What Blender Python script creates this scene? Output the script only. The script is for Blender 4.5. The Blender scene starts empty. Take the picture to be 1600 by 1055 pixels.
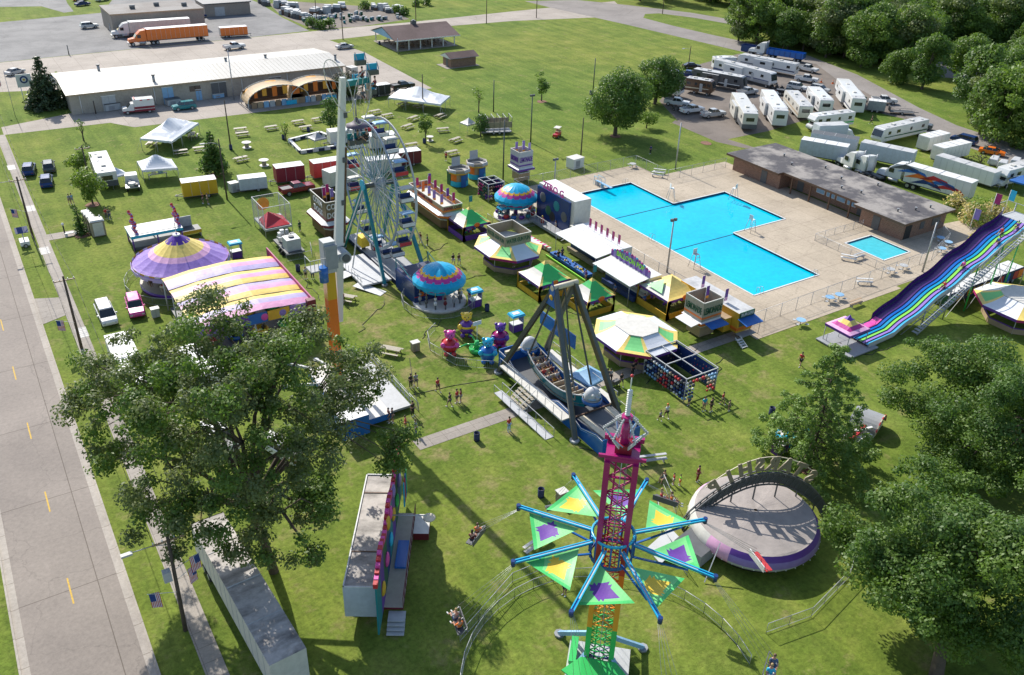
import bpy, math, random
import numpy as np
from mathutils import Vector, Matrix
rnd = random.Random(7)
C = bpy.context.scene.collection
S = bpy.context.scene
R = math.radians
# ---------------- camera ----------------
# ground frame: X along the cross street, Y along the main road, metres, camera 52 m above the origin
FPX, PIT, ROLL, YAW, H = 1350., R(30.397), R(1.948), R(-33.4), 52.
def _axes():
    cp, sp = math.cos(PIT), math.sin(PIT)
    F = (0, cp, -sp); U = (0, sp, cp); cr, sr = math.cos(ROLL), math.sin(ROLL)
    R2 = [(1, 0, 0)[i]*cr+U[i]*sr for i in range(3)]; U2 = [-(1, 0, 0)[i]*sr+U[i]*cr for i in range(3)]
    cy, sy = math.cos(YAW), math.sin(YAW)
    f = lambda v: Vector((v[0]*cy-v[1]*sy, v[0]*sy+v[1]*cy, v[2]))
    return f(F), f(R2), f(U2)
CF, CR, CU = _axes()
cam = bpy.data.objects.new('camera', bpy.data.cameras.new('camera')); C.objects.link(cam)
cam.data.lens = 36*FPX/1600; cam.data.sensor_width = 36; cam.data.clip_end = 3000; cam.data.clip_start = .5
m4 = Matrix((CR, CU, -CF)).transposed().to_4x4(); m4.translation = (0, 0, H); cam.matrix_world = m4
S.camera = cam
# ---------------- light ----------------
SUN_EL, SUN_ROT = R(39), R(0)
w = bpy.data.worlds.new('World'); S.world = w; w.use_nodes = True
sky = w.node_tree.nodes.new('ShaderNodeTexSky'); sky.sky_type = 'NISHITA'; sky.sun_disc = False
sky.sun_elevation = SUN_EL; sky.sun_rotation = SUN_ROT
bg = w.node_tree.nodes['Background']; bg.inputs[1].default_value = .145
w.node_tree.links.new(sky.outputs[0], bg.inputs[0])
sl = bpy.data.lights.new('sun', 'SUN'); sl.energy = 4.7; sl.angle = R(.5); sl.color = (1, .95, .87)
so = bpy.data.objects.new('sun', sl); C.objects.link(so)
so.rotation_euler = Vector((0, -math.cos(SUN_EL), -math.sin(SUN_EL))).to_track_quat('-Z', 'Y').to_euler()
S.view_settings.view_transform = 'Standard'; S.view_settings.look = 'None'; S.view_settings.exposure = 0.38; S.view_settings.gamma = 1
# ---------------- where things stand on the ground ----------------
def G(px, py, z=0.):
    a = (px-800)/FPX; b = (527.5-py)/FPX
    d = CF+CR*a+CU*b; t = (H-z)/-d[2]
    return (d[0]*t, d[1]*t)
def GP(*pts): return [G(*p) for p in pts]
def ang(p, q): return math.atan2(q[1]-p[1], q[0]-p[0])
# ---------------- materials ----------------
PAL = {}
def mat(n, c=(.5, .5, .5), rough=.6, metal=0, var=.12, sc=1.5, bump=0, spec=.5, bsc=None, emis=0):
    if n in PAL: return PAL[n]
    m = bpy.data.materials.new(n); m.use_nodes = True; nt = m.node_tree; N = nt.nodes; L = nt.links
    b = N['Principled BSDF']; b.inputs['Roughness'].default_value = rough; b.inputs['Metallic'].default_value = metal
    b.inputs['Specular IOR Level'].default_value = spec
    tc = N.new('ShaderNodeTexCoord'); no = N.new('ShaderNodeTexNoise'); no.inputs['Scale'].default_value = sc; no.inputs['Detail'].default_value = 5
    no.inputs['Roughness'].default_value = .65
    mr = N.new('ShaderNodeMapRange'); mr.inputs[1].default_value = .3; mr.inputs[2].default_value = .7
    mr.inputs[3].default_value = 1-var; mr.inputs[4].default_value = 1+var*.6
    mx = N.new('ShaderNodeVectorMath'); mx.operation = 'SCALE'; mx.inputs[0].default_value = c
    L.new(tc.outputs['Object'], no.inputs['Vector']); L.new(no.outputs[0], mr.inputs[0]); L.new(mr.outputs[0], mx.inputs['Scale'])
    L.new(mx.outputs[0], b.inputs['Base Color'])
    mr2 = N.new('ShaderNodeMapRange'); mr2.inputs[3].default_value = max(0, rough-.1); mr2.inputs[4].default_value = min(1, rough+.12)
    L.new(no.outputs[0], mr2.inputs[0]); L.new(mr2.outputs[0], b.inputs['Roughness'])
    if bump:
        n2 = N.new('ShaderNodeTexNoise'); n2.inputs['Scale'].default_value = bsc or sc*4; n2.inputs['Detail'].default_value = 3
        L.new(tc.outputs['Object'], n2.inputs['Vector'])
        bu = N.new('ShaderNodeBump'); bu.inputs['Strength'].default_value = bump; bu.inputs['Distance'].default_value = .1
        L.new(n2.outputs[0], bu.inputs['Height']); L.new(bu.outputs[0], b.inputs['Normal'])
    if emis:
        b.inputs['Emission Color'].default_value = (*c, 1); b.inputs['Emission Strength'].default_value = emis
    PAL[n] = m; return m
COL = dict(white=(.68, .68, .66), offwhite=(.6, .58, .52), cream=(.62, .55, .40), grey=(.3, .31, .32), lgrey=(.45, .46, .46), dgrey=(.1, .105, .11),
    black=(.02, .02, .022), red=(.5, .03, .035), dred=(.22, .015, .03), orange=(.75, .17, .02), lorange=(.8, .35, .04), yellow=(.8, .55, .04), gold=(.65, .38, .03),
    green=(.05, .5, .12), lgreen=(.18, .62, .2), dgreen=(.02, .1, .05), teal=(.01, .2, .22), cyan=(.02, .42, .65), blue=(.02, .13, .42), dblue=(.012, .04, .16),
    lblue=(.25, .45, .65), navy=(.015, .025, .08), purple=(.13, .04, .3), lilac=(.42, .3, .55), violet=(.25, .17, .45), pink=(.7, .08, .35), magenta=(.35, .01, .13),
    lpink=(.75, .4, .6), brown=(.13, .07, .04), tan=(.4, .29, .18), wood=(.3, .2, .12), lwood=(.37, .33, .25), pale=(.50, .54, .58), skin=(.5, .28, .19), lime=(.3, .75, .06),  # pale: white trailer sides, the blue-grey of their shadow side put into the colour
    denim=(.06, .1, .2), silver=(.5, .51, .52), brick=(.27, .13, .085), maroon=(.14, .01, .02), hair=(.04, .025, .015), blond=(.35, .24, .1), khaki=(.3, .25, .17))
METAL = {'steel': (.42, .43, .44), 'dsteel': (.11, .12, .115), 'bronze': (.16, .14, .09)}
SHINY = set('red orange blue dblue navy cyan teal magenta green silver'.split())
def mt(n):
    if n in PAL: return PAL[n]
    if n in METAL: return mat(n, METAL[n], .45, .6, .2, 3)
    if n == 'glass': return mat(n, (.02, .025, .03), .08, 0, .2, .7, spec=.8)
    if n == 'rubber': return mat(n, (.02, .02, .02), .8)
    if n == 'tent': return mat(n, (.68, .70, .73), .55, 0, .08, .8, .25, bsc=1.2)
    if n.startswith('v_'): return mat(n, COL[n[2:]], .5, 0, .1, .7, .22, bsc=1.5)      # vinyl canopy cloth
    if n.startswith('p_'): return mat(n, COL[n[2:]], .22, 0, .05, .8, spec=.6)     # gloss paint
    return mat(n, COL[n], .55, 0, .14, 1.6)
# ---------------- mesh collector ----------------
class M:
    def __init__(s): s.v = []; s.f = []; s.m = []; s.n = []; s.sm = []; s.X = None
    def _mi(s, m):
        if m not in s.n: s.n.append(m)
        return s.n.index(m)
    def add(s, vs, fs, m, sm=False):
        k = len(s.v)
        if s.X is not None: vs = [tuple(s.X @ Vector(p)) for p in vs]
        s.v += vs; s.f += [[k+i for i in f] for f in fs]; s.sm += [sm]*len(fs)
        s.m += [s._mi(q) for q in m] if isinstance(m, list) else [s._mi(m)]*len(fs)
        return s
    def box(s, x0, x1, y0, y1, z0, z1, m, top=None):
        vs = [(x, y, z) for z in (z0, z1) for x, y in ((x0, y0), (x1, y0), (x1, y1), (x0, y1))]
        return s.add(vs, [(3, 2, 1, 0), (4, 5, 6, 7), (0, 1, 5, 4), (1, 2, 6, 5), (2, 3, 7, 6), (3, 0, 4, 7)], [m, top or m, m, m, m, m])
    def bx(s, x, y, z, sx, sy, sz, m, top=None): return s.box(x-sx/2, x+sx/2, y-sy/2, y+sy/2, z-sz/2, z+sz/2, m, top)
    def cyl(s, a, b, r, m, n=8, r2=None, cap=True, sm=True):
        a = Vector(a); b = Vector(b); d = b-a
        if d.length < 1e-6: return s
        q = d.to_track_quat('Z', 'Y'); r2 = r if r2 is None else r2
        vs = [tuple(p+q @ Vector((rr*math.cos(2*math.pi*i/n), rr*math.sin(2*math.pi*i/n), 0))) for p, rr in ((a, r), (b, r2)) for i in range(n)]
        s.add(vs, [(i, (i+1) % n, n+(i+1) % n, n+i) for i in range(n)], m, sm)
        if cap:
            k = len(s.v)-2*n; s.f += [[k+i for i in range(n-1, -1, -1)], [k+n+i for i in range(n)]]; s.m += [s._mi(m)]*2; s.sm += [False]*2
        return s
    def bar(s, a, b, w, h, m):
        a = Vector(a); b = Vector(b); d = (b-a).normalized(); u = Vector((0, 0, 1)) if abs(d.z) < .95 else Vector((1, 0, 0))
        x = d.cross(u).normalized()*(w/2); y = x.cross(d).normalized()*(h/2)
        vs = [tuple(p+i*x+j*y) for p in (a, b) for i, j in ((-1, -1), (1, -1), (1, 1), (-1, 1))]
        return s.add(vs, [(0, 1, 2, 3), (7, 6, 5, 4), (0, 4, 5, 1), (1, 5, 6, 2), (2, 6, 7, 3), (3, 7, 4, 0)], m)
    def path(s, pts, r, m, n=6):
        for p, q in zip(pts, pts[1:]): s.cyl(p, q, r, m, n)
        return s
    def poly(s, pts, m, flip=False):
        f = list(range(len(pts))); return s.add([tuple(p) for p in pts], [f[::-1] if flip else f], m)
    def prism(s, pts, z0, z1, m, top=None):
        n = len(pts); ar = sum(pts[i][0]*pts[(i+1) % n][1]-pts[(i+1) % n][0]*pts[i][1] for i in range(n))
        if ar < 0: pts = pts[::-1]
        vs = [(x, y, z0) for x, y in pts]+[(x, y, z1) for x, y in pts]
        return s.add(vs, [list(range(n-1, -1, -1)), list(range(n, 2*n))]+[(i, (i+1) % n, n+(i+1) % n, n+i) for i in range(n)], [m, top or m]+[m]*n)
    def slab(s, pts, t, m):                  # a 3-D polygon given a thickness downwards
        n = len(pts); vs = [tuple(p) for p in pts]+[(p[0], p[1], p[2]-t) for p in pts]
        return s.add(vs, [list(range(n)), list(range(2*n-1, n-1, -1))]+[(i, n+i, n+(i+1) % n, (i+1) % n) for i in range(n)], m)
    def lathe(s, prof, n, m, c=(0, 0), sm=True, ph=0):   # prof [(r,z)], m name or function(ring, segment)
        vs = [(c[0]+r*math.cos(ph+2*math.pi*i/n), c[1]+r*math.sin(ph+2*math.pi*i/n), z) for r, z in prof for i in range(n)]
        fs = []; ms = []
        for k in range(len(prof)-1):
            for i in range(n):
                fs.append((k*n+i, k*n+(i+1) % n, (k+1)*n+(i+1) % n, (k+1)*n+i)); ms.append(m(k, i) if callable(m) else m)
        return s.add(vs, fs, ms, sm)
    def ball(s, c, r, m, sc=(1, 1, 1), n=10, k=6):
        pts = [(math.sin(math.pi*(j+.001)/k*.998), -math.cos(math.pi*j/k)) for j in range(k+1)]
        vs = [(c[0]+r*sc[0]*a*math.cos(2*math.pi*i/n), c[1]+r*sc[1]*a*math.sin(2*math.pi*i/n), c[2]+r*sc[2]*b) for a, b in pts for i in range(n)]
        return s.add(vs, [(j*n+i, j*n+(i+1) % n, (j+1)*n+(i+1) % n, (j+1)*n+i) for j in range(k) for i in range(n)], m, True)
    def hull(s, prof, m, x0=0):              # side profile [(x,z,halfwidth)] closed, mirrored across y
        n = len(prof); vs = [(x, -h, z) for x, z, h in prof]+[(x, h, z) for x, z, h in prof]
        return s.add(vs, [list(range(n)), list(range(2*n-1, n-1, -1))]+[(i, n+i, n+(i+1) % n, (i+1) % n) for i in range(n)], m)
    def build(s, name, parent=None, loc=None, rz=0, bev=0):
        me = bpy.data.meshes.new(name); me.from_pydata(s.v, [], s.f)
        for q in s.n: me.materials.append(mt(q))
        me.polygons.foreach_set('material_index', s.m); me.polygons.foreach_set('use_smooth', s.sm)
        me.update(); o = bpy.data.objects.new(name, me); C.objects.link(o)
        if parent: o.parent = parent
        if loc: o.location = loc
        if rz: o.rotation_euler.z = rz
        if bev:
            b = o.modifiers.new('bevel', 'BEVEL'); b.width = bev; b.segments = 2; b.limit_method = 'ANGLE'
        return o
def tag(o, label=None, cat=None, group=None, kind=None):
    for k, v in (('label', label), ('category', cat), ('group', group), ('kind', kind)):
        if v: o[k] = v
    return o
def T(name, label, cat, x, y, rz=0, group=None, z=0, kind=None):
    o = bpy.data.objects.new(name, None); C.objects.link(o); o.empty_display_size = .2
    o.location = (x, y, z); o.rotation_euler.z = rz
    return tag(o, label, cat, group, kind)
def kids(o): return [c for c in KIDS.get(o.name, [])] if False else [c for c in bpy.data.objects if c.parent == o]
def proto(root):                             # remember the tree of a thing once, so that copying it is cheap
    return (root, [(c, [g for g in kids(c)]) for c in kids(root)])
def dup(pr, x, y, rz=0, label=None, sc=None, z=0, group=None, mats=None):
    root, ch = pr; r = root.copy(); C.objects.link(r); r.location = (x, y, z); r.rotation_euler.z = rz
    if label: r['label'] = label
    if group: r['group'] = group
    if sc: r.scale = sc if isinstance(sc, tuple) else (sc,)*3
    for c, gs in ch:
        k = c.copy(); C.objects.link(k); k.parent = r; recol(k, mats)
        for g in gs:
            q = g.copy(); C.objects.link(q); q.parent = k; recol(q, mats)
    recol(r, mats); return r
def recol(o, mats):
    if not mats or o.type != 'MESH': return
    for sl_ in o.material_slots:
        if sl_.material and sl_.material.name in mats:
            nm = mats[sl_.material.name]; sl_.link = 'OBJECT'; sl_.material = mt(nm)
class Multi:                                 # place copies of one builder: the first call builds, later calls copy
    def __init__(s, f): s.f = f; s.p = None
    def __call__(s, x, y, rz=0, label=None, **k):
        if s.p is None:
            s.r = s.f(); s.p = proto(s.r); s.used = False
        if not s.used and not k.get('mats'):
            s.used = True; r = s.r; r.location = (x, y, k.get('z', 0)); r.rotation_euler.z = rz
            if label: r['label'] = label
            if k.get('group'): r['group'] = k['group']
            if k.get('sc'): r.scale = k['sc'] if isinstance(k['sc'], tuple) else (k['sc'],)*3
            return r
        return dup(s.p, x, y, rz, label, **k)
    def done(s):                             # drop a prototype that was only ever copied
        if s.p and not s.used:
            for c, gs in s.p[1]:
                for g in gs: bpy.data.objects.remove(g)
                bpy.data.objects.remove(c)
            bpy.data.objects.remove(s.p[0])
_tc = {}
def text(s, size, m, parent, loc, rot, ext=.02, name='lettering', fit=None, bold=.018):
    """raised lettering; rot is an Euler; text is centred"""
    k = (s, round(size, 3), ext)
    if k not in _tc:
        cu = bpy.data.curves.new('t', 'FONT'); cu.body = s; cu.size = size; cu.extrude = ext; cu.align_x = 'CENTER'; cu.align_y = 'CENTER'
        cu.resolution_u = 2; cu.offset = size*bold
        o = bpy.data.objects.new('t', cu); C.objects.link(o); bpy.context.view_layer.update()
        me = bpy.data.meshes.new_from_object(o.evaluated_get(bpy.context.evaluated_depsgraph_get()))
        bpy.data.objects.remove(o); bpy.data.curves.remove(cu); _tc[k] = me
    me = _tc[k].copy(); me.materials.clear(); me.materials.append(mt(m))
    o = bpy.data.objects.new(name, me); C.objects.link(o); o.parent = parent; o.location = loc; o.rotation_euler = rot
    if fit:
        wd = max(v.co.x for v in me.vertices)-min(v.co.x for v in me.vertices)
        if wd > fit: o.scale.x = fit/wd
    return o
def seg(p, q, w):                            # ground pixels of the near long edge -> centre, heading, length
    a = G(*p); b = G(*q); h = ang(a, b); L = math.hypot(b[0]-a[0], b[1]-a[1])
    mx, my = (a[0]+b[0])/2, (a[1]+b[1])/2; nx, ny = -math.sin(h), math.cos(h)
    if nx*mx+ny*my < 0: nx, ny = -nx, -ny
    return mx+nx*w/2, my+ny*w/2, h, L
# ---------------- ground materials ----------------
def nodes_mat(n):
    m = bpy.data.materials.new(n); m.use_nodes = True; PAL[n] = m
    return m.node_tree, m.node_tree.nodes, m.node_tree.links, m.node_tree.nodes['Principled BSDF']
def noise(N, L, tc, sc, det=4, out='Object', st=None, rough=.6):
    n = N.new('ShaderNodeTexNoise'); n.inputs['Scale'].default_value = sc; n.inputs['Detail'].default_value = det; n.inputs['Roughness'].default_value = rough
    if st:
        mp = N.new('ShaderNodeMapping'); mp.inputs['Scale'].default_value = st[:3]
        if len(st) > 3: mp.inputs['Rotation'].default_value = (0, 0, st[3])
        L.new(tc.outputs[out], mp.inputs[0]); L.new(mp.outputs[0], n.inputs['Vector'])
    else: L.new(tc.outputs[out], n.inputs['Vector'])
    return n
def ramp(N, L, src, stops):
    r = N.new('ShaderNodeValToRGB'); e = r.color_ramp.elements
    while len(e) < len(stops): e.new(.5)
    for i, (p, c) in enumerate(stops): e[i].position = p; e[i].color = (*c, 1) if len(c) == 3 else c
    L.new(src, r.inputs[0]); return r
def mixc(N, L, a, b, f, mode='MIX'):
    m = N.new('ShaderNodeMix'); m.data_type = 'RGBA'; m.blend_type = mode
    for s_, v in ((m.inputs['A'], a), (m.inputs['B'], b), (m.inputs['Factor'], f)):
        if isinstance(v, (int, float)): s_.default_value = v
        elif isinstance(v, tuple): s_.default_value = (*v, 1)
        else: L.new(v, s_)
    return m.outputs['Result']
nt, N, L, b = nodes_mat('grass'); tc = N.new('ShaderNodeTexCoord'); b.inputs['Roughness'].default_value = .95; b.inputs['Specular IOR Level'].default_value = .15
big = noise(N, L, tc, .022, 5); mid = noise(N, L, tc, .16, 6, rough=.7); fine = noise(N, L, tc, 2.2, 6, rough=.75); stripe = noise(N, L, tc, 1, 3, st=(.55, .05, 1, .35)); dry = noise(N, L, tc, .33, 5, rough=.7)
c1 = ramp(N, L, mid.outputs[0], [(.3, (.084, .13, .018)), (.5, (.128, .176, .029)), (.72, (.19, .218, .05))])
c2 = ramp(N, L, big.outputs[0], [(.35, (.78, .92, .8)), (.65, (1.2, 1.08, 1.1))])
c = mixc(N, L, c1.outputs[0], c2.outputs[0], 1., 'MULTIPLY')
c3 = ramp(N, L, stripe.outputs[0], [(.36, (.9, .92, .88)), (.62, (1.22, 1.16, 1.14))]); c = mixc(N, L, c, c3.outputs[0], 1., 'MULTIPLY')
sxy = N.new('ShaderNodeVectorMath'); sxy.operation = 'DISTANCE'; sxy.inputs[1].default_value = (46, 78, 0); L.new(tc.outputs['Object'], sxy.inputs[0])
mrw = N.new('ShaderNodeMapRange'); mrw.inputs[1].default_value = 12; mrw.inputs[2].default_value = 55; mrw.inputs[3].default_value = .075; mrw.inputs[4].default_value = -.02; L.new(sxy.outputs['Value'], mrw.inputs[0])
adw = N.new('ShaderNodeMath'); L.new(dry.outputs[0], adw.inputs[0]); L.new(mrw.outputs[0], adw.inputs[1])
d1 = ramp(N, L, adw.outputs[0], [(.56, (0, 0, 0)), (.74, (.9, .9, .9))]); c = mixc(N, L, c, (.27, .225, .10), d1.outputs[0])
c4 = ramp(N, L, fine.outputs[0], [(.25, (.5, .5, .5)), (.5, (1, 1, 1)), (.75, (1.45, 1.45, 1.4))]); c = mixc(N, L, c, c4.outputs[0], 1., 'MULTIPLY')
L.new(c, b.inputs['Base Color'])
bu = N.new('ShaderNodeBump'); bu.inputs['Strength'].default_value = .7; bu.inputs['Distance'].default_value = .12; L.new(fine.outputs[0], bu.inputs['Height']); L.new(bu.outputs[0], b.inputs['Normal'])
def paving(n, base, dark, joint=None, jw=.015, crack=.5, stain=.35, rough=.85, jrot=0, streak=None):
    nt, N, L, b = nodes_mat(n); tc = N.new('ShaderNodeTexCoord'); b.inputs['Roughness'].default_value = rough; b.inputs['Specular IOR Level'].default_value = .3
    a = noise(N, L, tc, .11, 6, rough=.65); f = noise(N, L, tc, 3., 6, rough=.8)
    c = ramp(N, L, a.outputs[0], [(.3, dark), (.55, base), (.75, tuple(min(1, x*1.12) for x in base))]).outputs[0]
    c = mixc(N, L, c, ramp(N, L, f.outputs[0], [(.3, (.8, .8, .8)), (.7, (1.15, 1.15, 1.15))]).outputs[0], 1., 'MULTIPLY')
    if stain:
        st = noise(N, L, tc, .5, 4, st=streak); c = mixc(N, L, c, tuple(x*.55 for x in dark), ramp(N, L, st.outputs[0], [(.58, (0, 0, 0)), (.8, (stain,)*3)]).outputs[0])
    if joint:
        br = N.new('ShaderNodeTexBrick'); br.offset = 0; br.inputs['Scale'].default_value = 1; br.inputs['Mortar Size'].default_value = jw
        br.inputs['Brick Width'].default_value = joint[0]; br.inputs['Row Height'].default_value = joint[1]; br.inputs['Mortar Smooth'].default_value = .3
        br.inputs[1].default_value = (1, 1, 1, 1); br.inputs[2].default_value = (.93, .93, .92, 1); br.inputs[3].default_value = (.5, .48, .45, 1)
        wn = noise(N, L, tc, .8, 3); mm = N.new('ShaderNodeMix'); mm.data_type = 'VECTOR'; mm.inputs['Factor'].default_value = .02
        mp = N.new('ShaderNodeMapping'); mp.inputs['Location'].default_value = joint[2] if len(joint) > 2 else (0, 0, 0); L.new(tc.outputs['Object'], mp.inputs[0])
        L.new(mp.outputs[0], mm.inputs[4]); L.new(wn.outputs[1], mm.inputs[5]); L.new(mm.outputs[1], br.inputs[0])
        c = mixc(N, L, c, br.outputs[0], 1., 'MULTIPLY')
    if crack:
        vo = N.new('ShaderNodeTexVoronoi'); vo.feature = 'DISTANCE_TO_EDGE'; vo.inputs['Scale'].default_value = .13
        wn = noise(N, L, tc, .5, 5); mm = N.new('ShaderNodeVectorMath'); mm.operation = 'MULTIPLY_ADD'
        L.new(wn.outputs[1], mm.inputs[0]); mm.inputs[1].default_value = (2.2, 2.2, 0); L.new(tc.outputs['Object'], mm.inputs[2]); L.new(mm.outputs[0], vo.inputs['Vector'])
        c = mixc(N, L, c, ramp(N, L, vo.outputs[0], [(0, (1-crack,)*3), (.006, (1, 1, 1))]).outputs[0], 1., 'MULTIPLY')
    L.new(c, b.inputs['Base Color'])
    bu = N.new('ShaderNodeBump'); bu.inputs['Strength'].default_value = .25; bu.inputs['Distance'].default_value = .03; L.new(f.outputs[0], bu.inputs['Height']); L.new(bu.outputs[0], b.inputs['Normal'])
paving('road_concrete', (.29, .25, .215), (.24, .207, .18), (99, 12, (0, 3, 0)), .04, .2, .2, streak=(1.2, .12, 1))
paving('curb_concrete', (.42, .375, .32), (.33, .29, .25), (99, 3.), .03, 0, .4)
paving('walk_concrete', (.36, .32, .275), (.27, .24, .21), (1.6, 1.5), .02, .2, .3)
paving('drive_concrete', (.40, .35, .30), (.32, .28, .24), (4.5, 4.5), .03, .3, .2)
paving('deck_concrete', (.47, .395, .30), (.37, .31, .235), (4.2, 4.2), .025, .25, .5)
paving('asphalt', (.22, .215, .21), (.13, .13, .13), None, 0, .35, .8, streak=(.3, 1.4, 1))
paving('gravel', (.19, .16, .135), (.12, .10, .085), None, 0, 0, .6)
paving('lane_asphalt', (.26, .235, .215), (.2, .18, .165), None, 0, .35, .4)
paving('pool_floor', (.02, .42, .56), (.015, .36, .50), None, 0, 0, 0)
mat('yellow_line', (.6, .38, .05), .8, var=.3, sc=4)
def sheet(name, pts, z, m, kind='structure'):
    o = M().poly([(x, y, z) for x, y in pts], m); 
    ar = sum(pts[i][0]*pts[(i+1) % len(pts)][1]-pts[(i+1) % len(pts)][0]*pts[i][1] for i in range(len(pts)))
    if ar < 0: o.f[0] = o.f[0][::-1]
    return tag(o.build(name), kind=kind)
def rect(x0, x1, y0, y1): return [(x0, y0), (x1, y0), (x1, y1), (x0, y1)]
def slabz(name, pts, m, z=.06): return tag(M().prism(pts, -.3, z, m).build(name), kind='structure')
# ---------------- the ground ----------------
PX0, PX1, PY0, PY1 = 82.4, 106.6, 67.4, 108.6
POOL = [(82.4, 108.6), (95.1, 108.6), (95.1, 97.5), (106.6, 97.5), (106.6, 83.9), (95.1, 83.9), (95.1, 67.4), (82.4, 67.4)]
KID = [(107.3, 66.0), (113.4, 66.0), (113.4, 72.9), (107.3, 72.9)]
def ground_with_hole(name, outer, holes, z, m):
    # an outer rectangle (x0,x1,y0,y1) cut into a grid that leaves the holes open
    xs = sorted({outer[0], outer[1]}|{p[0] for h in holes for p in h}); ys = sorted({outer[2], outer[3]}|{p[1] for h in holes for p in h})
    xs = [x for x in xs if outer[0] <= x <= outer[1]]; ys = [y for y in ys if outer[2] <= y <= outer[3]]
    def inside(x, y, h):
        c = False; n = len(h)
        for i in range(n):
            (x1, y1), (x2, y2) = h[i], h[(i+1) % n]
            if (y1 > y) != (y2 > y) and x < (x2-x1)*(y-y1)/(y2-y1)+x1: c = not c
        return c
    g = M()
    for a, b_ in zip(xs, xs[1:]):
        for c_, d in zip(ys, ys[1:]):
            if not any(inside((a+b_)/2, (c_+d)/2, h) for h in holes):
                g.poly([(a, c_, z), (b_, c_, z), (b_, d, z), (a, d, z)], m)
    return tag(g.build(name), kind='structure')
ground_with_hole('ground', (-700, 1400, -300, 1600), [POOL, KID], 0, 'grass')
# main road with gutters, curbs and centre line
sheet('road', rect(-5.6, 1.4, -40, 600), .012, 'road_concrete')
for x0, x1 in ((-6.15, -5.6), (1.4, 1.95)): sheet('gutter', rect(x0, x1, -40, 600), .016, 'curb_concrete')
for x0, x1 in ((-6.3, -6.15), (1.95, 2.1)): slabz('curb', rect(x0, x1, -40, 600), 'curb_concrete', .12)
g = M(); d0 = G(115.6, 943.5)[1]
for k in range(-2, 40):
    y = d0+k*12.0; g.poly([(x, yy, .018) for x, yy in rect(-2.06, -1.94, y, y+3.05)], 'yellow_line')
tag(g.build('centre_line'), kind='structure')
slabz('sidewalk', rect(4.75, 6.2, -20, 184.5), 'walk_concrete', .03)
sheet('crossing_walk', GP((53, 467), (95, 465), (107, 491), (65, 508)), .022, 'walk_concrete')
sheet('front_walk', rect(6.2, 13.0, 129.3, 131.6), .022, 'walk_concrete')
sheet('path', rect(29.5, 75.5, 60.2, 61.9), .02, 'walk_concrete')
# service drive, apron and far road
sheet('driveway', GP((6, 211), (172, 192), (210, 199), (250, 194), (400, 176), (602, 150), (675, 138), (570, 82), (512, 62), (495, 62), (85, 95), (98, 150), (112, 177), (2, 199)), .010, 'drive_concrete')
sheet('cross_street', GP((-60, 104), (0, 98), (110, 87), (400, 58), (530, 45), (640, 35), (800, 18), (880, 10), (960, 2), (985, 25), (800, 33), (700, 41), (560, 58), (512, 63), (495, 72), (85, 112), (97, 140), (0, 144), (-60, 148)), .014, 'drive_concrete')
sheet('parking_lot', GP((-60, 40), (0, 35), (160, 20), (180, -6), (372, -8), (405, 5), (442, 28), (483, 48), (400, 57.5), (110, 86.5), (0, 97.5), (-60, 103)), .011, 'asphalt')
sheet('drive', GP((-60, 16), (0, 11), (65, 10), (100, 20), (115, 18), (105, 5), (100, -8), (-60, -8)), .011, 'asphalt')
sheet('curved_road', GP((860, 12), (985, 40), (1010, 46), (1057, 57), (1100, 67), (1155, 80), (1215, 96), (1275, 100), (1312, 128), (1350, 143), (1400, 172), (1418, 184), (1450, 209), (1490, 222), (1540, 240), (1640, 285),
    (1640, 252), (1600, 231), (1495, 196), (1437, 169), (1340, 117), (1250, 82), (1175, 68), (1110, 54), (1050, 40), (1005, 28), (1008, 22), (1030, 21), (1085, 28), (1170, 43), (1230, 62), (1240, 55), (1150, 32), (1080, 20), (980, 8), (900, 0), (820, 2)), .017, 'lane_asphalt')
sheet('woods_lane', GP((1470, 95), (1520, 100), (1545, 118), (1520, 125), (1440, 118)), .012, 'lane_asphalt')
sheet('camper_lot', GP((1030, 158), (1060, 190), (1135, 218), (1200, 205), (1240, 193), (1300, 176), (1345, 170), (1405, 184), (1430, 190), (1400, 168), (1350, 142), (1312, 124), (1275, 99), (1215, 92), (1155, 84), (1095, 100), (1060, 125)), .010, 'gravel')
sheet('lot_walk', GP((1055, 188), (1135, 217), (1180, 231), (1165, 232), (1120, 222), (1050, 192)), .013, 'gravel')
# the pool
DZ = .03
ground_with_hole('pool_deck', (74.2, 101.8, 59.0, 115.4), [POOL], DZ, 'deck_concrete')
o = ground_with_hole('pool_deck', (101.8, 118., 59.8, 106.5), [[(a, b_) for a, b_ in POOL], KID], DZ, 'deck_concrete')
sheet('pool_deck', [(118.0, 59.8), (131.5, 64.5), (133.5, 69.5), (118., 71.5)], DZ-.006, 'deck_concrete')
sheet('pool_deck', rect(101.8, 118, 106.5, 109), DZ-.006, 'deck_concrete')
def basin(pts, dep, wat, m):
    g = M(); n = len(pts)
    g.poly([(x, y, -dep) for x, y in pts[::-1]], 'pool_floor')
    for i in range(n):
        (a, b_), (c_, d) = pts[i], pts[(i+1) % n]
        g.poly([(a, b_, DZ+.002), (c_, d, DZ+.002), (c_, d, -dep), (a, b_, -dep)], 'pool_floor')
    tag(g.build('pool_basin'), kind='structure')
    tag(M().poly([(x, y, -wat) for x, y in pts[::-1]], m).build('water'), kind='structure')
    q = M()
    for i in range(n):
        (a, b_), (c_, d) = pts[i], pts[(i+1) % n]
        q.bar((a, b_, DZ+.03), (c_, d, DZ+.03), .2, .06, 'white'); q.bar((a, b_, -.12), (c_, d, -.12), .06, .2, 'navy')
    tag(q.build('pool_coping'), kind='structure')
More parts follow.
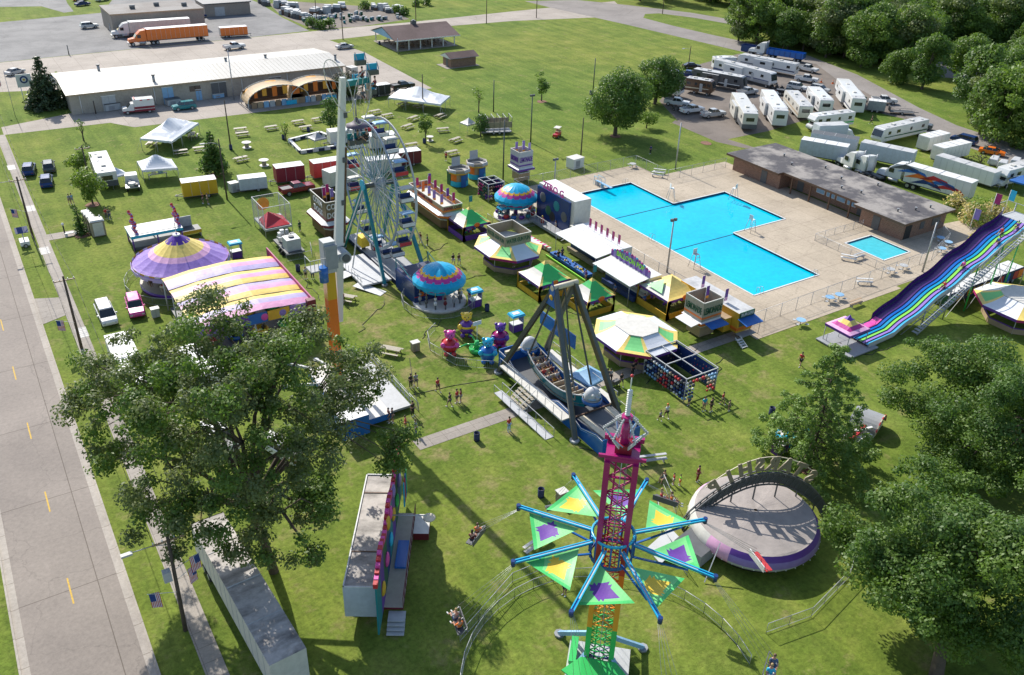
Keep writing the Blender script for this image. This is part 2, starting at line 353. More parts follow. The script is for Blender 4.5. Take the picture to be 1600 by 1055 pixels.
def water(n, a, b_, c_):
    nt, N, L, b = nodes_mat(n); tc = N.new('ShaderNodeTexCoord'); b.inputs['Roughness'].default_value = .06; b.inputs['IOR'].default_value = 1.33
    x = noise(N, L, tc, .045, 3); r_ = ramp(N, L, x.outputs[0], [(.35, a), (.5, b_), (.68, c_)])
    rp = noise(N, L, tc, 1.4, 4); c = mixc(N, L, r_.outputs[0], ramp(N, L, rp.outputs[0], [(.35, (.93, .93, .93)), (.65, (1.07, 1.07, 1.07))]).outputs[0], 1., 'MULTIPLY')
    L.new(c, b.inputs['Base Color'])
    bu = N.new('ShaderNodeBump'); bu.inputs['Strength'].default_value = .12; bu.inputs['Distance'].default_value = .05; L.new(noise(N, L, tc, 3.5, 3).outputs[0], bu.inputs['Height']); L.new(bu.outputs[0], b.inputs['Normal'])
water('water_deep', (.0, .40, .58), (.0, .47, .64), (.0, .52, .66)); water('water_shallow', (.06, .48, .56), (.08, .52, .60), (.1, .55, .62))
basin(POOL, 1.6, .22, 'water_deep'); basin([(x, y) for x, y in KID[::-1]], .5, .12, 'water_shallow')
for y, lb in ((97.5, 'thin dark float line across the pool at its diving end'), (83.9, 'thin dark float line across the pool near the lifeguard chair')):
    tag(M().bar((82.6, y, -.2), (95., y, -.2), .08, .05, 'dblue').build('float_line'), lb, 'rope')
# ---------------- buildings ----------------
nt, N, L, b = nodes_mat('brickwork'); tc = N.new('ShaderNodeTexCoord'); br = N.new('ShaderNodeTexBrick'); mp = N.new('ShaderNodeMapping'); mp.inputs['Rotation'].default_value = (R(90), 0, 0)
cx = N.new('ShaderNodeCombineXYZ'); sx = N.new('ShaderNodeSeparateXYZ'); ad = N.new('ShaderNodeMath'); L.new(tc.outputs['Object'], sx.inputs[0]); L.new(sx.outputs[0], ad.inputs[0]); L.new(sx.outputs[1], ad.inputs[1]); L.new(ad.outputs[0], cx.inputs[0]); L.new(sx.outputs[2], cx.inputs[1])
br.inputs['Scale'].default_value = 1; br.inputs['Brick Width'].default_value = .4; br.inputs['Row Height'].default_value = .2; br.inputs['Mortar Size'].default_value = .015
br.inputs[1].default_value = (.27, .14, .09, 1); br.inputs[2].default_value = (.2, .10, .065, 1); br.inputs[3].default_value = (.3, .25, .2, 1); L.new(cx.outputs[0], br.inputs[0]); L.new(br.outputs[0], b.inputs['Base Color']); b.inputs['Roughness'].default_value = .85
def stained(n, c, d, rough=.8, sc=.12, streak=None, lo=.42, hi=.62):
    nt, N, L, b = nodes_mat(n); tc = N.new('ShaderNodeTexCoord'); b.inputs['Roughness'].default_value = rough; b.inputs['Specular IOR Level'].default_value = .3
    a = noise(N, L, tc, sc, 6, st=streak, rough=.62); f = noise(N, L, tc, 2.5, 5, rough=.8)
    x = ramp(N, L, a.outputs[0], [(lo, c), (hi, d)]).outputs[0]
    L.new(mixc(N, L, x, ramp(N, L, f.outputs[0], [(.3, (.82, .82, .82)), (.7, (1.15, 1.15, 1.15))]).outputs[0], 1., 'MULTIPLY'), b.inputs['Base Color'])
stained('tar_roof', (.085, .08, .085), (.30, .275, .25), sc=.22, lo=.45, hi=.6); stained('tar_roof_light', (.19, .17, .155), (.25, .235, .22)); stained('white_roof', (.50, .48, .43), (.42, .40, .355), .45, .1, (1, .12, 1))
stained('shingle', (.10, .065, .06), (.14, .095, .09)); stained('tan_wall', (.36, .31, .26), (.30, .26, .22)); stained('metal_wall', (.40, .36, .30), (.34, .305, .255), .5, .3)
stained('dirty_white', (.52, .52, .51), (.30, .30, .30), .45, .35, (1, 1, 1), .5, .7)
stained('weathered_roof', (.46, .42, .38), (.17, .155, .14), .6, .5, (1.4, .6, 1), .46, .66)  # light roof colour broken by irregular darker patches
# long exhibition hall
X0, X1, Y0, Y1 = 19.2, 77.5, 192.4, 211.2
t = T('exhibition_hall', 'long low tan metal hall with a pale low-pitched roof beside the service drive', 'building', X0, Y0)
def B_(g, n, p=None): o = g.build(n, p); return o
W, D = X1-X0, Y1-Y0; hw = 4.1
g = M().box(0, W, 0, D, 0, hw, 'metal_wall')
for i in range(1, 40): g.box(i*W/40-.03, i*W/40+.03, -.03, 0, 0, hw-.05, 'metal_wall')
B_(g, 'wall', t)
g = M(); rh = 1.0
vs = [(-.6, -.6, hw), (W+.5, -.6, hw), (W+.5, D/2, hw+rh), (-.6, D/2, hw+rh), (W+.5, D+.6, hw), (-.6, D+.6, hw)]
g.add(vs, [(0, 1, 2, 3), (3, 2, 4, 5)], 'white_roof'); g.add([(x, y, z-.25) for x, y, z in vs], [(3, 2, 1, 0), (5, 4, 2, 3)], 'white')
g.add([vs[0], vs[1], (vs[1][0], -.6, hw-.25), (-.6, -.6, hw-.25)], [(3, 2, 1, 0)], 'tan')
for xx in (-.6, W+.5): g.add([(xx, -.6, hw-.25), (xx, -.6, hw), (xx, D/2, hw+rh), (xx, D+.6, hw), (xx, D+.6, hw-.25), (xx, D/2, hw+rh-.25)], [(0, 1, 2, 5), (5, 2, 3, 4)], 'tan')
for i in range(1, 60): g.bar((i*W/60, -.58, hw+.02), (i*W/60, D/2, hw+rh+.02), .05, .05, 'white_roof')
rf = B_(g, 'roof', t)
for px, py in ((154, 108), (353, 97), (415, 92), (240, 124), (524, 92)):
    x, y = G(px, py, hw+.7); q = M().cyl((x-X0, y-Y0, hw+.2), (x-X0, y-Y0, hw+1.5), .28, 'grey', 8).cyl((x-X0, y-Y0, hw+1.5), (x-X0, y-Y0, hw+1.7), .4, 'dgrey', 8); q.build('roof_vent', rf)
for px, w_, h_, m_ in ((163, 2.6, 3, 'lgrey'), (263, 2.2, 3.4, 'lblue'), (316, 1.2, 2.2, 'lblue'), (353, 3.2, 3.3, 'dgrey'), (457, 2.6, 3.1, 'dgrey'), (205, 1.2, 2.2, 'grey')):
    x = RXY = G(px, 160)[0]
    q = M().box(x-X0-w_/2, x-X0+w_/2, -.08, -.032, 0, h_, m_); q.box(x-X0-w_/2-.1, x-X0+w_/2+.1, -.12, -.032, h_, h_+.12, 'white'); q.box(x-X0-.04, x-X0+.04, -.11, -.081, .1, h_-.1, 'grey'); q.build('door', t)
for px in (284, 293):
    x = G(px, 140)[0]; M().box(x-X0-.6, x-X0+.6, -.1, -.032, 2, 3.1, 'glass').build('window', t)
for px in (117, 240, 395, 480): x = G(px, 160)[0]; M().cyl((x-X0, -.12, 0), (x-X0, -.12, hw-.2), .08, 'white', 6).build('downspout', t)
# tan flat-roofed building with trucks in front
t = T('warehouse', 'tan flat-roofed block building behind the orange semi truck', 'building', 41.5, 267.5)
M().box(0, 25, 0, 15, 0, 5.2, 'tan_wall').build('wall', t)
g = M().box(-.2, 25.2, -.2, 15.2, 5.2, 5.5, 'tan', 'tar_roof_light'); rf = g.build('roof', t)
for x, y in ((7, 6), (14, 8), (21, 5)): M().bx(x, y, 5.9, 1.3, 1.1, .8, 'dgrey').bx(x, y, 6.4, 1.5, .3, .3, 'grey').build('roof_unit', rf)
M().box(-.08, 0, 4, 5.4, 0, 2.3, 'grey').build('door', t); M().box(1.5, 2.6, -.07, 0, 0, 2.3, 'lgrey').build('door', t)
M().box(25, 25.08, 3, 7, 0, 3.5, 'lgrey').build('roller_door', t)
t = T('far_building', 'small dark roofed building at the top edge beyond the parking lot', 'building', 71, 284)
M().box(0, 14, 0, 10, 0, 3.5, 'tan_wall').build('wall', t); M().box(-.4, 14.4, -.4, 10.4, 3.5, 3.8, 'dgrey').build('roof', t); M().box(3, 6, -.06, 0, 0, 2.6, 'lgrey').build('door', t)
# picnic pavilion
t = T('pavilion', 'open picnic pavilion with brown shingle gable roof on white posts', 'pavilion', 103.4, 217.5)
W, D = 17.5, 13.5
M().box(-.6, W+.6, -.8, D+.6, -.2, .09, 'walk_concrete').build('floor_slab', t)
for x in [0, W/5, 2*W/5, 3*W/5, 4*W/5, W]:
    for y in (0, D): M().box(x-.12, x+.12, y-.12, y+.12, .09, 2.9, 'white').build('post', t)
g = M(); e = 1.2; z0, z1 = 2.9, 5.2
for dz, m_ in ((0, 'shingle'), (-.2, 'tan')):
    v = [(-e, -e, z0+dz), (W+e, -e, z0+dz), (W+e, D/2, z1+dz), (-e, D/2, z1+dz), (W+e, D+e, z0+dz), (-e, D+e, z0+dz)]
    g.add(v, [(0, 1, 2, 3), (3, 2, 4, 5)] if not dz else [(3, 2, 1, 0), (5, 4, 2, 3)], m_)
g.box(-e, W+e, -e-.05, -e, z0-.25, z0+.02, 'white'); rf = g.build('roof', t)
M().add([(-e+.3, -e, z0-.1), (-e+.3, D+e, z0-.1), (-e+.3, D/2, z1-.15)], [(0, 2, 1)], 'lblue').build('gable', t); M().add([(W+e-.3, -e, z0-.1), (W+e-.3, D+e, z0-.1), (W+e-.3, D/2, z1-.15)], [(0, 1, 2)], 'lblue').build('gable', t)
M().bx(8.5, D/2+.3, 5.4, 1.3, 1., 1.3, 'dgrey').bx(8.5, D/2+.3, 6.1, .5, .5, .4, 'grey').build('chimney', rf)
for k in range(5):
    for j in range(3):
        x, y = 2+k*3.3, 2.2+j*4.2
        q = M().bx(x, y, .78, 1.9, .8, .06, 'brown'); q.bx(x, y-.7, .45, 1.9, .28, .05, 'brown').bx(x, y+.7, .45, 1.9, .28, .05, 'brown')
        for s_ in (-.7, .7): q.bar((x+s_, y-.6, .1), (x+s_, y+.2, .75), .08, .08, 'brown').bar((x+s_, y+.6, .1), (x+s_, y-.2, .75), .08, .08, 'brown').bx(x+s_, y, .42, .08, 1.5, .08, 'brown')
        o = q.build('picnic_bench', None, (103.4, 217.5, 0)); tag(o, 'dark picnic table in the shade under the brown-roofed pavilion', 'picnic table', 'picnic tables under the pavilion')
t = T('shed', 'small windowless brick shed with brown gable roof on the open lawn', 'shed', 107.2, 194.6)
M().box(0, 7.2, 0, 4.2, 0, 2.4, 'brickwork').build('wall', t); M().box(-1.5, 8, -.6, 5, -.1, .06, 'walk_concrete').build('floor_slab', t)
v = [(-.6, -.6, 2.4), (7.8, -.6, 2.4), (7.8, 2.1, 3.4), (-.6, 2.1, 3.4), (7.8, 4.8, 2.4), (-.6, 4.8, 2.4)]
M().add(v, [(0, 1, 2, 3), (3, 2, 4, 5)], 'shingle').add([(x, y, z-.12) for x, y, z in v], [(3, 2, 1, 0), (5, 4, 2, 3), (0, 3, 5)], 'white').add([(0, 0, 2.4), (0, 4.2, 2.4), (0, 2.1, 3.2), (7.2, 0, 2.4), (7.2, 4.2, 2.4), (7.2, 2.1, 3.2)], [(0, 2, 1), (3, 4, 5)], 'white').build('roof', t)
M().box(-.06, 0, 1.5, 2.6, .06, 2.1, 'dgrey').build('door', t)
# bath house by the pool
bx0, bx1, by0, by1 = 115.9, 126.4, 69.4, 105.
t = T('bath_house', 'long brick bath house with a flat stained dark roof along the pool deck', 'building', bx0, by0)
W, D = bx1-bx0, by1-by0
g = M(); g.box(0, W, 0, 7.8, 0, 2.9, 'brickwork').box(0, W, 17.6+7, D, 0, 2.9, 'brickwork').box(2.6, W, 7.8, 24.6, 0, 2.9, 'brickwork'); g.build('wall', t)
g = M().box(-1.5, W+.6, -.9, 8.4, 2.9, 3.25, 'brown', 'tar_roof').box(-.2, W+.6, 8.4, 24, 2.9, 3.25, 'brown', 'tar_roof').box(-1.5, W+.6, 24, D+.6, 2.9, 3.25, 'brown', 'tar_roof'); rf = g.build('roof', t)
for x, y in ((2, 3), (5, 2), (8, 1.5), (3.5, 11), (6, 17), (2.4, 14), (8, 22), (4, 26), (6.5, 30), (9, 12)): M().cyl((x, y, 3.25), (x, y, 3.65), .12, 'dgrey', 8).cyl((x, y, 3.65), (x, y, 3.75), .2, 'grey', 8).build('roof_vent', rf)
for k in range(4):
    y = 11.6+k*2.1; q = M().box(2.53, 2.6, y-.85, y+.85, 1., 2.3, 'white'); w_ = q.build('window', t); M().box(2.49, 2.53, y-.75, y+.75, 1.1, 2.2, 'lblue').build('pane', w_)
for y0 in (4.2, -.0+9.0, 21.5, 27.5): M().box(-.07 if (y0 < 8 or y0 > 24) else 2.53, -.01 if (y0 < 8 or y0 > 24) else 2.6, y0, y0+1.3, .05, 2.2, 'dgrey').build('door', t)
for y in (10, 14, 18, 22): M().box(-.1, .1, y-.1, y+.1, 0, 2.9, 'brown').build('post', t)
M().box(.4, 1.9, -.06, 0, 0.05, 2.2, 'black').build('door', t); M().box(4, 5, -.06, 0, 1, 2.2, 'dgrey').build('window', t); M().box(7, 9, -.06, 0, 1, 2.2, 'dgrey').build('window', t)
# ---------------- trees ----------------
def leafmat(n, c, tr=.35):
    m = bpy.data.materials.new(n); m.use_nodes = True; PAL[n] = m; nt = m.node_tree; N = nt.nodes; L = nt.links; b = N['Principled BSDF']
    b.inputs['Roughness'].default_value = .5; b.inputs['Specular IOR Level'].default_value = .35
    g = N.new('ShaderNodeNewGeometry'); no = N.new('ShaderNodeTexNoise'); no.inputs['Scale'].default_value = .7; tc = N.new('ShaderNodeTexCoord'); L.new(tc.outputs['Object'], no.inputs['Vector'])
    r_ = ramp(N, L, no.outputs[0], [(.3, tuple(x*.72 for x in c)), (.7, (c[0]*1.5, c[1]*1.25, c[2]*1.1))]); L.new(r_.outputs[0], b.inputs['Base Color'])
    t = N.new('ShaderNodeBsdfTranslucent'); t.inputs[0].default_value = (c[0]*1.6, c[1]*1.5, c[2]*.8, 1); mx = N.new('ShaderNodeMixShader'); mx.inputs[0].default_value = tr
    L.new(b.outputs[0], mx.inputs[1]); L.new(t.outputs[0], mx.inputs[2]); L.new(mx.outputs[0], N['Material Output'].inputs[0])
leafmat('leaf_mid', (.098, .185, .036)); leafmat('leaf_dark', (.07, .15, .032)); leafmat('leaf_fresh', (.13, .23, .04)); leafmat('leaf_pine', (.155, .27, .065), .3); leafmat('leaf_spruce', (.045, .08, .035), .1); leafmat('flower_cream', (.5, .46, .26))
leafmat('leaf_elm', (.13, .185, .075)); leafmat('leaf_lime', (.13, .22, .03)); leafmat('leaf_maroon', (.05, .055, .03), .1)
mat('mulch', (.22, .11, .07), .95, var=.4, sc=3)
mat('bark', (.10, .075, .055), .9, var=.4, sc=2, bump=.5, bsc=6)
def crown(name, blobs, per, size, mats, seed=1, flat=.5, shell=.55, droop=0):
    """blobs [(x,y,z,r)] filled with small leaf clusters; each blob keeps one leaf material"""
    g = np.random.default_rng(seed); P = []; Mi = []; Nn = []
    for i, (x, y, z, r) in enumerate(blobs):
        k = max(6, int(per*(r**2)))
        d = g.normal(size=(k, 3)); d /= np.linalg.norm(d, axis=1)[:, None]; rr = r*(shell+(1-shell)*g.random(k)**.6)
        p = d*rr[:, None]*np.array([1, 1, .75])+np.array([x, y, z]); P.append(p); Nn.append(d*.8+np.array([0, 0, flat])+g.normal(size=(k, 3))*.55); Mi.append(np.full(k, int(g.integers(len(mats)))))
    P = np.concatenate(P); Nn = np.concatenate(Nn); Mi = np.concatenate(Mi); Nn /= np.linalg.norm(Nn, axis=1)[:, None]
    k = len(P); a = np.cross(Nn, g.normal(size=(k, 3))); a /= np.linalg.norm(a, axis=1)[:, None]; b_ = np.cross(Nn, a); s_ = size*(.6+.8*g.random(k))[:, None]
    V = np.stack([P+a*s_, P+b_*s_*.55+Nn*s_*.12, P-a*s_*.9, P-b_*s_*.6+Nn*s_*.1], 1).reshape(-1, 3)
    me = bpy.data.meshes.new(name); me.vertices.add(4*k); me.vertices.foreach_set('co', V.ravel()); me.loops.add(4*k); me.loops.foreach_set('vertex_index', np.arange(4*k))
    me.polygons.add(k); me.polygons.foreach_set('loop_start', np.arange(k)*4); me.polygons.foreach_set('loop_total', np.full(k, 4)); me.polygons.foreach_set('material_index', Mi)
    for q in mats: me.materials.append(mt(q))
    me.update(calc_edges=True); o = bpy.data.objects.new(name, me); C.objects.link(o); return o
def limbs(base, blobs, r0, rs, fork=.35, lean=(0, 0), n=10):
    g = M(); top = max(b_[2] for b_ in blobs); f = Vector((lean[0], lean[1], top*fork))
    pts = [Vector((0, 0, -.2)), Vector((lean[0]*.4, lean[1]*.4, top*fork*.5)), f]
    for i, (p, q) in enumerate(zip(pts, pts[1:])): g.cyl(p, q, r0*(1.15-.2*i), 'bark', 9, r0*(.95-.2*i), cap=False)
    ch = sorted(blobs, key=lambda b_: -b_[3])[:n*2]; rs.shuffle(ch)
    mains = ch[:max(3, n//3)]; hubs = []
    for b_ in mains:
        e = Vector(b_[:3]); m1 = f.lerp(e, .5)+Vector((rs.uniform(-.5, .5), rs.uniform(-.5, .5), .08*top)); g.cyl(f, m1, r0*.6, 'bark', 7, r0*.4, cap=False).cyl(m1, e, r0*.4, 'bark', 6, r0*.12, cap=False); hubs.append(m1)
    for b_ in ch[len(mains):]:
        e = Vector(b_[:3]); h_ = min(hubs, key=lambda q: (q-e).length); m1 = h_.lerp(e, .5)+Vector((0, 0, .05*top)); g.cyl(h_, m1, r0*.25, 'bark', 5, r0*.16, cap=False).cyl(m1, e, r0*.16, 'bark', 5, r0*.04, cap=False)
    return g
def blobs_round(h, rx, ry, z0, n, rb, rs, hollow=.55):
    out = []
    while len(out) < n:
        x, y, z = (rs.uniform(-1, 1) for _ in range(3)); d = math.sqrt(x*x+y*y+z*z)
        if d > 1 or d < hollow*rs.random()**.3: continue
        zz = z0+(h-z0)*(z*.5+.5); k = rb*(.45+1.05*rs.random()); e = rs.uniform(.88, 1.12); out.append((x*(rx-k*.6)*e, y*(ry-k*.6)*e, min(zz, h-k*.5), k))
    return out
def broadleaf(name, label, x, y, h, rx, n, rb, per, size, mats, seed, z0=None, ry=None, tr=.3, fork=.35, cat='tree', group=None, rz=0, lean=(0, 0), nl=14, hollow=.55, bl=None, shell=.55):
    rs = random.Random(seed); t = T(name, label, cat, x, y, rz, group)
    bl = bl or blobs_round(h, rx, ry or rx, z0 if z0 is not None else h*.25, n, rb, rs, hollow)
    o = crown('crown', bl, per, size, mats, seed, shell=shell); o.parent = t
    limbs(None, bl, tr, rs, fork, lean, nl).build('trunk', t); return t
def conifer(name, label, x, y, h, r, tiers, per, size, mats, seed, z0=.8, group=None, tr=.2, blob=.34, pw=1., arms=8, cat='tree'):
    rs = random.Random(seed); t = T(name, label, cat, x, y, 0, group); bl = []; g = M().cyl((0, 0, -.2), (0, 0, h*.96), tr, 'bark', 8, tr*.15)
    for i in range(tiers):
        f = i/(tiers-1); z = z0+(h-z0)*f; rr = r*(1-f)**pw+.12
        m_ = max(3, int(arms*(1-f*.6))); a0 = rs.random()*6
        for k in range(m_):
            a = a0+2*math.pi*k/m_+rs.uniform(-.25, .25); L_ = rr*rs.uniform(.75, 1.1)
            for s_ in (.35, .68, 1.):
                if s_*L_ > .15: bl.append((math.cos(a)*L_*s_, math.sin(a)*L_*s_, z-L_*s_*.12+rs.uniform(-.1, .1), max(.16 if h < 10 else .42, blob*rr*(.55+.3*s_))))
            g.cyl((0, 0, z), (math.cos(a)*L_, math.sin(a)*L_, z-L_*.1), tr*.25, 'bark', 4, .02, cap=False)
    o = crown('crown', bl, per, size, mats, seed, shell=.2); o.parent = t; g.build('trunk', t); return t
# foreground trees
rs = random.Random(5)
x, y = G(428, 893); bl = []
for (px, py, z, r_, k) in [(330, 500, 21, 3.0, 8), (250, 540, 19, 3.2, 9), (190, 590, 16, 3, 8), (160, 640, 13, 2.6, 7), (190, 700, 11, 2.6, 7), (260, 640, 18, 3.4, 9), (340, 590, 21, 3.4, 10), (420, 540, 20, 3.2, 9), (480, 520, 17, 2.8, 6), (560, 550, 15, 2.4, 6), (590, 600, 13, 2., 5),
     (520, 620, 15, 3, 6), (430, 640, 17, 3.4, 7), (340, 690, 16, 3.6, 9), (260, 740, 12, 3., 8), (330, 780, 11, 3, 8), (420, 730, 13, 3.4, 7), (500, 700, 12, 2.8, 5), (450, 800, 9, 2.6, 6), (390, 840, 7.5, 2.2, 6), (590, 690, 9.5, 1.8, 4), (625, 700, 9, 1.4, 3), (500, 780, 9, 2., 5), (225, 790, 9.5, 1.8, 4), (300, 830, 8, 1.8, 4), (230, 620, 14, 3, 6), (280, 690, 12, 3, 6), (480, 590, 14, 3, 6), (540, 600, 12, 2.4, 5), (300, 570, 18, 3, 5), (380, 620, 18, 3, 6), (460, 680, 14, 3, 5), (150, 600, 14, 1.5, 3), (480, 850, 6.5, 1.6, 3), (150, 560, 14, 1.8, 4)]:
    cx_, cy_ = G(px, py, z)
    for _ in range(int(k*1.5)):
        a = rs.uniform(0, 6.28); q = rs.random()**.5*r_; bl.append((cx_-x+q*math.cos(a), cy_-y+q*math.sin(a), z+rs.uniform(-1.6, 1.2), rs.uniform(.6, 1.5)))
broadleaf('shade_tree', 'big airy shade tree beside the road, half hiding trailers and the striped canopy', x, y, 22, 10, 0, 1, 250, .135, ['leaf_elm', 'leaf_elm', 'leaf_mid'], 11, bl=bl, tr=.36, fork=.3, lean=(-.9, .7), nl=60, shell=.1)
def big(px, py, h, rx, n, rb, lb, seed, per=230, ry=None, z0=2.5, sz=.13, mats=('leaf_mid', 'leaf_dark'), off=(0, 0)):
    x, y = G(px, py); rs_ = random.Random(seed); bl = []
    for a, b_, c_, d in blobs_round(h, rx, ry or rx, z0, int(n*.36), rb*1.25, rs_, .8):
        for q in range(5): bl.append((a+off[0]+rs_.gauss(0, d*.38), b_+off[1]+rs_.gauss(0, d*.38), c_+rs_.gauss(.2, d*.25), d*rs_.uniform(.3, .68)))
    bl += [(a+off[0], b_+off[1], c_, d) for a, b_, c_, d in blobs_round(h*.9, rx*.75, rx*.75, z0, n//4, rb, rs_, .4)]
    broadleaf('shade_tree', lb, x, y, h, rx, n, rb, per, sz, list(mats), seed, tr=.45, nl=20, bl=bl, lean=(off[0]*.5, off[1]*.5), shell=.3)
big(1462, 1062, 14.5, 8.3, 120, 1.9, 'dense round tree in the bottom right corner with its trunk showing', 21, off=(2.2, 3.0))
big(1545, 745, 12.5, 10.2, 130, 2., 'wide dense tree right of the pine, spreading to the picture edge', 22, z0=1., off=(.2, 1.6))
big(1690, 960, 12, 7.5, 80, 2., 'dark tree at the right edge behind the corner tree', 23)
x, y = G(1264, 728)
conifer('pine_tree', 'tall loose pine tree with upswept boughs between the slide foot and the domed ride', x, y, 13.8, 5.7, 20, 420, .12, ['leaf_pine'], 31, z0=1.6, tr=.2, blob=.155, pw=.78, arms=8)
# middle distance
def tree(px, py, h, r_, lb, seed, mats=('leaf_mid', 'leaf_dark'), n=22, rb=None, z0=None, ry=None, tr=.14, sz=.17, per=110, name='young_tree'):
    x, y = G(px, py); broadleaf(name, lb, x, y, h, r_, n, rb or r_*.42, per, sz, list(mats), seed, z0=z0, tr=tr, ry=ry, nl=8, fork=.3)
tree(961, 212, 13, 6.5, 'large spreading tree with a mulch ring, north of the pool', 41, n=60, rb=2., z0=2.5, tr=.4, per=85, sz=.2, name='shade_tree')
tree(1023, 163, 11, 5.6, 'broad tree standing behind the large one at the edge of the camper lot', 42, n=45, rb=1.9, z0=1.5, tr=.35, per=85, sz=.21, name='shade_tree')
tree(1010, 200, 3.2, 2.2, 'low bright bush under the broad tree by the camper lot', 43, mats=('leaf_fresh',), n=14, z0=.3, name='bush')
tree(846, 158, 6.6, 2.0, 'small dark oval tree alone on the open lawn', 44, z0=1.4)
tree(748, 176, 5.4, 1.5, 'small light tree on the lawn right of the long white tent', 45, mats=('leaf_fresh', 'leaf_mid'), z0=2., n=14, per=40)
tree(751, 213, 4.6, 1.9, 'bushy dark tree beside the fenced trailer', 46, mats=('leaf_dark',), z0=.8)
tree(665, 224, 6., 1.5, 'narrow young tree by the round trash cans', 47, mats=('leaf_mid', 'leaf_fresh'), z0=1.2, n=20)
tree(517, 205, 6.4, 2.0, 'dark green oval tree just left of the tall white ride arm', 48, mats=('leaf_dark',), z0=1., n=26)
tree(447, 220, 4.2, 1.2, 'thin light sapling near the picnic benches', 49, mats=('leaf_fresh',), z0=.8, n=14, per=45)
x, y = G(336, 272); conifer('evergreen', 'dark conical evergreen beside the leaning wooden pole', x, y, 7.6, 2.1, 15, 70, .22, ['leaf_dark'], 50, z0=1.2, pw=.75, blob=.4)
x, y = G(76, 168); conifer('spruce', 'tall dark blue spruce in front of the hall left end', x, y, 10.5, 3.6, 16, 45, .3, ['leaf_spruce'], 51, z0=.8, pw=.9, blob=.36)
tree(131, 220, 4.2, 1., 'tiny young tree on the lawn below the hall', 52, z0=1.6, n=12, per=50)
tree(126, 276, 5., 2., 'bright green tree behind the dark parked cars', 53, mats=('leaf_lime', 'leaf_fresh'), z0=.9)
tree(145, 318, 5.6, 2.4, 'bright lime tree with a mulch ring by the white camper', 54, mats=('leaf_lime', 'leaf_fresh'), z0=.9, n=26)
x, y = G(128, 366); conifer('cypress', 'slim dark cypress at the end of the short walk', x, y, 4.2, .75, 14, 130, .14, ['leaf_dark'], 55, z0=.1, pw=.5, blob=.55, arms=5)
tree(545, 150, 5., 3.6, 'dark rounded bush at the hall corner behind the orange arch stage', 56, mats=('leaf_maroon', 'leaf_dark'), n=30, z0=.2, ry=4.5, name='bush')
for i, (px, py, h_, r_) in enumerate([(1520, 352, 4.2, 2.6), (1552, 345, 3.6, 2.6), (1490, 330, 3.0, 2.2), (1530, 385, 2.4, 1.7)]):
    tree(px, py, h_, r_, ['tall cream flowering bush behind the slide tower', 'cream flowering bush nearest the blue canopy', 'low cream flowering bush by the bath house corner', 'small cream flowering bush beside the gate posts'][i], 60+i, mats=('flower_cream', 'leaf_fresh', 'flower_cream'), n=22, z0=.2, sz=.2, per=60, name='flowering_bush')
tree(1530, 262, 4., 3., 'thin scraggly leafless shrub beside the white cargo trailers', 66, mats=('leaf_maroon',), n=14, z0=.3, per=7, name='shrub')
# mulch rings and bare spots
for px, py in ((76, 170), (145, 320), (336, 274), (961, 213), (846, 159), (128, 368), (1264, 732), (1103, 224)):
    x, y = G(px, py); r_ = 1.2 if px > 100 else 1.6
    tag(M().prism([(x+r_*math.cos(a*.524)*rnd.uniform(.8, 1.1), y+r_*math.sin(a*.524)*rnd.uniform(.8, 1.1)) for a in range(12)], 0, .05, 'mulch').build('mulch_ring'), kind='structure')
# woods at the top right
PR = []
for k in range(5):
    rs_ = random.Random(80+k); h = [13, 11, 14, 12, 10][k]; r_ = [5.6, 4.8, 5.2, 6, 5][k]
    t = T('woodland_tree', 'leafy green tree standing in the dense woods beyond the curving road', 'tree', 0, 0, 0, 'trees of the woods')
    bl = blobs_round(h, r_, r_, .8 if k > 2 else 1.5, 34, 1.9, rs_, .5)
    o = crown('crown', bl, 62, .27, [['leaf_mid', 'leaf_dark'], ['leaf_mid', 'leaf_fresh'], ['leaf_elm', 'leaf_mid'], ['leaf_mid', 'leaf_fresh'], ['leaf_mid']][k], 90+k); o.parent = t
    limbs(None, bl, .3, rs_, .3, (0, 0), 6).build('trunk', t); PR.append([t, proto(t), False])
edge = [(1180, 62), (1230, 78), (1290, 90), (1345, 105), (1400, 130), (1440, 140), (1500, 128)]
spots = []
for (px, py) in edge: spots.append(G(px, py))
for (px, py) in [(1530, 210), (1560, 222), (1600, 232), (1520, 180), (1560, 190), (1600, 200), (1640, 240), (1640, 205), (1570, 160), (1610, 165)]: spots.append(G(px, py))
ro = random.Random(3)
for row in range(11):
    for k in range(19):
        px = 1160+k*25+ro.uniform(-12, 12); py = 64-row*11+k*4.4+ro.uniform(-3, 3)
        if 1420 < px < 1580 and 85 < py < 150: continue
        if px < 1235 and 20 < py < 60: continue
        if py < -35: continue
        spots.append(G(px, py))
for (px, py) in [(1000, 2), (1040, 0), (1080, -4), (1110, 3), (1140, 10), (870, -12), (900, -16), (840, -14), (930, -14), (970, -10), (1165, 30), (1190, 45), (800, -18), (1120, -12), (1060, -18), (700, -22), (660, -26)]: spots.append(G(px, py))
for i, (x, y) in enumerate(spots):
    k = i % 5; t, p_, used = PR[k]; s_ = ro.uniform(.85, 1.3)
    if not used: t.location = (x, y, 0); t.scale = (s_,)*3; PR[k][2] = True
    else: dup(p_, x, y, ro.uniform(0, 6), sc=(s_*ro.uniform(.9, 1.1), s_*ro.uniform(.9, 1.1), s_))
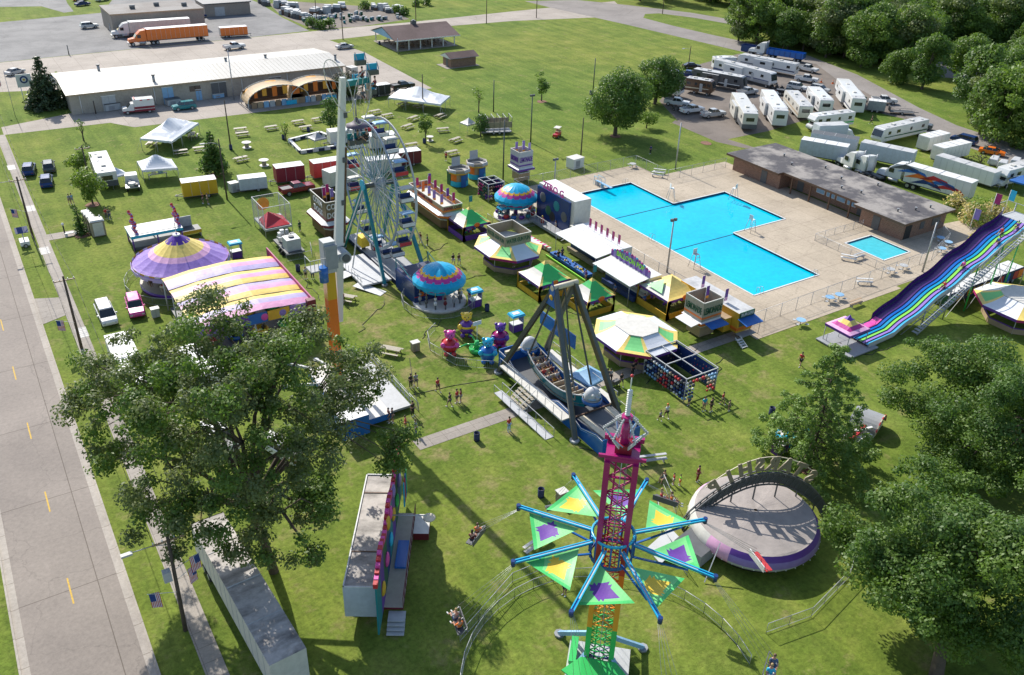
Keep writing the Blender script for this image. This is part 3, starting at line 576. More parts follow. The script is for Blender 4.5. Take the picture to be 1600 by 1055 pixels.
# ---------------- vehicles ----------------
def wheel(t, x, y, r=.34, w=.22):
    s = 1 if y > 0 else -1
    k = M().cyl((x, y-s*w, r), (x, y, r), r, 'rubber', 14).build('wheel', t)
    M().cyl((x, y-s*.02, r), (x, y+s*.015, r), r*.62, 'steel', 10).build('rim', k)
def lights(t, xf, xr, w, z):
    for s in (-1, 1):
        M().bx(xf, s*w, z, .08, .3, .16, 'lgrey').build('headlight', t); M().bx(xr, s*w, z+.05, .06, .22, .2, 'red').build('tail_light', t)
def car(kind, paint, nm, lb, x, y, h, cat='car', group=None):
    t = T(nm, lb, cat, x, y, h, group); P_ = 'p_'+paint
    if kind == 'sedan':
        body = [(-2.35, .3, .82), (2.3, .3, .8), (2.4, .55, .8), (2.3, .78, .78), (1.2, .95, .86), (-1.6, 1.0, .86), (-2.35, .95, .8), (-2.42, .6, .82)]
        cab = [(1.25, .95, .8), (.5, 1.4, .62), (-1.0, 1.44, .62), (-1.75, 1.0, .8)]; roof = [(.45, 1.4, .6), (-.95, 1.4, .6), (-.9, 1.47, .56), (.38, 1.46, .56)]; L_, W_, r_ = 1.45, .86, .33
    elif kind == 'suv':
        body = [(-2.35, .35, .88), (2.3, .35, .86), (2.42, .65, .86), (2.32, .98, .82), (1.1, 1.12, .92), (-2.2, 1.15, .92), (-2.42, .8, .88)]
        cab = [(1.2, 1.1, .85), (.55, 1.66, .7), (-1.95, 1.7, .7), (-2.28, 1.12, .85)]; roof = [(.5, 1.66, .68), (-1.95, 1.68, .68), (-1.9, 1.77, .62), (.4, 1.74, .62)]; L_, W_, r_ = 1.42, .92, .38
    elif kind == 'van':
        body = [(-2.55, .35, .92), (2.45, .35, .88), (2.55, .7, .88), (2.4, .98, .85), (1.6, 1.15, .95), (-2.45, 1.2, .95), (-2.6, .8, .92)]
        cab = [(1.75, 1.12, .88), (.9, 1.75, .74), (-2.2, 1.78, .74), (-2.5, 1.15, .88)]; roof = [(.85, 1.75, .72), (-2.2, 1.77, .72), (-2.15, 1.86, .66), (.75, 1.84, .66)]; L_, W_, r_ = 1.5, .95, .36
    elif kind == 'pickup':
        body = [(-2.85, .5, .94), (2.7, .45, .92), (2.85, .75, .92), (2.75, 1.15, .88), (1.2, 1.25, .95), (-2.85, 1.22, .95)]
        cab = [(1.3, 1.22, .88), (.65, 1.78, .72), (-.75, 1.8, .72), (-.95, 1.22, .88)]; roof = [(.6, 1.78, .7), (-.75, 1.8, .7), (-.72, 1.88, .64), (.5, 1.86, .64)]; L_, W_, r_ = 1.8, .95, .42
    M().hull(body, P_).build('body', t, bev=.07); M().hull(cab, 'glass').build('window', t, bev=.03); M().hull(roof, P_).build('roof', t, bev=.03)
    if kind == 'pickup': M().box(-2.75, -1.05, -.82, .82, 1.225, 1.235, 'dgrey').box(-2.8, -1.05, -.92, -.82, 1.2, 1.32, P_).box(-2.8, -1.05, .82, .92, 1.2, 1.32, P_).box(-2.85, -2.78, -.92, .92, 1.2, 1.32, P_).build('truck_bed', t)
    g = M()
    for xx in ((.0, -1.1) if kind != 'pickup' else (-.1,)):
        for s in (-1, 1): g.bar((xx, s*(W_-.07), 1.05), (xx, s*(W_-.24), 1.74 if kind != 'sedan' else 1.42), .09, .05, P_)
    g.build('pillar', t)
    for s in (-1, 1): M().bx(1.0, s*(W_+.08), 1.12, .12, .2, .16, P_).build('mirror', t)
    for xx in (-L_, L_):
        for s in (-1, 1): wheel(t, xx, s*W_, r_)
    lights(t, body[2][0]-.02, body[0][0]-.02, W_-.28, .68 if kind != 'pickup' else .85)
    return t
def cars(*rows):
    for kind, paint, nm, lb, p, q, w_ in rows:
        x, y, h, L_ = seg(p, q, 1.85); car(kind, paint, nm, lb, x, y, h+(math.pi if w_ else 0))
# rows: kind, colour, name, label, near-side rear ground pixel, near-side front ground pixel
cars(('suv', 'white', 'parked_car', 'silver white suv in the parking lot left of the tan warehouse', (131, 46), (152, 44), 0),
     ('suv', 'red', 'parked_car', 'dark red car at the top of the lot, beside a blue one', (117, 3), (138, 0), 0), ('sedan', 'dblue', 'parked_car', 'blue car on the far grass at the top left edge', (121, 11), (143, 8), 0),
     ('sedan', 'dblue', 'parked_car', 'dark blue car in shade right of the tan warehouse', (311, 30), (320, 28), 0), ('suv', 'white', 'parked_car', 'white car far back at the top edge left of the warehouse', (155, 3), (170, 1), 0),
     ('sedan', 'lgrey', 'parked_car', 'silver sedan on the street left of the spruce', (18, 120), (40, 114), 0), ('sedan', 'white', 'parked_car', 'white car mostly hidden between the spruce and the hall', (75, 131), (90, 127), 0),
     ('sedan', 'lgrey', 'parked_car', 'silver car by the corner of the apron near the pavilion', (532, 78), (550, 76), 0), ('pickup', 'white', 'parked_truck', 'white pickup driving on the street behind the hall', (361, 79), (377, 77), 0),
     ('suv', 'teal', 'parked_car', 'teal suv parked in front of the hall doors', (273, 175), (307, 171), 1), ('pickup', 'black', 'parked_truck', 'black pickup by the black cargo trailer', (616, 143), (649, 138), 0),
     ('suv', 'dblue', 'parked_car', 'leftmost dark blue suv of three on the grass, seen from the rear', (55, 276), (58, 263), 0), ('suv', 'dgrey', 'parked_car', 'dark grey suv behind the other two on the grass', (88, 272), (86, 258), 0),
     ('suv', 'dblue', 'parked_car', 'blue grey suv nearest the camera of the three on the grass', (84, 296), (84, 280), 0), ('suv', 'pink', 'parked_car', 'bright crimson suv on the grass beside the white van', (203, 499), (197, 478), 1),
     ('van', 'white', 'parked_van', 'white suv beside the sidewalk, left of the crimson one', (161, 515), (149, 488), 1),
     ('pickup', 'white', 'parked_truck', 'white pickup parked behind the long campers near the dump trailer', (1137, 102), (1160, 102), 0), ('pickup', 'white', 'parked_truck', 'white pickup parked by the blue dump trailer at the lane', (1243, 110), (1274, 116), 0),
     ('pickup', 'white', 'parked_truck', 'white pickup parked nose out behind the white suv', (1247, 128), (1270, 131), 0), ('suv', 'white', 'parked_car', 'white suv in the camper lot beside the dark motorcycles', (1229, 139), (1257, 144), 0),
     ('pickup', 'lgrey', 'parked_truck', 'silver pickup in front of the white motorhome at the lot centre', (1160, 152), (1183, 148), 0), ('pickup', 'white', 'parked_truck', 'white pickup with open bed beside the pile under the tree', (1066, 181), (1104, 176), 0),
     ('pickup', 'lgrey', 'parked_truck', 'silver white pickup closest to the old camper with a dark window', (1098, 187), (1137, 183), 0), ('sedan', 'black', 'parked_car', 'dark car at the back of the camper lot behind the motorhomes', (1068, 108), (1096, 108), 0),
     ('pickup', 'white', 'parked_truck', 'white pickup beside the small grey trailer at the lane edge', (1372, 163), (1392, 164), 0), ('sedan', 'dgreen', 'parked_car', 'dark green car between the big camper and the grey trailer', (1338, 160), (1350, 158), 0),
     ('pickup', 'dgrey', 'parked_truck', 'dark pickup behind the long white motorhome on the grass', (1420, 200), (1446, 204), 0), ('van', 'dblue', 'parked_van', 'dark blue minivan on the lane edge', (1486, 221), (1517, 229), 1),
     ('sedan', 'orange', 'parked_car', 'low orange sports car on the grass by the lane', (1529, 240), (1567, 247), 0), ('pickup', 'dred', 'parked_truck', 'dark red pickup hitched by the round red ornament', (449, 308), (488, 300), 0))
def box_body(t, L, W, z0, H_, m, name='body', roof=None, bev=.05, x0=0):
    return M().box(x0-L/2, x0+L/2, -W/2, W/2, z0, z0+H_, m, roof).build(name, t, bev=bev)
def trailer(nm, lb, p, q, W=2.5, H_=2.7, z0=1.1, m='white', roof=None, cat='trailer', group=None, ax=2, end=0, doors=True, L=None, flip=False):
    x, y, h, LL = seg(p, q, W); L = L or LL; t = T(nm, lb, cat, x, y, h+(math.pi if flip else 0), group)
    g = M().box(-L/2, L/2, -W/2, W/2, z0, z0+H_, m, roof or 'dirty_white'); k = max(3, int(L/1.2))
    for i in range(1, k): 
        for s in (-1, 1): g.bx(-L/2+i*L/k, s*(W/2+.012), z0+H_/2, .04, .02, H_-.15, 'lgrey')
    g.bx(0, 0, z0+H_+.03, .08, W-.1, .06, 'lgrey').bx(-L*.25, 0, z0+H_+.02, .04, W-.1, .04, 'lgrey').bx(L*.25, 0, z0+H_+.02, .04, W-.1, .04, 'lgrey').build('body', t)
    M().box(-L/2, L/2, -W/2+.3, W/2-.3, z0-.25, z0-.001, 'dgrey').build('chassis', t)
    for i in range(ax):
        for s in (-1, 1): wheel(t, -L/2+1.5+i*1.05, s*(W/2-.02), .42 if z0 > .8 else .34, .3)
    if doors:
        M().box(-L/2-.03, -L/2-.003, -W/2+.1, -.02, z0+.1, z0+H_-.12, 'offwhite').build('door', t); M().box(-L/2-.03, -L/2-.003, .02, W/2-.1, z0+.1, z0+H_-.12, 'offwhite').build('door', t)
    if z0 < .8: M().bar((L/2, -.6, z0-.05), (L/2+1.2, 0, z0-.05), .1, .1, 'dgrey').bar((L/2, .6, z0-.05), (L/2+1.2, 0, z0-.05), .1, .1, 'dgrey').cyl((L/2+.9, 0, 0), (L/2+.9, 0, z0+.2), .05, 'steel', 6).build('hitch', t)
    else: M().cyl((L/2-2.2, .7, 0), (L/2-2.2, .7, z0), .07, 'dgrey', 6).cyl((L/2-2.2, -.7, 0), (L/2-2.2, -.7, z0), .07, 'dgrey', 6).build('landing_leg', t)
    return t, L
def tractor(nm, lb, x, y, h, m, group=None):
    t = T(nm, lb, 'semi truck', x, y, h, group)
    M().hull([(-.6, 1., 1.2), (2.2, 1., 1.15), (3.6, 1., .95), (3.7, 1.3, .9), (3.5, 1.75, .85), (1.9, 2.0, .95), (-.6, 2.0, 1.2)], m).build('hood', t, bev=.08)
    M().hull([(-.9, 1.1, 1.22), (1.9, 1.1, 1.2), (2.0, 2., 1.15), (1.35, 2.9, 1.1), (.4, 3.7, 1.05), (-.9, 3.9, 1.15)], m).build('cab', t, bev=.08)
    M().hull([(1.96, 2.05, 1.02), (1.45, 2.82, .98), (1.5, 2.84, .98), (2.05, 2.05, 1.02)], 'glass').build('windscreen', t); 
    for s in (-1, 1): M().box(.5, 1.4, s*1.2-.02 if s > 0 else -1.23, 1.23 if s > 0 else -1.18, 2., 2.75, 'glass').build('window', t)
    M().box(-4.2, -.9, -.5, .5, .75, 1.05, 'dgrey').build('chassis', t); M().box(3.62, 3.8, -.95, .95, .5, .9, 'steel').build('bumper', t)
    for s in (-1, 1): M().cyl((-1.1, s*.95, 1.1), (-1.1, s*.95, 4.2), .1, 'steel', 8).build('exhaust', t); M().cyl((-.6, s*1.15, .75), (1.1, s*1.15, .75), .32, 'steel', 10).build('fuel_tank', t)
    for xx in (2.7, -2.4, -3.5):
        for s in (-1, 1): wheel(t, xx, s*1.22, .5, .35)
    return t
def artic(nm, lb, p, q, m, tm, roofm, H_=2.8, tlb='', fl=False):   # trailer with tractor in front, the cab beyond q
    t, L = trailer('semi_trailer', lb, p, q, 2.6, H_, 1.2, m, roofm, 'semi trailer'); h = t.rotation_euler.z
    x, y = t.location.x+math.cos(h)*(L/2+1.), t.location.y+math.sin(h)*(L/2+1.); tractor('semi_truck', tlb, x, y, h, tm); return t, L
artic('s', 'long orange semi trailer in the lot in front of the tan warehouse', (327, 63), (232, 71), 'p_orange', 'p_orange', 'white', tlb='orange semi cab with sleeper in front of the tan warehouse')
artic('s', 'off-white semi trailer behind the orange one', (300, 52), (205, 59), 'offwhite', 'p_white', 'white', tlb='white semi cab left of the orange one')
trailer('cargo_trailer', 'short orange cargo trailer alone in the parking lot', (388, 57), (346, 60), 2.3, 2.1, .6, 'p_orange', 'white', flip=True)
# ambulance
x, y, h, L_ = seg((243, 176), (192, 181), 2.3); t = T('ambulance', 'white and maroon ambulance in front of the hall', 'ambulance', x, y, h)
M().box(-3.2, .7, -1.15, 1.15, .9, 2.9, 'p_white').build('body', t, bev=.08); M().box(-3.2, .7, -1.17, 1.17, 1.05, 1.5, 'dred').build('stripe', t); M().box(-3.2, .7, -1.13, 1.13, .5, .9, 'dred').build('skirt', t)
M().hull([(.7, .5, 1.), (2.9, .5, .95), (3., .9, .95), (2.85, 1.3, .9), (1.9, 1.4, .95), (1.2, 2.1, .9), (.7, 2.15, 1.)], 'p_white').build('cab', t, bev=.06); M().hull([(1.93, 1.42, .85), (1.3, 2.02, .8), (1.4, 2.04, .8), (2.05, 1.42, .85)], 'glass').build('windscreen', t)
M().hull([(.7, .5, 1.02), (2.9, .5, .97), (2.9, .75, .97), (.7, .75, 1.02)], 'dred').build('stripe', t)
for xx in (-2.1, 2.1):
    for s in (-1, 1): wheel(t, xx, s*1.05, .4)
M().box(.3, .5, -.9, .9, 2.9, 3.05, 'red').build('light_bar', t)
for xx in (-2.2, -.8): M().bx(xx, 0, 2.75, .5, 2.34, .2, 'red').build('emblem', t)
# recreational vehicles
def rv(nm, lb, p, q, W=2.5, H_=2.6, z0=.75, m='p_white', kind='trailer', stripe='grey', flip=False, L=None, slide=True, cat='camper', endwin=True, roof='dirty_white', low=None):
    x, y, h, LL = seg(p, q, W); L = L or LL; t = T(nm, lb, cat, x, y, h+(math.pi if flip else 0))
    z1 = z0+H_
    if kind == 'motor': pr = [(-L/2, z0, W/2), (L/2-.3, z0, W/2), (L/2, z0+.5, W/2-.05), (L/2-.1, z0+1.2, W/2-.05), (L/2-.55, z1-.1, W/2-.05), (L/2-1, z1, W/2-.05), (-L/2, z1, W/2)]
    elif kind == 'fifth': pr = [(-L/2, z0, W/2), (L/2-2.4, z0, W/2), (L/2-2.3, z0+.8, W/2), (L/2-.2, z0+.9, W/2-.1), (L/2, z0+1.6, W/2-.15), (L/2-.5, z1+.15, W/2-.1), (L/2-2.6, z1+.2, W/2), (-L/2, z1, W/2)]
    elif kind == 'classc': pr = [(-L/2, z0, W/2), (L/2-1.9, z0, W/2), (L/2-1.9, z0+1.2, W/2), (L/2-.5, z0+1.3, W/2-.1), (L/2-.3, z0+1.7, W/2-.1), (L/2-.9, z1+.05, W/2-.1), (L/2-2.2, z1+.05, W/2), (-L/2, z1, W/2)]
    else: pr = [(-L/2, z0, W/2), (L/2-.5, z0, W/2), (L/2, z0+.7, W/2-.05), (L/2-.1, z1-.4, W/2-.05), (L/2-.6, z1, W/2-.05), (-L/2, z1, W/2)]
    M().hull(pr, m).build('body', t, bev=.07)
    if roof: M().box(-L/2+.05, L/2-1.0, -W/2+.06, W/2-.06, z1+.004, z1+.035, roof).build('roof', t)
    if low: M().box(-L/2-.01, L/2-.7, -W/2-.012, W/2+.012, z0-.02, z0+.9, low).build('lower_panel', t)
    if kind == 'classc':
        M().hull([(L/2-1.9, z0-.25, .95), (L/2-.1, z0-.2, .92), (L/2, z0+.2, .9), (L/2-.1, z0+.55, .85), (L/2-.7, z0+.7, .9), (L/2-1.2, z0+1.2, .85), (L/2-1.9, z0+1.2, .95)], m).build('cab', t, bev=.06)
        M().hull([(L/2-.68, z0+.72, .82), (L/2-1.12, z0+1.18, .78), (L/2-1.0, z0+1.18, .78), (L/2-.56, z0+.72, .82)], 'glass').build('windscreen', t)
    if kind == 'motor': M().hull([(L/2-.04, z0+1.05, W/2-.15), (L/2-.5, z1-.35, W/2-.2), (L/2-.4, z1-.35, W/2-.2), (L/2+.03, z0+1.05, W/2-.15)], 'glass').build('windscreen', t)
    for i, f in enumerate((-.38, -.12, .15, .34)):
        w_ = [.9, .6, 1.1, .8][i]
        for s in (-1, 1): M().bx(f*L, s*(W/2+.01), z0+H_*.62, w_, .04, .62, 'glass').build('window', t)
    M().bx(.25*L-1.2, -W/2-.01, z0+1., .7, .05, 1.8, 'lgrey').build('door', t)
    for s in (-1, 1):
        M().hull([(-L/2+.1, z0+.5, .012), (L/2-1., z0+.75, .012), (L/2-1., z0+.9, .012), (-L/2+.1, z0+.8, .012)], stripe).build('stripe', t, loc=(0, s*(W/2+.004), 0))
    if endwin: M().bx(-L/2-.01, 0, z0+H_*.6, .04, W*.55, .75, 'glass').build('window', t)
    for f in (-.22, .18): M().box(f*L-.4, f*L+.4, -.35, .35, z1+.03, z1+.28, 'offwhite').build('roof_unit', t, bev=.04)
    for f in (-.4, 0.02, .32): M().bx(f*L, .45, z1+.08, .45, .45, .1, 'lgrey').build('roof_vent', t)
    if slide:
        for s, q in ((-1, -.3), (1, -.12)): y_ = sorted((s*(W/2+.02), s*(W/2+.6))); M().box(L*q, L*(q+.32), *y_, z0+.25, z1-.3, m, 'lgrey').build('slide_out', t, bev=.03); M().bx(L*(q+.16), s*(W/2+.62), z0+H_*.6, 1.4, .04, .6, 'glass').build('window', t)
    for i in range(2):
        for s in (-1, 1): wheel(t, (-L*.12+i*.9) if kind in ('trailer', 'fifth') else (-L/2+2.3, L/2-1.3)[i], s*(W/2-.02), .38, .25)
    if kind == 'trailer': M().bar((L/2, -.5, z0-.1), (L/2+1.1, 0, z0-.1), .1, .1, 'dgrey').bar((L/2, .5, z0-.1), (L/2+1.1, 0, z0-.1), .1, .1, 'dgrey').build('hitch', t)
    return t
rv('motorhome', 'brown and cream striped motorhome nearest the shade tree', (1069, 145), (1112, 152), m='p_brown', kind='motor', stripe='cream', H_=2.7, slide=False, low='brown')
rv('motorhome', 'dark motorhome with white swooshes parked behind the brown one', (1080, 131), (1160, 146), m='p_dgrey', kind='motor', stripe='white', H_=2.8, low='black')
rv('motorhome', 'long white motorhome with dark trim behind the dark one', (1113, 115), (1203, 139), m='p_white', kind='motor', stripe='dblue', H_=2.8, low='grey')
rv('camper_trailer', 'long white travel trailer farthest back beside the blue dump trailer', (1240, 122), (1150, 105), m='p_white', stripe='navy', H_=2.6)
rv('camper_trailer', 'white fifth-wheel camper at the back, nose toward the lane', (1115, 112), (1150, 112), m='p_white', kind='fifth', stripe='grey', slide=False)
def rv_end(lb, near, far, kind, m, stripe, H_=3.1, nm='camper_trailer', z0=.75, slide=True, flip=False, L=None, low=None, W=3.0):
    # campers seen end-on: near end centre pixel, far end centre pixel
    a = G(*near); b = G(*far); h = ang(a, b); LL = L or math.hypot(b[0]-a[0], b[1]-a[1])
    x, y = a[0]+math.cos(h)*LL/2, a[1]+math.sin(h)*LL/2
    global seg; s0 = seg; seg = lambda p, q, w: (x, y, h, LL)
    try: return rv(nm, lb, 0, 0, W=W, H_=H_, z0=z0, m=m, kind=kind, stripe=stripe, slide=slide, flip=flip, low=low)
    finally: seg = s0
rv_end('old grey white camper with a big dark rear window, leftmost of its row', (1169, 207), (1148, 172), 'fifth', 'p_offwhite', 'dgrey', low='dgrey')
rv_end('grey-ended white fifth-wheel camper, second of the row', (1216, 202), (1194, 167), 'fifth', 'p_white', 'grey')
rv_end('cream-sided camper without slide-out, between two bright white ones', (1256, 190), (1232, 162), 'trailer', 'p_offwhite', 'tan', slide=False, H_=2.5)
rv_end('shorter white camper with twin rear windows, left of the largest one', (1288, 181), (1266, 158), 'fifth', 'p_white', 'grey', H_=2.6)
rv_end('largest white fifth-wheel camper with two open slide-outs by the traffic cones', (1337, 181), (1311, 148), 'fifth', 'p_white', 'navy', H_=3.0)
trailer('cargo_trailer', 'small two-tone grey trailer beside the largest camper', (1354, 175), (1381, 178), 2.2, 2.0, .55, 'grey', 'white', flip=True)
rv('motorhome', 'cream cab-over motorhome parked on the grass above the box truck', (1332, 200), (1268, 208), m='p_white', kind='classc', stripe='green', slide=False)
rv('motorhome', 'white motorhome with large windscreen on the grass beside the lane', (1446, 212), (1374, 229), m='p_white', kind='motor', stripe='dgreen', slide=False, H_=2.6)
rv('motorhome', 'white cab-over motorhome cut by the right edge of the picture', (1622, 280), (1566, 297), m='p_white', kind='classc', stripe='grey', slide=False)
rv('camper_trailer', 'white camper mostly hidden behind the broad tree', (1018, 128), (1056, 134), stripe='navy', slide=False)
rv('motorhome', 'pale motorhome half behind the broad tree beside the brown one', (1024, 148), (1062, 155), kind='motor', stripe='grey', slide=False)
cars(('pickup', 'dgrey', 'parked_truck', 'dark grey pickup left of the broad tree trunk line', (1004, 134), (1020, 137), 0), ('suv', 'white', 'parked_car', 'white suv behind the dark pickup at the broad tree', (1030, 112), (1048, 114), 0), ('pickup', 'white', 'parked_truck', 'white pickup at the far left end of the lot, under the leaves', (1048, 166), (1064, 168), 0),
     ('suv', 'dgrey', 'parked_car', 'dark suv between the second and third end-on campers', (1206, 160), (1200, 150), 0), ('pickup', 'black', 'parked_truck', 'black pickup behind the cream-sided camper', (1222, 150), (1240, 152), 0), ('suv', 'lgrey', 'parked_car', 'silver suv above the shorter white camper', (1268, 143), (1288, 147), 0), ('pickup', 'dblue', 'parked_truck', 'dark blue pickup left of the dark motorhome tail', (1066, 122), (1082, 124), 0))
# box truck
x, y, h, L_ = seg((1270, 226), (1340, 223), 2.5); t = T('box_truck', 'pale blue-white box truck facing right, behind the bath house', 'truck', x, y, h)
M().box(-4.2, 2.2, -1.25, 1.25, 1.1, 3.7, 'pale', 'dirty_white').build('cargo_box', t, bev=.04); M().hull([(2.3, .7, 1.1), (4.3, .7, 1.), (4.4, 1.2, .95), (3.9, 1.6, .95), (3.3, 2.5, .95), (2.3, 2.55, 1.1)], 'p_white').build('cab', t, bev=.06)
M().hull([(3.9, 1.65, .85), (3.35, 2.42, .85), (3.45, 2.42, .85), (4.0, 1.65, .85)], 'glass').build('windscreen', t); M().box(-4.2, 2.2, -.5, .5, .8, 1.1, 'dgrey').build('chassis', t)
for xx in (-2.8, 3.3):
    for s in (-1, 1): wheel(t, xx, s*1.15, .48, .3)
trailer('cargo_trailer', 'white cargo container trailer directly behind the bath house roof', (1246, 247), (1318, 260), m='pale', roof='white', z0=.9)
trailer('cargo_trailer', 'grey topped container trailer between the box truck and the white one', (1262, 236), (1334, 248), m='pale', roof='dgrey', z0=.9)
trailer('cargo_trailer', 'long pale trailer beside the motorhome on the grass', (1338, 252), (1420, 270), m='pale', roof='dirty_white', z0=1.0)
trailer('cargo_trailer', 'white enclosed trailer with dark rear door seam, nearer the motorhome', (1447, 240), (1479, 232), 2.5, 2.5, .6, 'p_white', 'white')
trailer('cargo_trailer', 'white enclosed twin-axle trailer in front of its twin', (1469, 257), (1512, 247), 2.5, 2.5, .6, 'p_white', 'white')
for (px, py, lb) in ((1332, 268, 'white blue semi cab left of two behind the bath house'), (1350, 274, 'second white blue semi cab, right of its neighbour')):
    x, y = G(px, py); tractor('semi_truck', lb, x, y, R(80), 'p_white')
# show trailer with swooshes
t, L = trailer('show_trailer', 'white semi trailer painted with red and blue swooshes behind the bath house', (1508, 322), (1408, 292), m='p_white', roof='white', H_=2.9, z0=1.1, cat='semi trailer')
rs = random.Random(2)
for i, (m_, z) in enumerate((('red', 1.5), ('blue', 1.9), ('red', 2.3), ('dblue', 1.3), ('orange', 2.0), ('blue', 2.6), ('dgrey', 2.9))):
    x0 = -L/2+.6+i*1.3; s = -1 if math.cos(t.rotation_euler.z) > 0 else 1
    M().prism([(x0, z), (x0+2.5, z+.4), (x0+5.6, z-.1), (x0+3.2, z+1.1), (x0+.8, z+.75)], 0, .02, m_).build('swoosh', t).matrix_local = Matrix.Translation((0, s*1.26, 0)) @ Matrix.Rotation(R(90), 4, 'X') @ Matrix.Translation((0, 0, -.0 if s < 0 else -.02))
h = t.rotation_euler.z; tractor('semi_truck', 'white semi cab with dark red sleeper at the swoosh trailer', t.location.x+math.cos(h)*(L/2+1.5), t.location.y+math.sin(h)*(L/2+1.5), h, 'p_white')
trailer('office_trailer', 'low white office trailer with one dark window beyond the swoosh trailer', (1455, 268), (1546, 297), m='p_white', roof='dirty_white', z0=.7, H_=2.4)
# blue dump trailer and semi
x, y, h, L_ = seg((1196, 90), (1253, 99), 2.4); t = T('dump_trailer', 'long open blue dump trailer beside the curving lane', 'trailer', x, y, h)
g = M().box(-L_/2, L_/2, -1.2, -1.12, 1, 2.4, 'p_blue').box(-L_/2, L_/2, 1.12, 1.2, 1, 2.4, 'p_blue').box(-L_/2, -L_/2+.08, -1.12, 1.12, 1, 2.4, 'p_blue').box(L_/2-.08, L_/2, -1.12, 1.12, 1, 2.4, 'p_blue').box(-L_/2, L_/2, -1.12, 1.12, .9, 1.0, 'p_blue'); g.build('hopper', t)
for i in range(7): g = M().bx(-L_/2+.6+i*(L_-1.2)/6, -1.24, 1.7, .1, .06, 1.4, 'dblue').build('rib', t)
for xx in (L_/2-1.2, L_/2-2.2):
    for s in (-1, 1): wheel(t, xx, s*1.15, .45)
tractor('semi_truck', 'white semi cab pulling the blue dump trailer', *G(1190, 88), R(180)+h, 'p_white')
x, y, h, L_ = seg((1158, 80), (1182, 84), 2.2); t = T('dumpster', 'open blue roll-off dumpster left of the white semi cab', 'dumpster', x, y, h)
M().box(-2.5, 2.5, -1.1, -1.02, .2, 1.8, 'dblue').box(-2.5, 2.5, 1.02, 1.1, .2, 1.8, 'dblue').box(-2.5, -2.42, -1.02, 1.02, .2, 1.8, 'dblue').box(2.42, 2.5, -1.02, 1.02, .2, 1.8, 'dblue').box(-2.5, 2.5, -1.02, 1.02, .12, .2, 'dblue').build('bin', t); M().box(-2.5, 2.5, -.9, -.7, 0, .12, 'dgrey').box(-2.5, 2.5, .7, .9, 0, .12, 'dgrey').build('skid', t)
# left lawn trailers
trailer('food_trailer', 'yellow concession trailer with white roof on the left lawn', (342, 307), (288, 314), 2.3, 2.3, .6, 'p_gold', 'white', ax=1, flip=False)
trailer('cargo_trailer', 'pale blue-white enclosed trailer by the generator box', (419, 298), (376, 303), 2.2, 1.9, .5, 'pale', 'white', ax=1)
trailer('food_trailer', 'dark red concession trailer with white roof behind the red pickup', (478, 285), (434, 291), 2.4, 2.4, .6, 'dred', 'white', ax=1)
trailer('food_trailer', 'orange red concession trailer partly behind the tall white arm', (545, 276), (492, 284), 2.4, 2.5, .6, 'red', 'white', ax=1)
trailer('cargo_trailer', 'white trailer with lilac signs, left of the ferris wheel', (560, 286), (518, 298), 2.4, 2.4, .6, 'offwhite', 'white', ax=1)
trailer('food_trailer', 'black concession trailer with white roof right of the ferris wheel', (659, 258), (622, 263), 2.3, 2.2, .5, 'maroon', 'white', ax=1)
trailer('cargo_trailer', 'black cargo trailer with white roof next to the black pickup', (611, 149), (583, 153), 2.2, 2.0, .5, 'black', 'white', ax=1, flip=True)
trailer('cargo_trailer', 'small white cargo box behind the dark bush', (560, 122), (550, 124), 2.3, 2.2, .4, 'offwhite', 'white', ax=1)
rv_end('white camper with open awning on the left lawn', (172, 298), (157, 262), 'trailer', 'p_white', 'dgrey', H_=2.3, slide=False, low='dgrey')
x, y = G(208, 292); t = T('service_truck', 'white flatbed service truck loaded with gear, beside the white camper', 'truck', x, y, R(80))
M().hull([(.6, .7, .95), (2.7, .7, .9), (2.8, 1.2, .85), (1.9, 1.4, .9), (1.4, 2.1, .85), (.6, 2.1, .95)], 'p_white').build('cab', t, bev=.06); M().box(-3., .5, -1.05, 1.05, .8, .95, 'steel').build('flatbed', t); M().box(-.8, .4, -.95, .95, .95, 2.2, 'p_white').build('tool_box', t)
M().cyl((-2.2, 0, .95), (-2.2, 0, 1.5), .55, 'offwhite', 12).cyl((-1.3, .3, .95), (-1.3, .3, 1.6), .35, 'grey', 10).bx(-2.4, -.6, 1.15, .8, .5, .4, 'dgrey').build('gear', t); M().hull([(1.92, 1.42, .8), (1.45, 2.02, .78), (1.55, 2.04, .78), (2.04, 1.42, .8)], 'glass').build('windscreen', t)
for xx in (-2, 1.9):
    for s in (-1, 1): wheel(t, xx, s*.95, .4)
# foreground semi trailer, bottom left
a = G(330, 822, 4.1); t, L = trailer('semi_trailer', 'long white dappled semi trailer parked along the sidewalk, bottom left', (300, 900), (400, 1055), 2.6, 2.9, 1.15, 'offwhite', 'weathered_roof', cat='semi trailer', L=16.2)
t.location = (9.0, 48.2, 0); t.rotation_euler.z = R(-87)
M().box(-8.1, -8.02, -1.32, 1.32, 1.2, 4.05, 'white').build('rear_frame', t)
# trailers half hidden beneath the big tree
trailer('cargo_trailer', 'white trailer under the big tree beside the sidewalk', (206, 648), (172, 566), 2.5, 2.6, .8, 'p_white', 'white')
trailer('cargo_trailer', 'white trailer roof glimpsed through the middle of the big tree', (322, 632), (285, 585), 2.5, 2.6, .8, 'p_white', 'white')
car('pickup', 'white', 'parked_truck', 'white pickup beneath the big tree, glimpsed through branches', *G(440, 710), R(110)); car('pickup', 'white', 'parked_truck', 'white pickup under the big tree left of the other one', *G(345, 690), R(95))
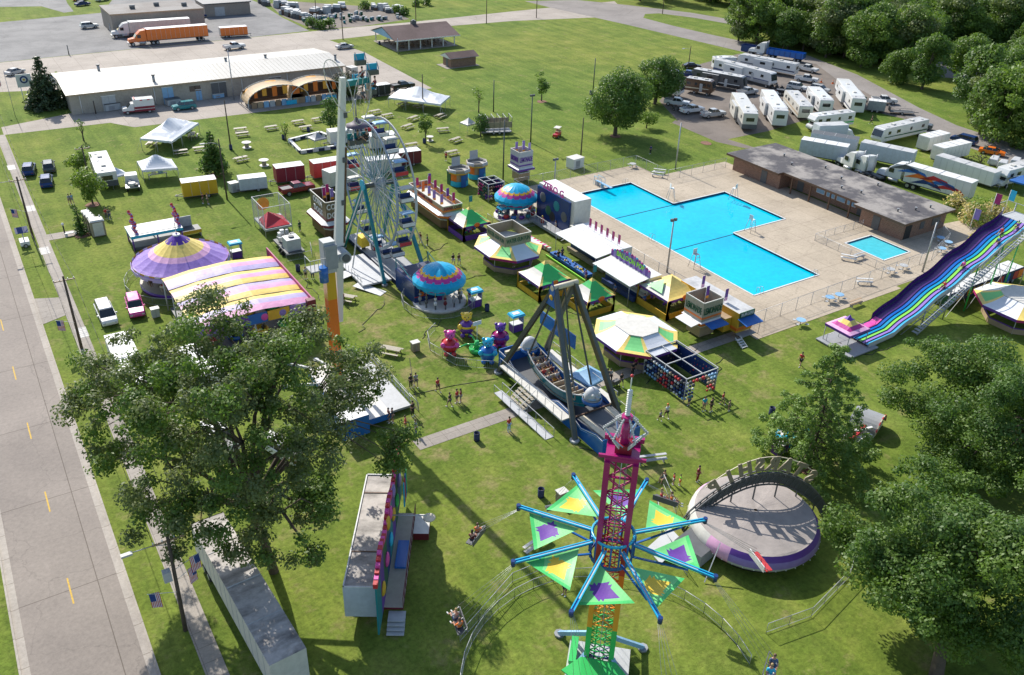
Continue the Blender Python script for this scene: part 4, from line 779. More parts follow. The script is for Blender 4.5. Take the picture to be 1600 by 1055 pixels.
# motorcycles, golf cart, flatbed trailer
def bike(nm, lb, x, y, h, group=None):
    t = T(nm, lb, 'motorcycle', x, y, h, group)
    for xx in (-.7, .7): k = M().cyl((xx, -.09, .33), (xx, .09, .33), .33, 'rubber', 12).build('wheel', t); M().cyl((xx, -.1, .33), (xx, .1, .33), .18, 'steel', 8).build('rim', k)
    M().bar((-.7, 0, .4), (.1, 0, .75), .1, .12, 'dgrey').bar((.7, 0, .35), (.45, 0, 1.05), .08, .1, 'steel').build('frame', t); M().ball((.15, 0, .82), .28, 'black', (1.1, .6, .6)).build('fuel_tank', t); M().bx(-.35, 0, .78, .6, .3, .12, 'black').build('seat', t); M().bar((.45, -.38, 1.1), (.45, .38, 1.1), .04, .04, 'steel').build('handlebar', t); M().bx(.05, 0, .45, .5, .4, .4, 'dsteel').build('engine', t)
for i, (px, py) in enumerate([(1206, 138), (1214, 140), (1222, 141), (1212, 134)]): bike('motorcycle', ['motorcycle farthest left in the row beside the white suv', 'motorcycle second in the row beside the white suv', 'motorcycle closest to the white suv', 'motorcycle standing behind the row beside the white suv'][i], *G(px, py), R(70))
for i, (px, py) in enumerate([(1052, 172), (1060, 174), (1070, 172)]): bike('motorcycle', ['motorcycle parked in the tree shade left of two others', 'motorcycle in the tree shade between two others', 'motorcycle next to the white open-bed pickup in tree shade'][i], *G(px, py), R(60))
x, y = G(1407, 178); t = T('flatbed_trailer', 'empty black flatbed utility trailer with ramp at the lane edge', 'trailer', x, y, R(-40)); M().box(-2.6, 2.6, -1., 1., .5, .6, 'dgrey').build('deck', t); M().bar((2.6, 0, .5), (3.8, 0, .5), .12, .12, 'dgrey').build('hitch', t)
M().box(-2.7, -2.6, -1, 1, .6, 1.7, 'dgrey').build('ramp', t)
for s in (-1, 1): M().bar((-2.6, s*.98, .95), (2.6, s*.98, .95), .06, .06, 'dgrey').build('rail', t); wheel(t, 0, s*1.2, .34)
x, y = G(870, 214); t = T('golf_cart', 'red golf cart with white canopy on the open lawn', 'golf cart', x, y, R(215))
M().hull([(-1.1, .3, .55), (1.2, .3, .5), (1.2, .75, .45), (.5, .8, .55), (.2, .5, .55), (-.2, .5, .55), (-.3, .85, .55), (-1.1, .85, .55)], 'p_red').build('body', t, bev=.05); M().box(-1., .6, -.6, .6, 1.85, 1.92, 'offwhite').build('canopy', t, bev=.03); M().bx(-.45, 0, .92, .5, 1., .14, 'tan').bx(-.72, 0, 1.15, .12, 1., .4, 'tan').build('seat', t)
for xx in (-.95, .55):
    for s in (-1, 1): M().bar((xx, s*.55, .7), (xx, s*.55, 1.87), .04, .04, 'steel').build('post', t)
for xx in (-.75, .8):
    for s in (-1, 1): wheel(t, xx, s*.58, .24, .18)
for i, (px, py, w_) in enumerate([(1552, 256, 3.4), (1566, 262, 2.6), (1586, 258, 3)]):
    x, y = G(px, py); t = T('covered_boat', ['silver tarp covered bulk left of two others at the lane', 'silver tarp covered bulk between two others at the lane', 'silver tarp covered bulk at the right picture edge by the lane'][i], 'covered boat', x, y, R(20)); M().hull([(-w_/2, .2, .9), (w_/2, .2, .6), (w_/2, .8, .5), (w_*.2, 1.5, .6), (-w_/2, 1.3, .8)], 'silver').build('tarp', t, bev=.15); M().box(-w_/2, w_/2, -.4, .4, .05, .2, 'dgrey').build('cradle', t)
cone = Multi(lambda: (lambda t: (M().cyl((0, 0, .05), (0, 0, .9), .22, 'orange', 12, .04).build('cone', t), M().box(-.28, .28, -.28, .28, 0, .05, 'orange').build('base', t), M().cyl((0, 0, .45), (0, 0, .62), .142, 'white', 12, .11).build('reflective_band', t), t)[-1])(T('traffic_cone', 'x', 'traffic cone', 0, 0, 0, 'traffic cones across the lot entrance')))
for px, py in ((1283, 129), (1301, 131), (1315, 132), (1334, 146)): cone(*G(px, py), label='orange traffic cone at the camper lot entrance', sc=1.05)
# ---------------- street furniture, tents, tables, fences ----------------
def chain_fence(lb, pts, h=1.8, sp=3, nm='chain_link_fence', z=0, post='steel', mesh=True, top=True, cat='fence'):
    x0, y0 = pts[0]; t = T(nm, lb, cat, x0, y0, 0, None, z); g = M(); n_ = 0
    for (a, b_), (c_, d) in zip(pts, pts[1:]):
        L_ = math.hypot(c_-a, d-b_); k = max(1, round(L_/sp))
        for i in range(k+1):
            if i == 0 and (a, b_) != pts[0]: continue
            f = i/k; px, py = a+(c_-a)*f-x0, b_+(d-b_)*f-y0
            if n_ < 90: M().cyl((px, py, 0), (px, py, h+.03), .035, post, 5).build('post', t); n_ += 1
        A = (a-x0, b_-y0); B = (c_-x0, d-y0)
        if top: g.cyl((*A, h), (*B, h), .025, post, 5); g.cyl((*A, .08), (*B, .08), .015, post, 4)
        if mesh:
            m_ = int(L_/.28)
            for i in range(m_):
                f0 = i/m_; f1 = min(1, f0+h/L_); f2 = max(0, f0-h/L_)
                P0 = (A[0]+(B[0]-A[0])*f0, A[1]+(B[1]-A[1])*f0, .05); P1 = (A[0]+(B[0]-A[0])*f1, A[1]+(B[1]-A[1])*f1, .05+(f1-f0)*L_); P2 = (A[0]+(B[0]-A[0])*f2, A[1]+(B[1]-A[1])*f2, .05+(f0-f2)*L_)
                g.cyl(P0, P1, .006, post, 3, cap=False); g.cyl(P0, P2, .006, post, 3, cap=False)
    g.build('wire_mesh', t); return t
FX0 = 75.3
chain_fence('tall chain-link fence along the stalls side of the main pool deck', [(FX0, 59.9), (FX0, 100.), (FX0, 115.2)], 1.9)
chain_fence('chain-link fence along the far end of the pool deck', [(FX0, 115.2), (101.6, 115.2), (101.6, 106.4), (115.5, 106.4)], 1.9)
chain_fence('chain-link fence between the pool deck and the outer walkway', [(FX0, 61.6), (113.6, 62.6), (121., 65.)], 1.9)
chain_fence('low chain-link fence around the wading pool', [(104., 62.8), (104., 75.8), (115., 75.8)], 1.2, 2.2)
chain_fence('short chain-link gate section beside the bath house end', [(121., 65.), (124, 69.)], 1.9)
chain_fence('barrier of pipe rails behind the slide lane', GP((1290, 535), (1400, 500), (1500, 470)), 1.1, 2.2, nm='pipe_rail', mesh=False)
def crowd_fence(lb, pts, h=1.05, closed=False, nm='crowd_barrier'):
    x0, y0 = pts[0]; t = T(nm, lb, 'barrier', x0, y0); pts = pts+[pts[0]] if closed else pts
    for (a, b_), (c_, d) in zip(pts, pts[1:]):
        L_ = math.hypot(c_-a, d-b_); k = max(1, round(L_/2.2))
        for i in range(k):
            A = Vector((a+(c_-a)*i/k-x0, b_+(d-b_)*i/k-y0, 0)); B = Vector((a+(c_-a)*(i+1)/k-x0, b_+(d-b_)*(i+1)/k-y0, 0)); g = M(); u = Vector((0, 0, 1))
            g.cyl(A, A+u*h, .025, 'steel', 5).cyl(B, B+u*h, .025, 'steel', 5).cyl(A+u*h, B+u*h, .028, 'lgrey', 5).cyl(A+u*.15, B+u*.15, .02, 'lgrey', 5)
            for j in range(1, 12): p = A.lerp(B, j/12); g.cyl(p+u*.15, p+u*h, .009, 'lgrey', 3, cap=False)
            g.build('barrier_panel', t)
    return t
def arc(cx_, cy_, r_, a0, a1, n): return [(cx_+r_*math.cos(R(a0+(a1-a0)*i/n)), cy_+r_*math.sin(R(a0+(a1-a0)*i/n))) for i in range(n+1)]
# picnic table
def mk_table():
    t = T('picnic_table', 'x', 'picnic table', 0, 0, 0, 'picnic tables on the lawn')
    g = M()
    for j in range(4): g.bx(0, -.3+j*.2, .76, 2.4, .18, .045, 'lwood')
    g.build('tabletop', t)
    for s in (-1, 1): M().bx(0, s*.78, .45, 2.4, .27, .045, 'lwood').build('bench', t)
    for s in (-.85, .85):
        g = M().bar((s, -.8, 0), (s, -.2, .74), .07, .09, 'wood').bar((s, .8, 0), (s, .2, .74), .07, .09, 'wood').bx(s+.05, 0, .4, .05, 1.6, .09, 'wood'); g.build('leg_frame', t)
    return t
tab = Multi(mk_table)
for px, py, a, lb in [(376, 206, -5, 'picnic table left of the first light pole, farther one'), (379, 213, -5, 'picnic table just below the farthest one by the light pole'), (302, 215, 70, 'picnic table half under the large white tent'), (283, 241, -3, 'picnic table right of the large white tent'), (313, 236, -3, 'picnic table nearly behind the dark evergreen'), (377, 252, 10, 'dark picnic table with people below the wooden pole'),
    (424, 203, 2, 'picnic table nearest the thin sapling'), (466, 194, 2, 'picnic table behind the sapling'), (478, 203, 2, 'picnic table right of the sapling'), (497, 190, 2, 'picnic table left of the oval tree'), (586, 178, 10, 'picnic table beside the ride arm, farthest'), (605, 184, 8, 'picnic table below the farthest one by the long tent'),
    (646, 188, 25, 'white folding table aligned with the tent ropes'), (637, 201, 22, 'picnic table left of the narrow young tree'), (688, 184, 25, 'picnic table in front of the long white tent'), (692, 206, -12, 'tan picnic table right of the narrow young tree'), (712, 222, 20, 'reddish picnic table alone near the fenced trailer'), (706, 242, 5, 'picnic table with people beside a tree shadow'), (643, 230, 0, 'picnic table behind the black concession trailer'),
    (541, 470, -50, 'picnic table with people sitting near the ride mast'), (611, 553, -50, 'empty picnic table on the lawn near the shade tree')]:
    x, y = G(px, py); tab(x, y, R(a)-.0, label=lb)
def mk_spool():
    t = T('cable_spool_table', 'x', 'spool table', 0, 0, 0); M().cyl((0, 0, 1.0), (0, 0, 1.08), .85, 'offwhite', 20).build('tabletop', t); M().cyl((0, 0, .1), (0, 0, 1), .4, 'lwood', 14).build('drum', t); M().cyl((0, 0, 0), (0, 0, .1), .8, 'offwhite', 20).build('base', t); return t
sp = Multi(mk_spool); sp(*G(386, 231), label='round white spool table beside the light pole'); sp(*G(413, 259), label='round white spool table above the red trailer'); sp(*G(672, 220), label='round white topped spool table by the young tree', sc=.8)
def mk_bin(m='navy'):
    t = T('trash_barrel', 'x', 'trash barrel', 0, 0, 0); M().lathe([(.0, 0), (.3, 0), (.31, .3), (.29, .32), (.31, .6), (.29, .62), (.31, .92), (.28, .92), (.27, .1), (0, .1)], 14, m).build('barrel', t); M().cyl((0, 0, .70), (0, 0, .72), .28, 'black', 12).build('liner', t); return t
bn = Multi(mk_bin)
for px, py, lb in [(745, 688, 'dark blue trash barrel alone beside the path'), (845, 776, 'dark blue trash barrel near the star-shaped swing arms'), (466, 424, 'dark trash barrel by the striped canopy back'), (761, 486, 'dark trash barrel behind the umbrella ride'), (482, 206, 'trash barrel beside the oval tree'), (443, 218, 'trash barrel at the sapling foot'), (663, 224, 'dark trash barrel at the foot of the narrow tree'), (361, 234, 'trash barrel at the light pole foot'), (923, 148, 'dark trash barrel at the lone pole'), (1205, 648, 'blue trash barrel left of the tall pine'), (593, 70, 'blue trash barrel at the pavilion corner')]: bn(*G(px, py), label=lb)
for px, py, lb in ((244, 495, 'grey steel cabinet between the crimson suv and striped canopy'), (649, 548, 'brown boxy bin alone on the lawn'), (877, 783, 'grey mat-covered stand on the lawn near the swing ride')):
    x, y = G(px, py); t = T('utility_box', lb, 'utility box', x, y); M().box(-.45, .45, -.35, .35, 0.05, 1.15, 'lgrey' if px < 300 else 'khaki').build('cabinet', t, bev=.04); M().box(-.5, .5, -.4, .4, 1.15, 1.22, 'offwhite').build('lid', t); M().box(-.02, .02, -.37, -.352, .15, 1.05, 'grey').build('door_seam', t)
# poles
def pole(px, py, h, lb, kind='wood', arm=None, tilt=(0, 0), r=.14, cat='pole', nm='utility_pole'):
    x, y = G(px, py); t = T(nm, lb, cat, x, y); tx, ty = tilt
    M().cyl((0, 0, -.3), (tx, ty, h), r, 'bark' if kind == 'wood' else ('steel' if kind == 'steel' else 'dsteel'), 9, r*.65).build('pole', t)
    if arm == 'cross':
        M().bar((tx-1.1, ty, h-.5), (tx+1.1, ty, h-.5), .1, .12, 'wood').build('crossarm', t)
        for s in (-1, -.4, .4, 1): M().cyl((tx+s, ty, h-.44), (tx+s, ty, h-.25), .05, 'white', 6).build('insulator', t)
    if arm in ('lamp', 'lamp2'):
        M().path([(tx, ty, h-.9), (tx-1, ty, h-.45), (tx-2.2, ty, h-.4)], .04, 'steel').build('lamp_arm', t); k = M().bx(tx-2.5, ty, h-.42, .75, .3, .14, 'lgrey').build('lamp_head', t); M().bx(tx-2.5, ty, h-.5, .5, .24, .03, 'offwhite').build('lens', k)
    if arm == 'flood':
        for s in (-.3, .3): M().bx(tx+s, ty, h+.1, .4, .3, .35, 'dgrey').build('floodlight', t)
    if arm == 'trans': M().cyl((tx+.35, ty, h-2.2), (tx+.35, ty, h-1.2), .28, 'lgrey', 12).build('transformer', t); M().bar((tx-.6, ty, h-.3), (tx+.6, ty, h-.3), .08, .1, 'wood').build('crossarm', t)
    return t
HTT = lambda bx, by, tx, ty: H*(1-math.hypot(*G(bx, by))/math.hypot(*G(tx, ty)))
for bx_, by_, tx_, ty_, lb, kd, arm in [(361, 234, 350, 157, 'wooden light pole beside the round spool table', 'wood', None), (355, 312, 345, 217, 'tall leaning pole with a lamp, beside the evergreen', 'wood', 'lamp'), (366, 156, 362, 78, 'steel lamp pole standing against the hall front', 'steel', None), (829, 223, 829, 150, 'pole with small floodlights and a box on the open lawn', 'dark', 'flood'),
    (926, 150, 931, 91, 'bare dark pole with a barrel at its foot', 'dark', None), (907, 252, 909, 184, 'pole beside the white cooler box near the pool', 'wood', None), (1075, 108, 1078, 72, 'street lamp pole above the camper lot', 'wood', 'lamp'), (1055, 265, 1066, 192, 'slim steel pole at the pool fence corner', 'steel', None), (1042, 426, 1055, 345, 'tall steel light pole between the stalls and the main pool', 'steel', 'flood'),
    (1441, 425, 1460, 347, 'white light pole beside the wading pool', 'steel', None), (866, 292, 868, 250, 'short pole with a lamp by the white fun house', 'steel', 'flood'), (786, 282, 789, 188, 'bare wooden pole behind the ring game', 'dark', None), (771, 175, 769, 125, 'wooden pole in the lawn right of the long tent', 'dark', None), (661, 174, 660, 116, 'wooden pole rising beside the long white tent', 'wood', None),
    (536, 62, 534, 8, 'wooden pole at the corner of the apron and street', 'wood', None), (650, 38, 649, -20, 'wooden pole by the pavilion', 'wood', None), (760, 37, 762, -10, 'wooden pole along the far road, right of the pavilion', 'wood', None), (838, 28, 839, -20, 'wooden pole at the far road curve', 'wood', None), (1035, 22, 1038, -30, 'wooden pole on the grass island', 'wood', None), (495, 34, 496, -15, 'wooden pole among the junk rows', 'wood', None), (144, 300, 143, 226, 'wooden pole by the white camper', 'wood', 'cross'),
    (108, 86, 107, 70, 'short post on the parking lot edge', 'dark', None), (1026, 160, 1024, 105, 'pole half hidden in the broad tree', 'wood', 'cross'), (622, 85, 621, 60, 'slim pole near the pavilion end', 'steel', None), (150, 178, 144, 158, 'short leaning post by the hall door', 'wood', None)]:
    pole(bx_, by_, max(2, HTT(bx_, by_, tx_, ty_)), lb, kd, arm)
# roadside poles with flags
def flag_pole(px, py, h, lb, tilt, trans=False, lampx=True, nfl=1, seed=0):
    t = pole(px, py, h, lb, 'wood', 'cross', tilt, .17); tx, ty = tilt
    if lampx: M().path([(tx, ty, h-.9), (tx-1., ty, h-.5), (tx-2.4, ty, h-.45)], .035, 'steel').build('lamp_arm', t); M().bx(tx-2.75, ty, h-.48, .75, .32, .16, 'lgrey').build('lamp_head', t)
    if trans: M().bx(tx*.6-.5, ty*.6, h*.62, .55, .5, .9, 'lgrey').build('meter_box', t)
    return t
t1 = flag_pole(290, 985, 9.2, 'weathered wooden pole with a lamp and meter box in the foreground', (.25, .2), True)
t2 = flag_pole(128, 545, 9, 'wooden crossarm pole beside the white van', (0, .3), lampx=False); t3 = flag_pole(52, 372, 9, 'wooden crossarm pole beside the solar message sign', (0, .3))
def flag(lb, x, y, z, dx, w=1.15, hgt=.7, group=None):
    t = T('flag', lb, 'flag', x, y, 0, group, z); M().bar((0, 0, 0), (dx*1.9, 0, .8), .03, .03, 'white').build('staff', t)
    n = 8; g = M(); u = Vector((dx*.92, 0, .38)); v = Vector((0, -.25, -1))
    def P_(i, j): p = Vector((0, 0, 0))+Vector((dx*1.8, 0, .76))-u*0+v*(w*i/n)+Vector((-dx*hgt*j, math.sin(i*1.1+j)*.10, -.3*j*hgt)); return tuple(p)
    for i in range(n):
        for j in range(13):
            blue = i < 3.2 and j < 7; g.poly([P_(i, j/13), P_(i+1, j/13), P_(i+1, (j+1)/13), P_(i, (j+1)/13)], 'dblue' if blue else ('red' if j % 2 == 0 else 'white'))
    g.build('cloth', t)
x, y = G(290, 985)
flag('american flag on the foreground pole, over the sidewalk side', x+.2, y+.1, 6.0, 1); flag('dark striped american flag on the foreground pole, below the other', x+.15, y+.1, 5.0, .8); flag('american flag on the foreground pole, hanging toward the road', x, y, 4.0, -1)
x, y = G(128, 545); flag('american flag on the pole beside the white van', x, y, 3.4, -1); x, y = G(52, 372); flag('american flag on the pole beside the solar sign', x, y, 4.0, -1); x, y = G(5, 175); flag('american flag on a thin pole at the left edge', x, y, 5.6, .5)
pole(24, 182, 9, 'thin white flagpole at the left edge of the front lawn', 'steel', None, r=.06, nm='flagpole')
# wires between the roadside poles
def wire(lb, a, b_, sag=1.1):
    a = Vector(a); b_ = Vector(b_); pts = [a.lerp(b_, i/14)-Vector((0, 0, sag*4*(i/14)*(1-i/14))) for i in range(15)]
    o = M().path([tuple(p-a) for p in pts], .022, 'black', 4).build('power_line', None, tuple(a)); tag(o, lb, 'power line')
ps = [(*G(300, 1180), 9), (t1.location.x+.25, t1.location.y+.2, 8.8), (t2.location.x, t2.location.y+.3, 8.6), (t3.location.x, t3.location.y+.3, 8.6), (5.0, 190, 8.6)]
for i in range(1, 4):
    for s, w_ in ((-1, 'road side'), (1, 'lawn side')): wire('power line span %s the %s pole, %s' % ('from', ['', 'foreground', 'van-side', 'solar-sign'][i], w_), (ps[i][0]+s, ps[i][1], ps[i][2]), (ps[i+1][0]+s, ps[i+1][1], ps[i+1][2]))
# solar message sign, banners on the walk, small sign
x, y = G(40, 384); t = T('solar_trailer', 'white solar sign trailer on the grass between road and sidewalk', 'sign trailer', x, y); M().bx(0, 0, .6, 1.2, 1.8, .6, 'p_white').build('body', t, bev=.06); M().cyl((0, 0, .9), (0, 0, 2.2), .08, 'steel', 8).build('mast', t); M().slab([(-.8, -.5, 2.1), (.8, -.5, 2.1), (.8, .6, 2.6), (-.8, .6, 2.6)], .06, 'dblue').build('solar_panel', t)
for s in (-1, 1): wheel(t, 0, s*.95, .3)
for i, (px, py) in enumerate([(48, 326), (18, 262), (70, 392), (128, 520)]):
    x, y = G(px, py); g = M().box(-.6, .6, -1.3, 1.3, .033, .04, 'dgrey'); 
    for k in range(5): g.box(-.45, .45, -1.1+k*.45, -1.0+k*.45, .04, .043, 'lgrey')
    tag(g.build('ground_banner', None, (x, y, 0)), ['dark printed mat on the sidewalk beside the solar sign', 'farthest dark printed mat on the sidewalk', 'dark printed mat on the sidewalk below the solar sign', 'dark printed mat on the sidewalk by the white van'][i], 'mat')
x, y = G(46, 160); t = T('emblem_sign', 'white lodge sign with a round dark emblem left of the spruce', 'sign', x, y); M().cyl((-.9, 0, 0), (-.9, 0, 3.2), .08, 'white', 6).build('post', t); M().cyl((.9, 0, 0), (.9, 0, 3.2), .08, 'white', 6).build('post', t); k = M().box(-1.4, 1.4, -.08, .08, 3.2, 5.8, 'white').build('sign_board', t)
M().cyl((0, -.13, 4.7), (0, -.085, 4.7), .75, 'dblue', 20).build('emblem', k); M().cyl((0, -.15, 4.7), (0, -.135, 4.7), .45, 'white', 16).build('emblem', k); M().cyl((0, -.17, 4.7), (0, -.155, 4.7), .22, 'gold', 12).build('emblem', k)
x, y = G(57, 163); t = T('park_sign', 'low dark bronze memorial stone near the spruce', 'monument', x+1.5, y); M().box(-1, 1, -.3, .3, 0, .9, 'dgrey').build('slab', t, bev=.08)
# pergola walls on the short walk: white monument
x, y = G(112, 368); t = T('stone_bench', 'white carved bench at the end of the short walk', 'bench', x, y); M().box(-.8, .8, -.25, .25, .4, .5, 'white').build('seat', t); M().box(-.7, -.5, -.2, .2, 0, .4, 'white').build('leg', t); M().box(.5, .7, -.2, .2, 0, .4, 'white').build('leg', t)
x, y = G(101, 364); t = T('bollard', 'short black post lamp on the short walk', 'post lamp', x, y); M().cyl((0, 0, 0), (0, 0, 1.2), .1, 'black', 8).build('post', t); M().ball((0, 0, 1.35), .2, 'white').build('lamp', t)
# porta potties
toi = Multi(lambda: (lambda t: (M().box(-.55, .55, -.55, .55, .05, 2.1, 'khaki').build('cabin', t, bev=.04), M().hull([(-.57, 2.1, .57), (.57, 2.1, .57), (.45, 2.28, .45), (-.45, 2.28, .45)], 'offwhite').build('roof', t), M().box(-.4, .4, -.58, -.552, .2, 1.95, 'offwhite').build('door', t), M().cyl((.35, .35, 2.2), (.35, .35, 2.5), .06, 'offwhite', 6).build('vent_pipe', t), t)[-1])(T('portable_toilet', 'x', 'portable toilet', 0, 0)))
for i, f in enumerate((0, .26, .52, .78)):
    a = G(138, 352); b_ = G(152, 366); toi(a[0]+(b_[0]-a[0])*f, a[1]+(b_[1]-a[1])*f+0, 0, label=['farthest portable toilet of the row by the cypress', 'second portable toilet from the far end of the row', 'third portable toilet from the far end of the row', 'nearest small portable toilet of the row, beside the large one'][i])
x, y = G(155, 367); toi(x, y, 0, label='large pale portable toilet at the near end of the row', sc=(1.7, 1.5, 1.1))
# white frame tents
def frame_tent(lb, c1, c2, c3, h=2.3, rise=1.9, ridge=True, sag=.25):
    # corners: near-left, near-right, far-right eave pixels
    a = Vector((*G(*c1, h), 0)); b_ = Vector((*G(*c2, h), 0)); c_ = Vector((*G(*c3, h), 0)); d = a+(c_-b_); cx_ = (a+c_)/2
    t = T('frame_tent', lb, 'tent', cx_.x, cx_.y); a, b_, c_, d = (p-cx_ for p in (a, b_, c_, d)); n = 14
    L1 = (b_-a).length; L2 = (d-a).length; g = M(); pk = max(L1, L2); sh = min(L1, L2)/2
    def Z(u, v):
        du = min(u, 1-u)*L1; dv = min(v, 1-v)*L2; e = min(du, dv, sh)/sh; z = rise*e**1.25
        if pk > 1.4*min(L1, L2) and e > .3: 
            q = (u*L1 if L1 > L2 else v*L2)/pk; z += .35*math.cos(q*math.pi*2*max(1, round(pk/(2*sh))))*e
        return h+z
    P_ = lambda u, v: tuple(a+(b_-a)*u+(d-a)*v+Vector((0, 0, Z(u, v))))
    for i in range(n):
        for j in range(n): g.add([P_(i/n, j/n), P_((i+1)/n, j/n), P_((i+1)/n, (j+1)/n), P_(i/n, (j+1)/n)], [(0, 1, 2, 3)], 'tent', True)
    for p, q in ((a, b_), (b_, c_), (c_, d), (d, a)):
        k = 12
        for i in range(k):
            A = p.lerp(q, i/k); B = p.lerp(q, (i+1)/k); z = .35+.05*(i % 2); g.add([tuple(A+Vector((0, 0, h))), tuple(B+Vector((0, 0, h))), tuple(B+Vector((0, 0, h-z))), tuple(A+Vector((0, 0, h-z)))], [(3, 2, 1, 0)], 'tent')
    g.build('canopy', t)
    for p, q in ((a, b_), (b_, c_), (c_, d), (d, a)):
        k = max(1, round((q-p).length/4))
        for i in range(k):
            A = p.lerp(q, i/k); M().cyl(tuple(A), tuple(A+Vector((0, 0, h))), .05, 'lgrey', 6).build('pole', t); o_ = A*1.18; M().cyl(tuple(A+Vector((0, 0, h))), (o_.x, o_.y, 0), .015, 'offwhite', 4).build('guy_rope', t)
    return t
frame_tent('large white peaked tent over tables on the left lawn', (219, 216), (268, 221), (310, 192)); frame_tent('small square white tent over a shaded stall', (214, 252), (222, 266), (277, 262), rise=1.7); frame_tent('long white scalloped tent beside the black cargo trailer', (607, 152), (688, 163), (703, 150), rise=1.8)
tab(*G(238, 227), R(60), label='picnic table inside the large white tent, left end'); tab(*G(262, 222), R(60), label='picnic table inside the large white tent, middle'); tab(*G(290, 205), R(60), label='picnic table inside the large white tent, right end')
tab(*G(630, 166), R(10), label='picnic table under the long tent, left end'); tab(*G(655, 169), R(10), label='picnic table under the long tent, right end')
x, y = G(247, 278); t = T('sales_table', 'stall table with white coolers under the small square tent', 'table', x, y); M().box(-1.5, 1.5, -.4, .4, .7, .76, 'offwhite').build('tabletop', t)
for xx in (-1.4, 1.4): M().box(xx-.04, xx+.04, -.35, .35, 0, .7, 'grey').build('leg', t)
M().box(-.9, -.2, -.25, .25, .76, 1.1, 'white').build('cooler', t); M().box(.2, .9, -.25, .25, .76, 1.2, 'lblue').build('cooler', t)
for lb, px, py, m_, s_ in (('pop-up blue canopy at the right picture edge', 1590, 300, 'blue', 3.), ('small grey pop-up canopy inside the white barrier ring', 497, 232, 'grey', 2.6), ('small white pop-up canopy beside the fenced trailer', 732, 208, 'offwhite', 2.4), ('blue pop-up umbrella canopy beside the swinging ship', 918, 612, 'lblue', 3.), ('white awning canvas hanging beside the white camper', 186, 290, 'tent', 2.6)):
    x, y = G(px, py); t = T('popup_canopy', lb, 'canopy', x, y, R(10)); h = s_/2; g = M()
    n = 8
    for a_, b_ in (((-h, -h), (h, -h)), ((h, -h), (h, h)), ((h, h), (-h, h)), ((-h, h), (-h, -h))):
        for i in range(n):
            for j in range(5):
                def Q(i_, j_): u = i_/n; v = j_/5; return ((a_[0]+(b_[0]-a_[0])*u)*(1-v), (a_[1]+(b_[1]-a_[1])*u)*(1-v), 2.1+1.0*v**1.3)
                g.add([Q(i, j), Q(i+1, j), Q(i+1, j+1), Q(i, j+1)], [(0, 1, 2, 3)], 'v_'+m_ if m_ != 'tent' else m_)
        g.add([(*a_, 2.1), (*b_, 2.1), (*b_, 1.85), (*a_, 1.85)], [(0, 3, 2, 1)], 'v_'+m_ if m_ != 'tent' else m_)
    g.build('canopy', t)
    for sx_ in (-h, h):
        for sy_ in (-h, h): M().cyl((sx_, sy_, 0), (sx_, sy_, 2.1), .03, 'lgrey', 5).build('leg', t)
mat('canvas_tan', (.52, .38, .22), .7, var=.2)
# quonset stages with orange arches
def arch_stage(lb, px, py, W=13.5, D=5, h=4.4):
    x, y = G(px, py); t = T('arch_stage', lb, 'stage tent', x, y); n = 18; g = M(); prof = []
    for i in range(n+1):
        a = math.pi*i/n; prof.append((-math.cos(a)*W/2, 1.3+math.sin(a)*(h-1.3)))
    for i in range(n):
        for j in range(6):
            y0 = j*D/6; y1 = (j+1)*D/6; m_ = 'v_lorange' if (j in (0, 5) and i % 6 in (2, 3)) else 'canvas_tan'; c0 = -.35*math.sin(math.pi*j/6); c1 = -.35*math.sin(math.pi*(j+1)/6)
            g.add([(prof[i][0], y0, prof[i][1]+c0), (prof[i+1][0], y0, prof[i+1][1]+c0), (prof[i+1][0], y1, prof[i+1][1]+c1), (prof[i][0], y1, prof[i][1]+c1)], [(0, 1, 2, 3)], m_, True)
    g.build('canopy', t)
    for y0 in (0, D): M().path([(p[0], y0, p[1]+.03) for p in prof], .09, 'offwhite', 6).build('arch_rib', t)
    g = M()
    for k, i in enumerate(range(2, n-2, 2)): g.poly([(prof[i][0], .4, prof[i][1]-.15), (prof[i+1][0]-.1, .4, prof[i+1][1]-.15), (prof[i+1][0]-.1, .4, 2.4-.3*(k % 2)), (prof[i][0], .4, 2.4-.3*(k % 2))], 'v_orange' if k % 2 else 'v_lorange')
    g.build('valance', t)
    M().box(-W/2+.6, W/2-.6, .5, D-.5, 0, .9, 'dgrey', 'wood').build('stage_floor', t); M().box(-W/2+.4, W/2-.4, D-.4, D-.25, .9, 2.9, 'brown').build('back_wall', t)
    for i in range(9): M().box(-W/2+.8+i*(W-1.6)/9, -W/2+.8+(i+.85)*(W-1.6)/9, .25, .4, 0, 1.3, ('lgrey', 'tan', 'lblue')[i % 3] if i % 4 else 'wood').build('front_panel', t)
    for s in (-1, 1): M().cyl((s*W/2, 0, 0), (s*W/2, 0, 1.35), .1, 'lgrey', 6).cyl((s*W/2, D, 0), (s*W/2, D, 1.35), .1, 'lgrey', 6).build('post', t)
    M().box(1.5, 3.8, -.15, -.1, .1, 1.0, 'cyan').build('banner', t)
arch_stage('orange and cream arched stage tent, left of two before the hall', 437, 166, 13.2); arch_stage('orange and cream arched stage tent, right of two before the hall', 500, 158, 12.8)
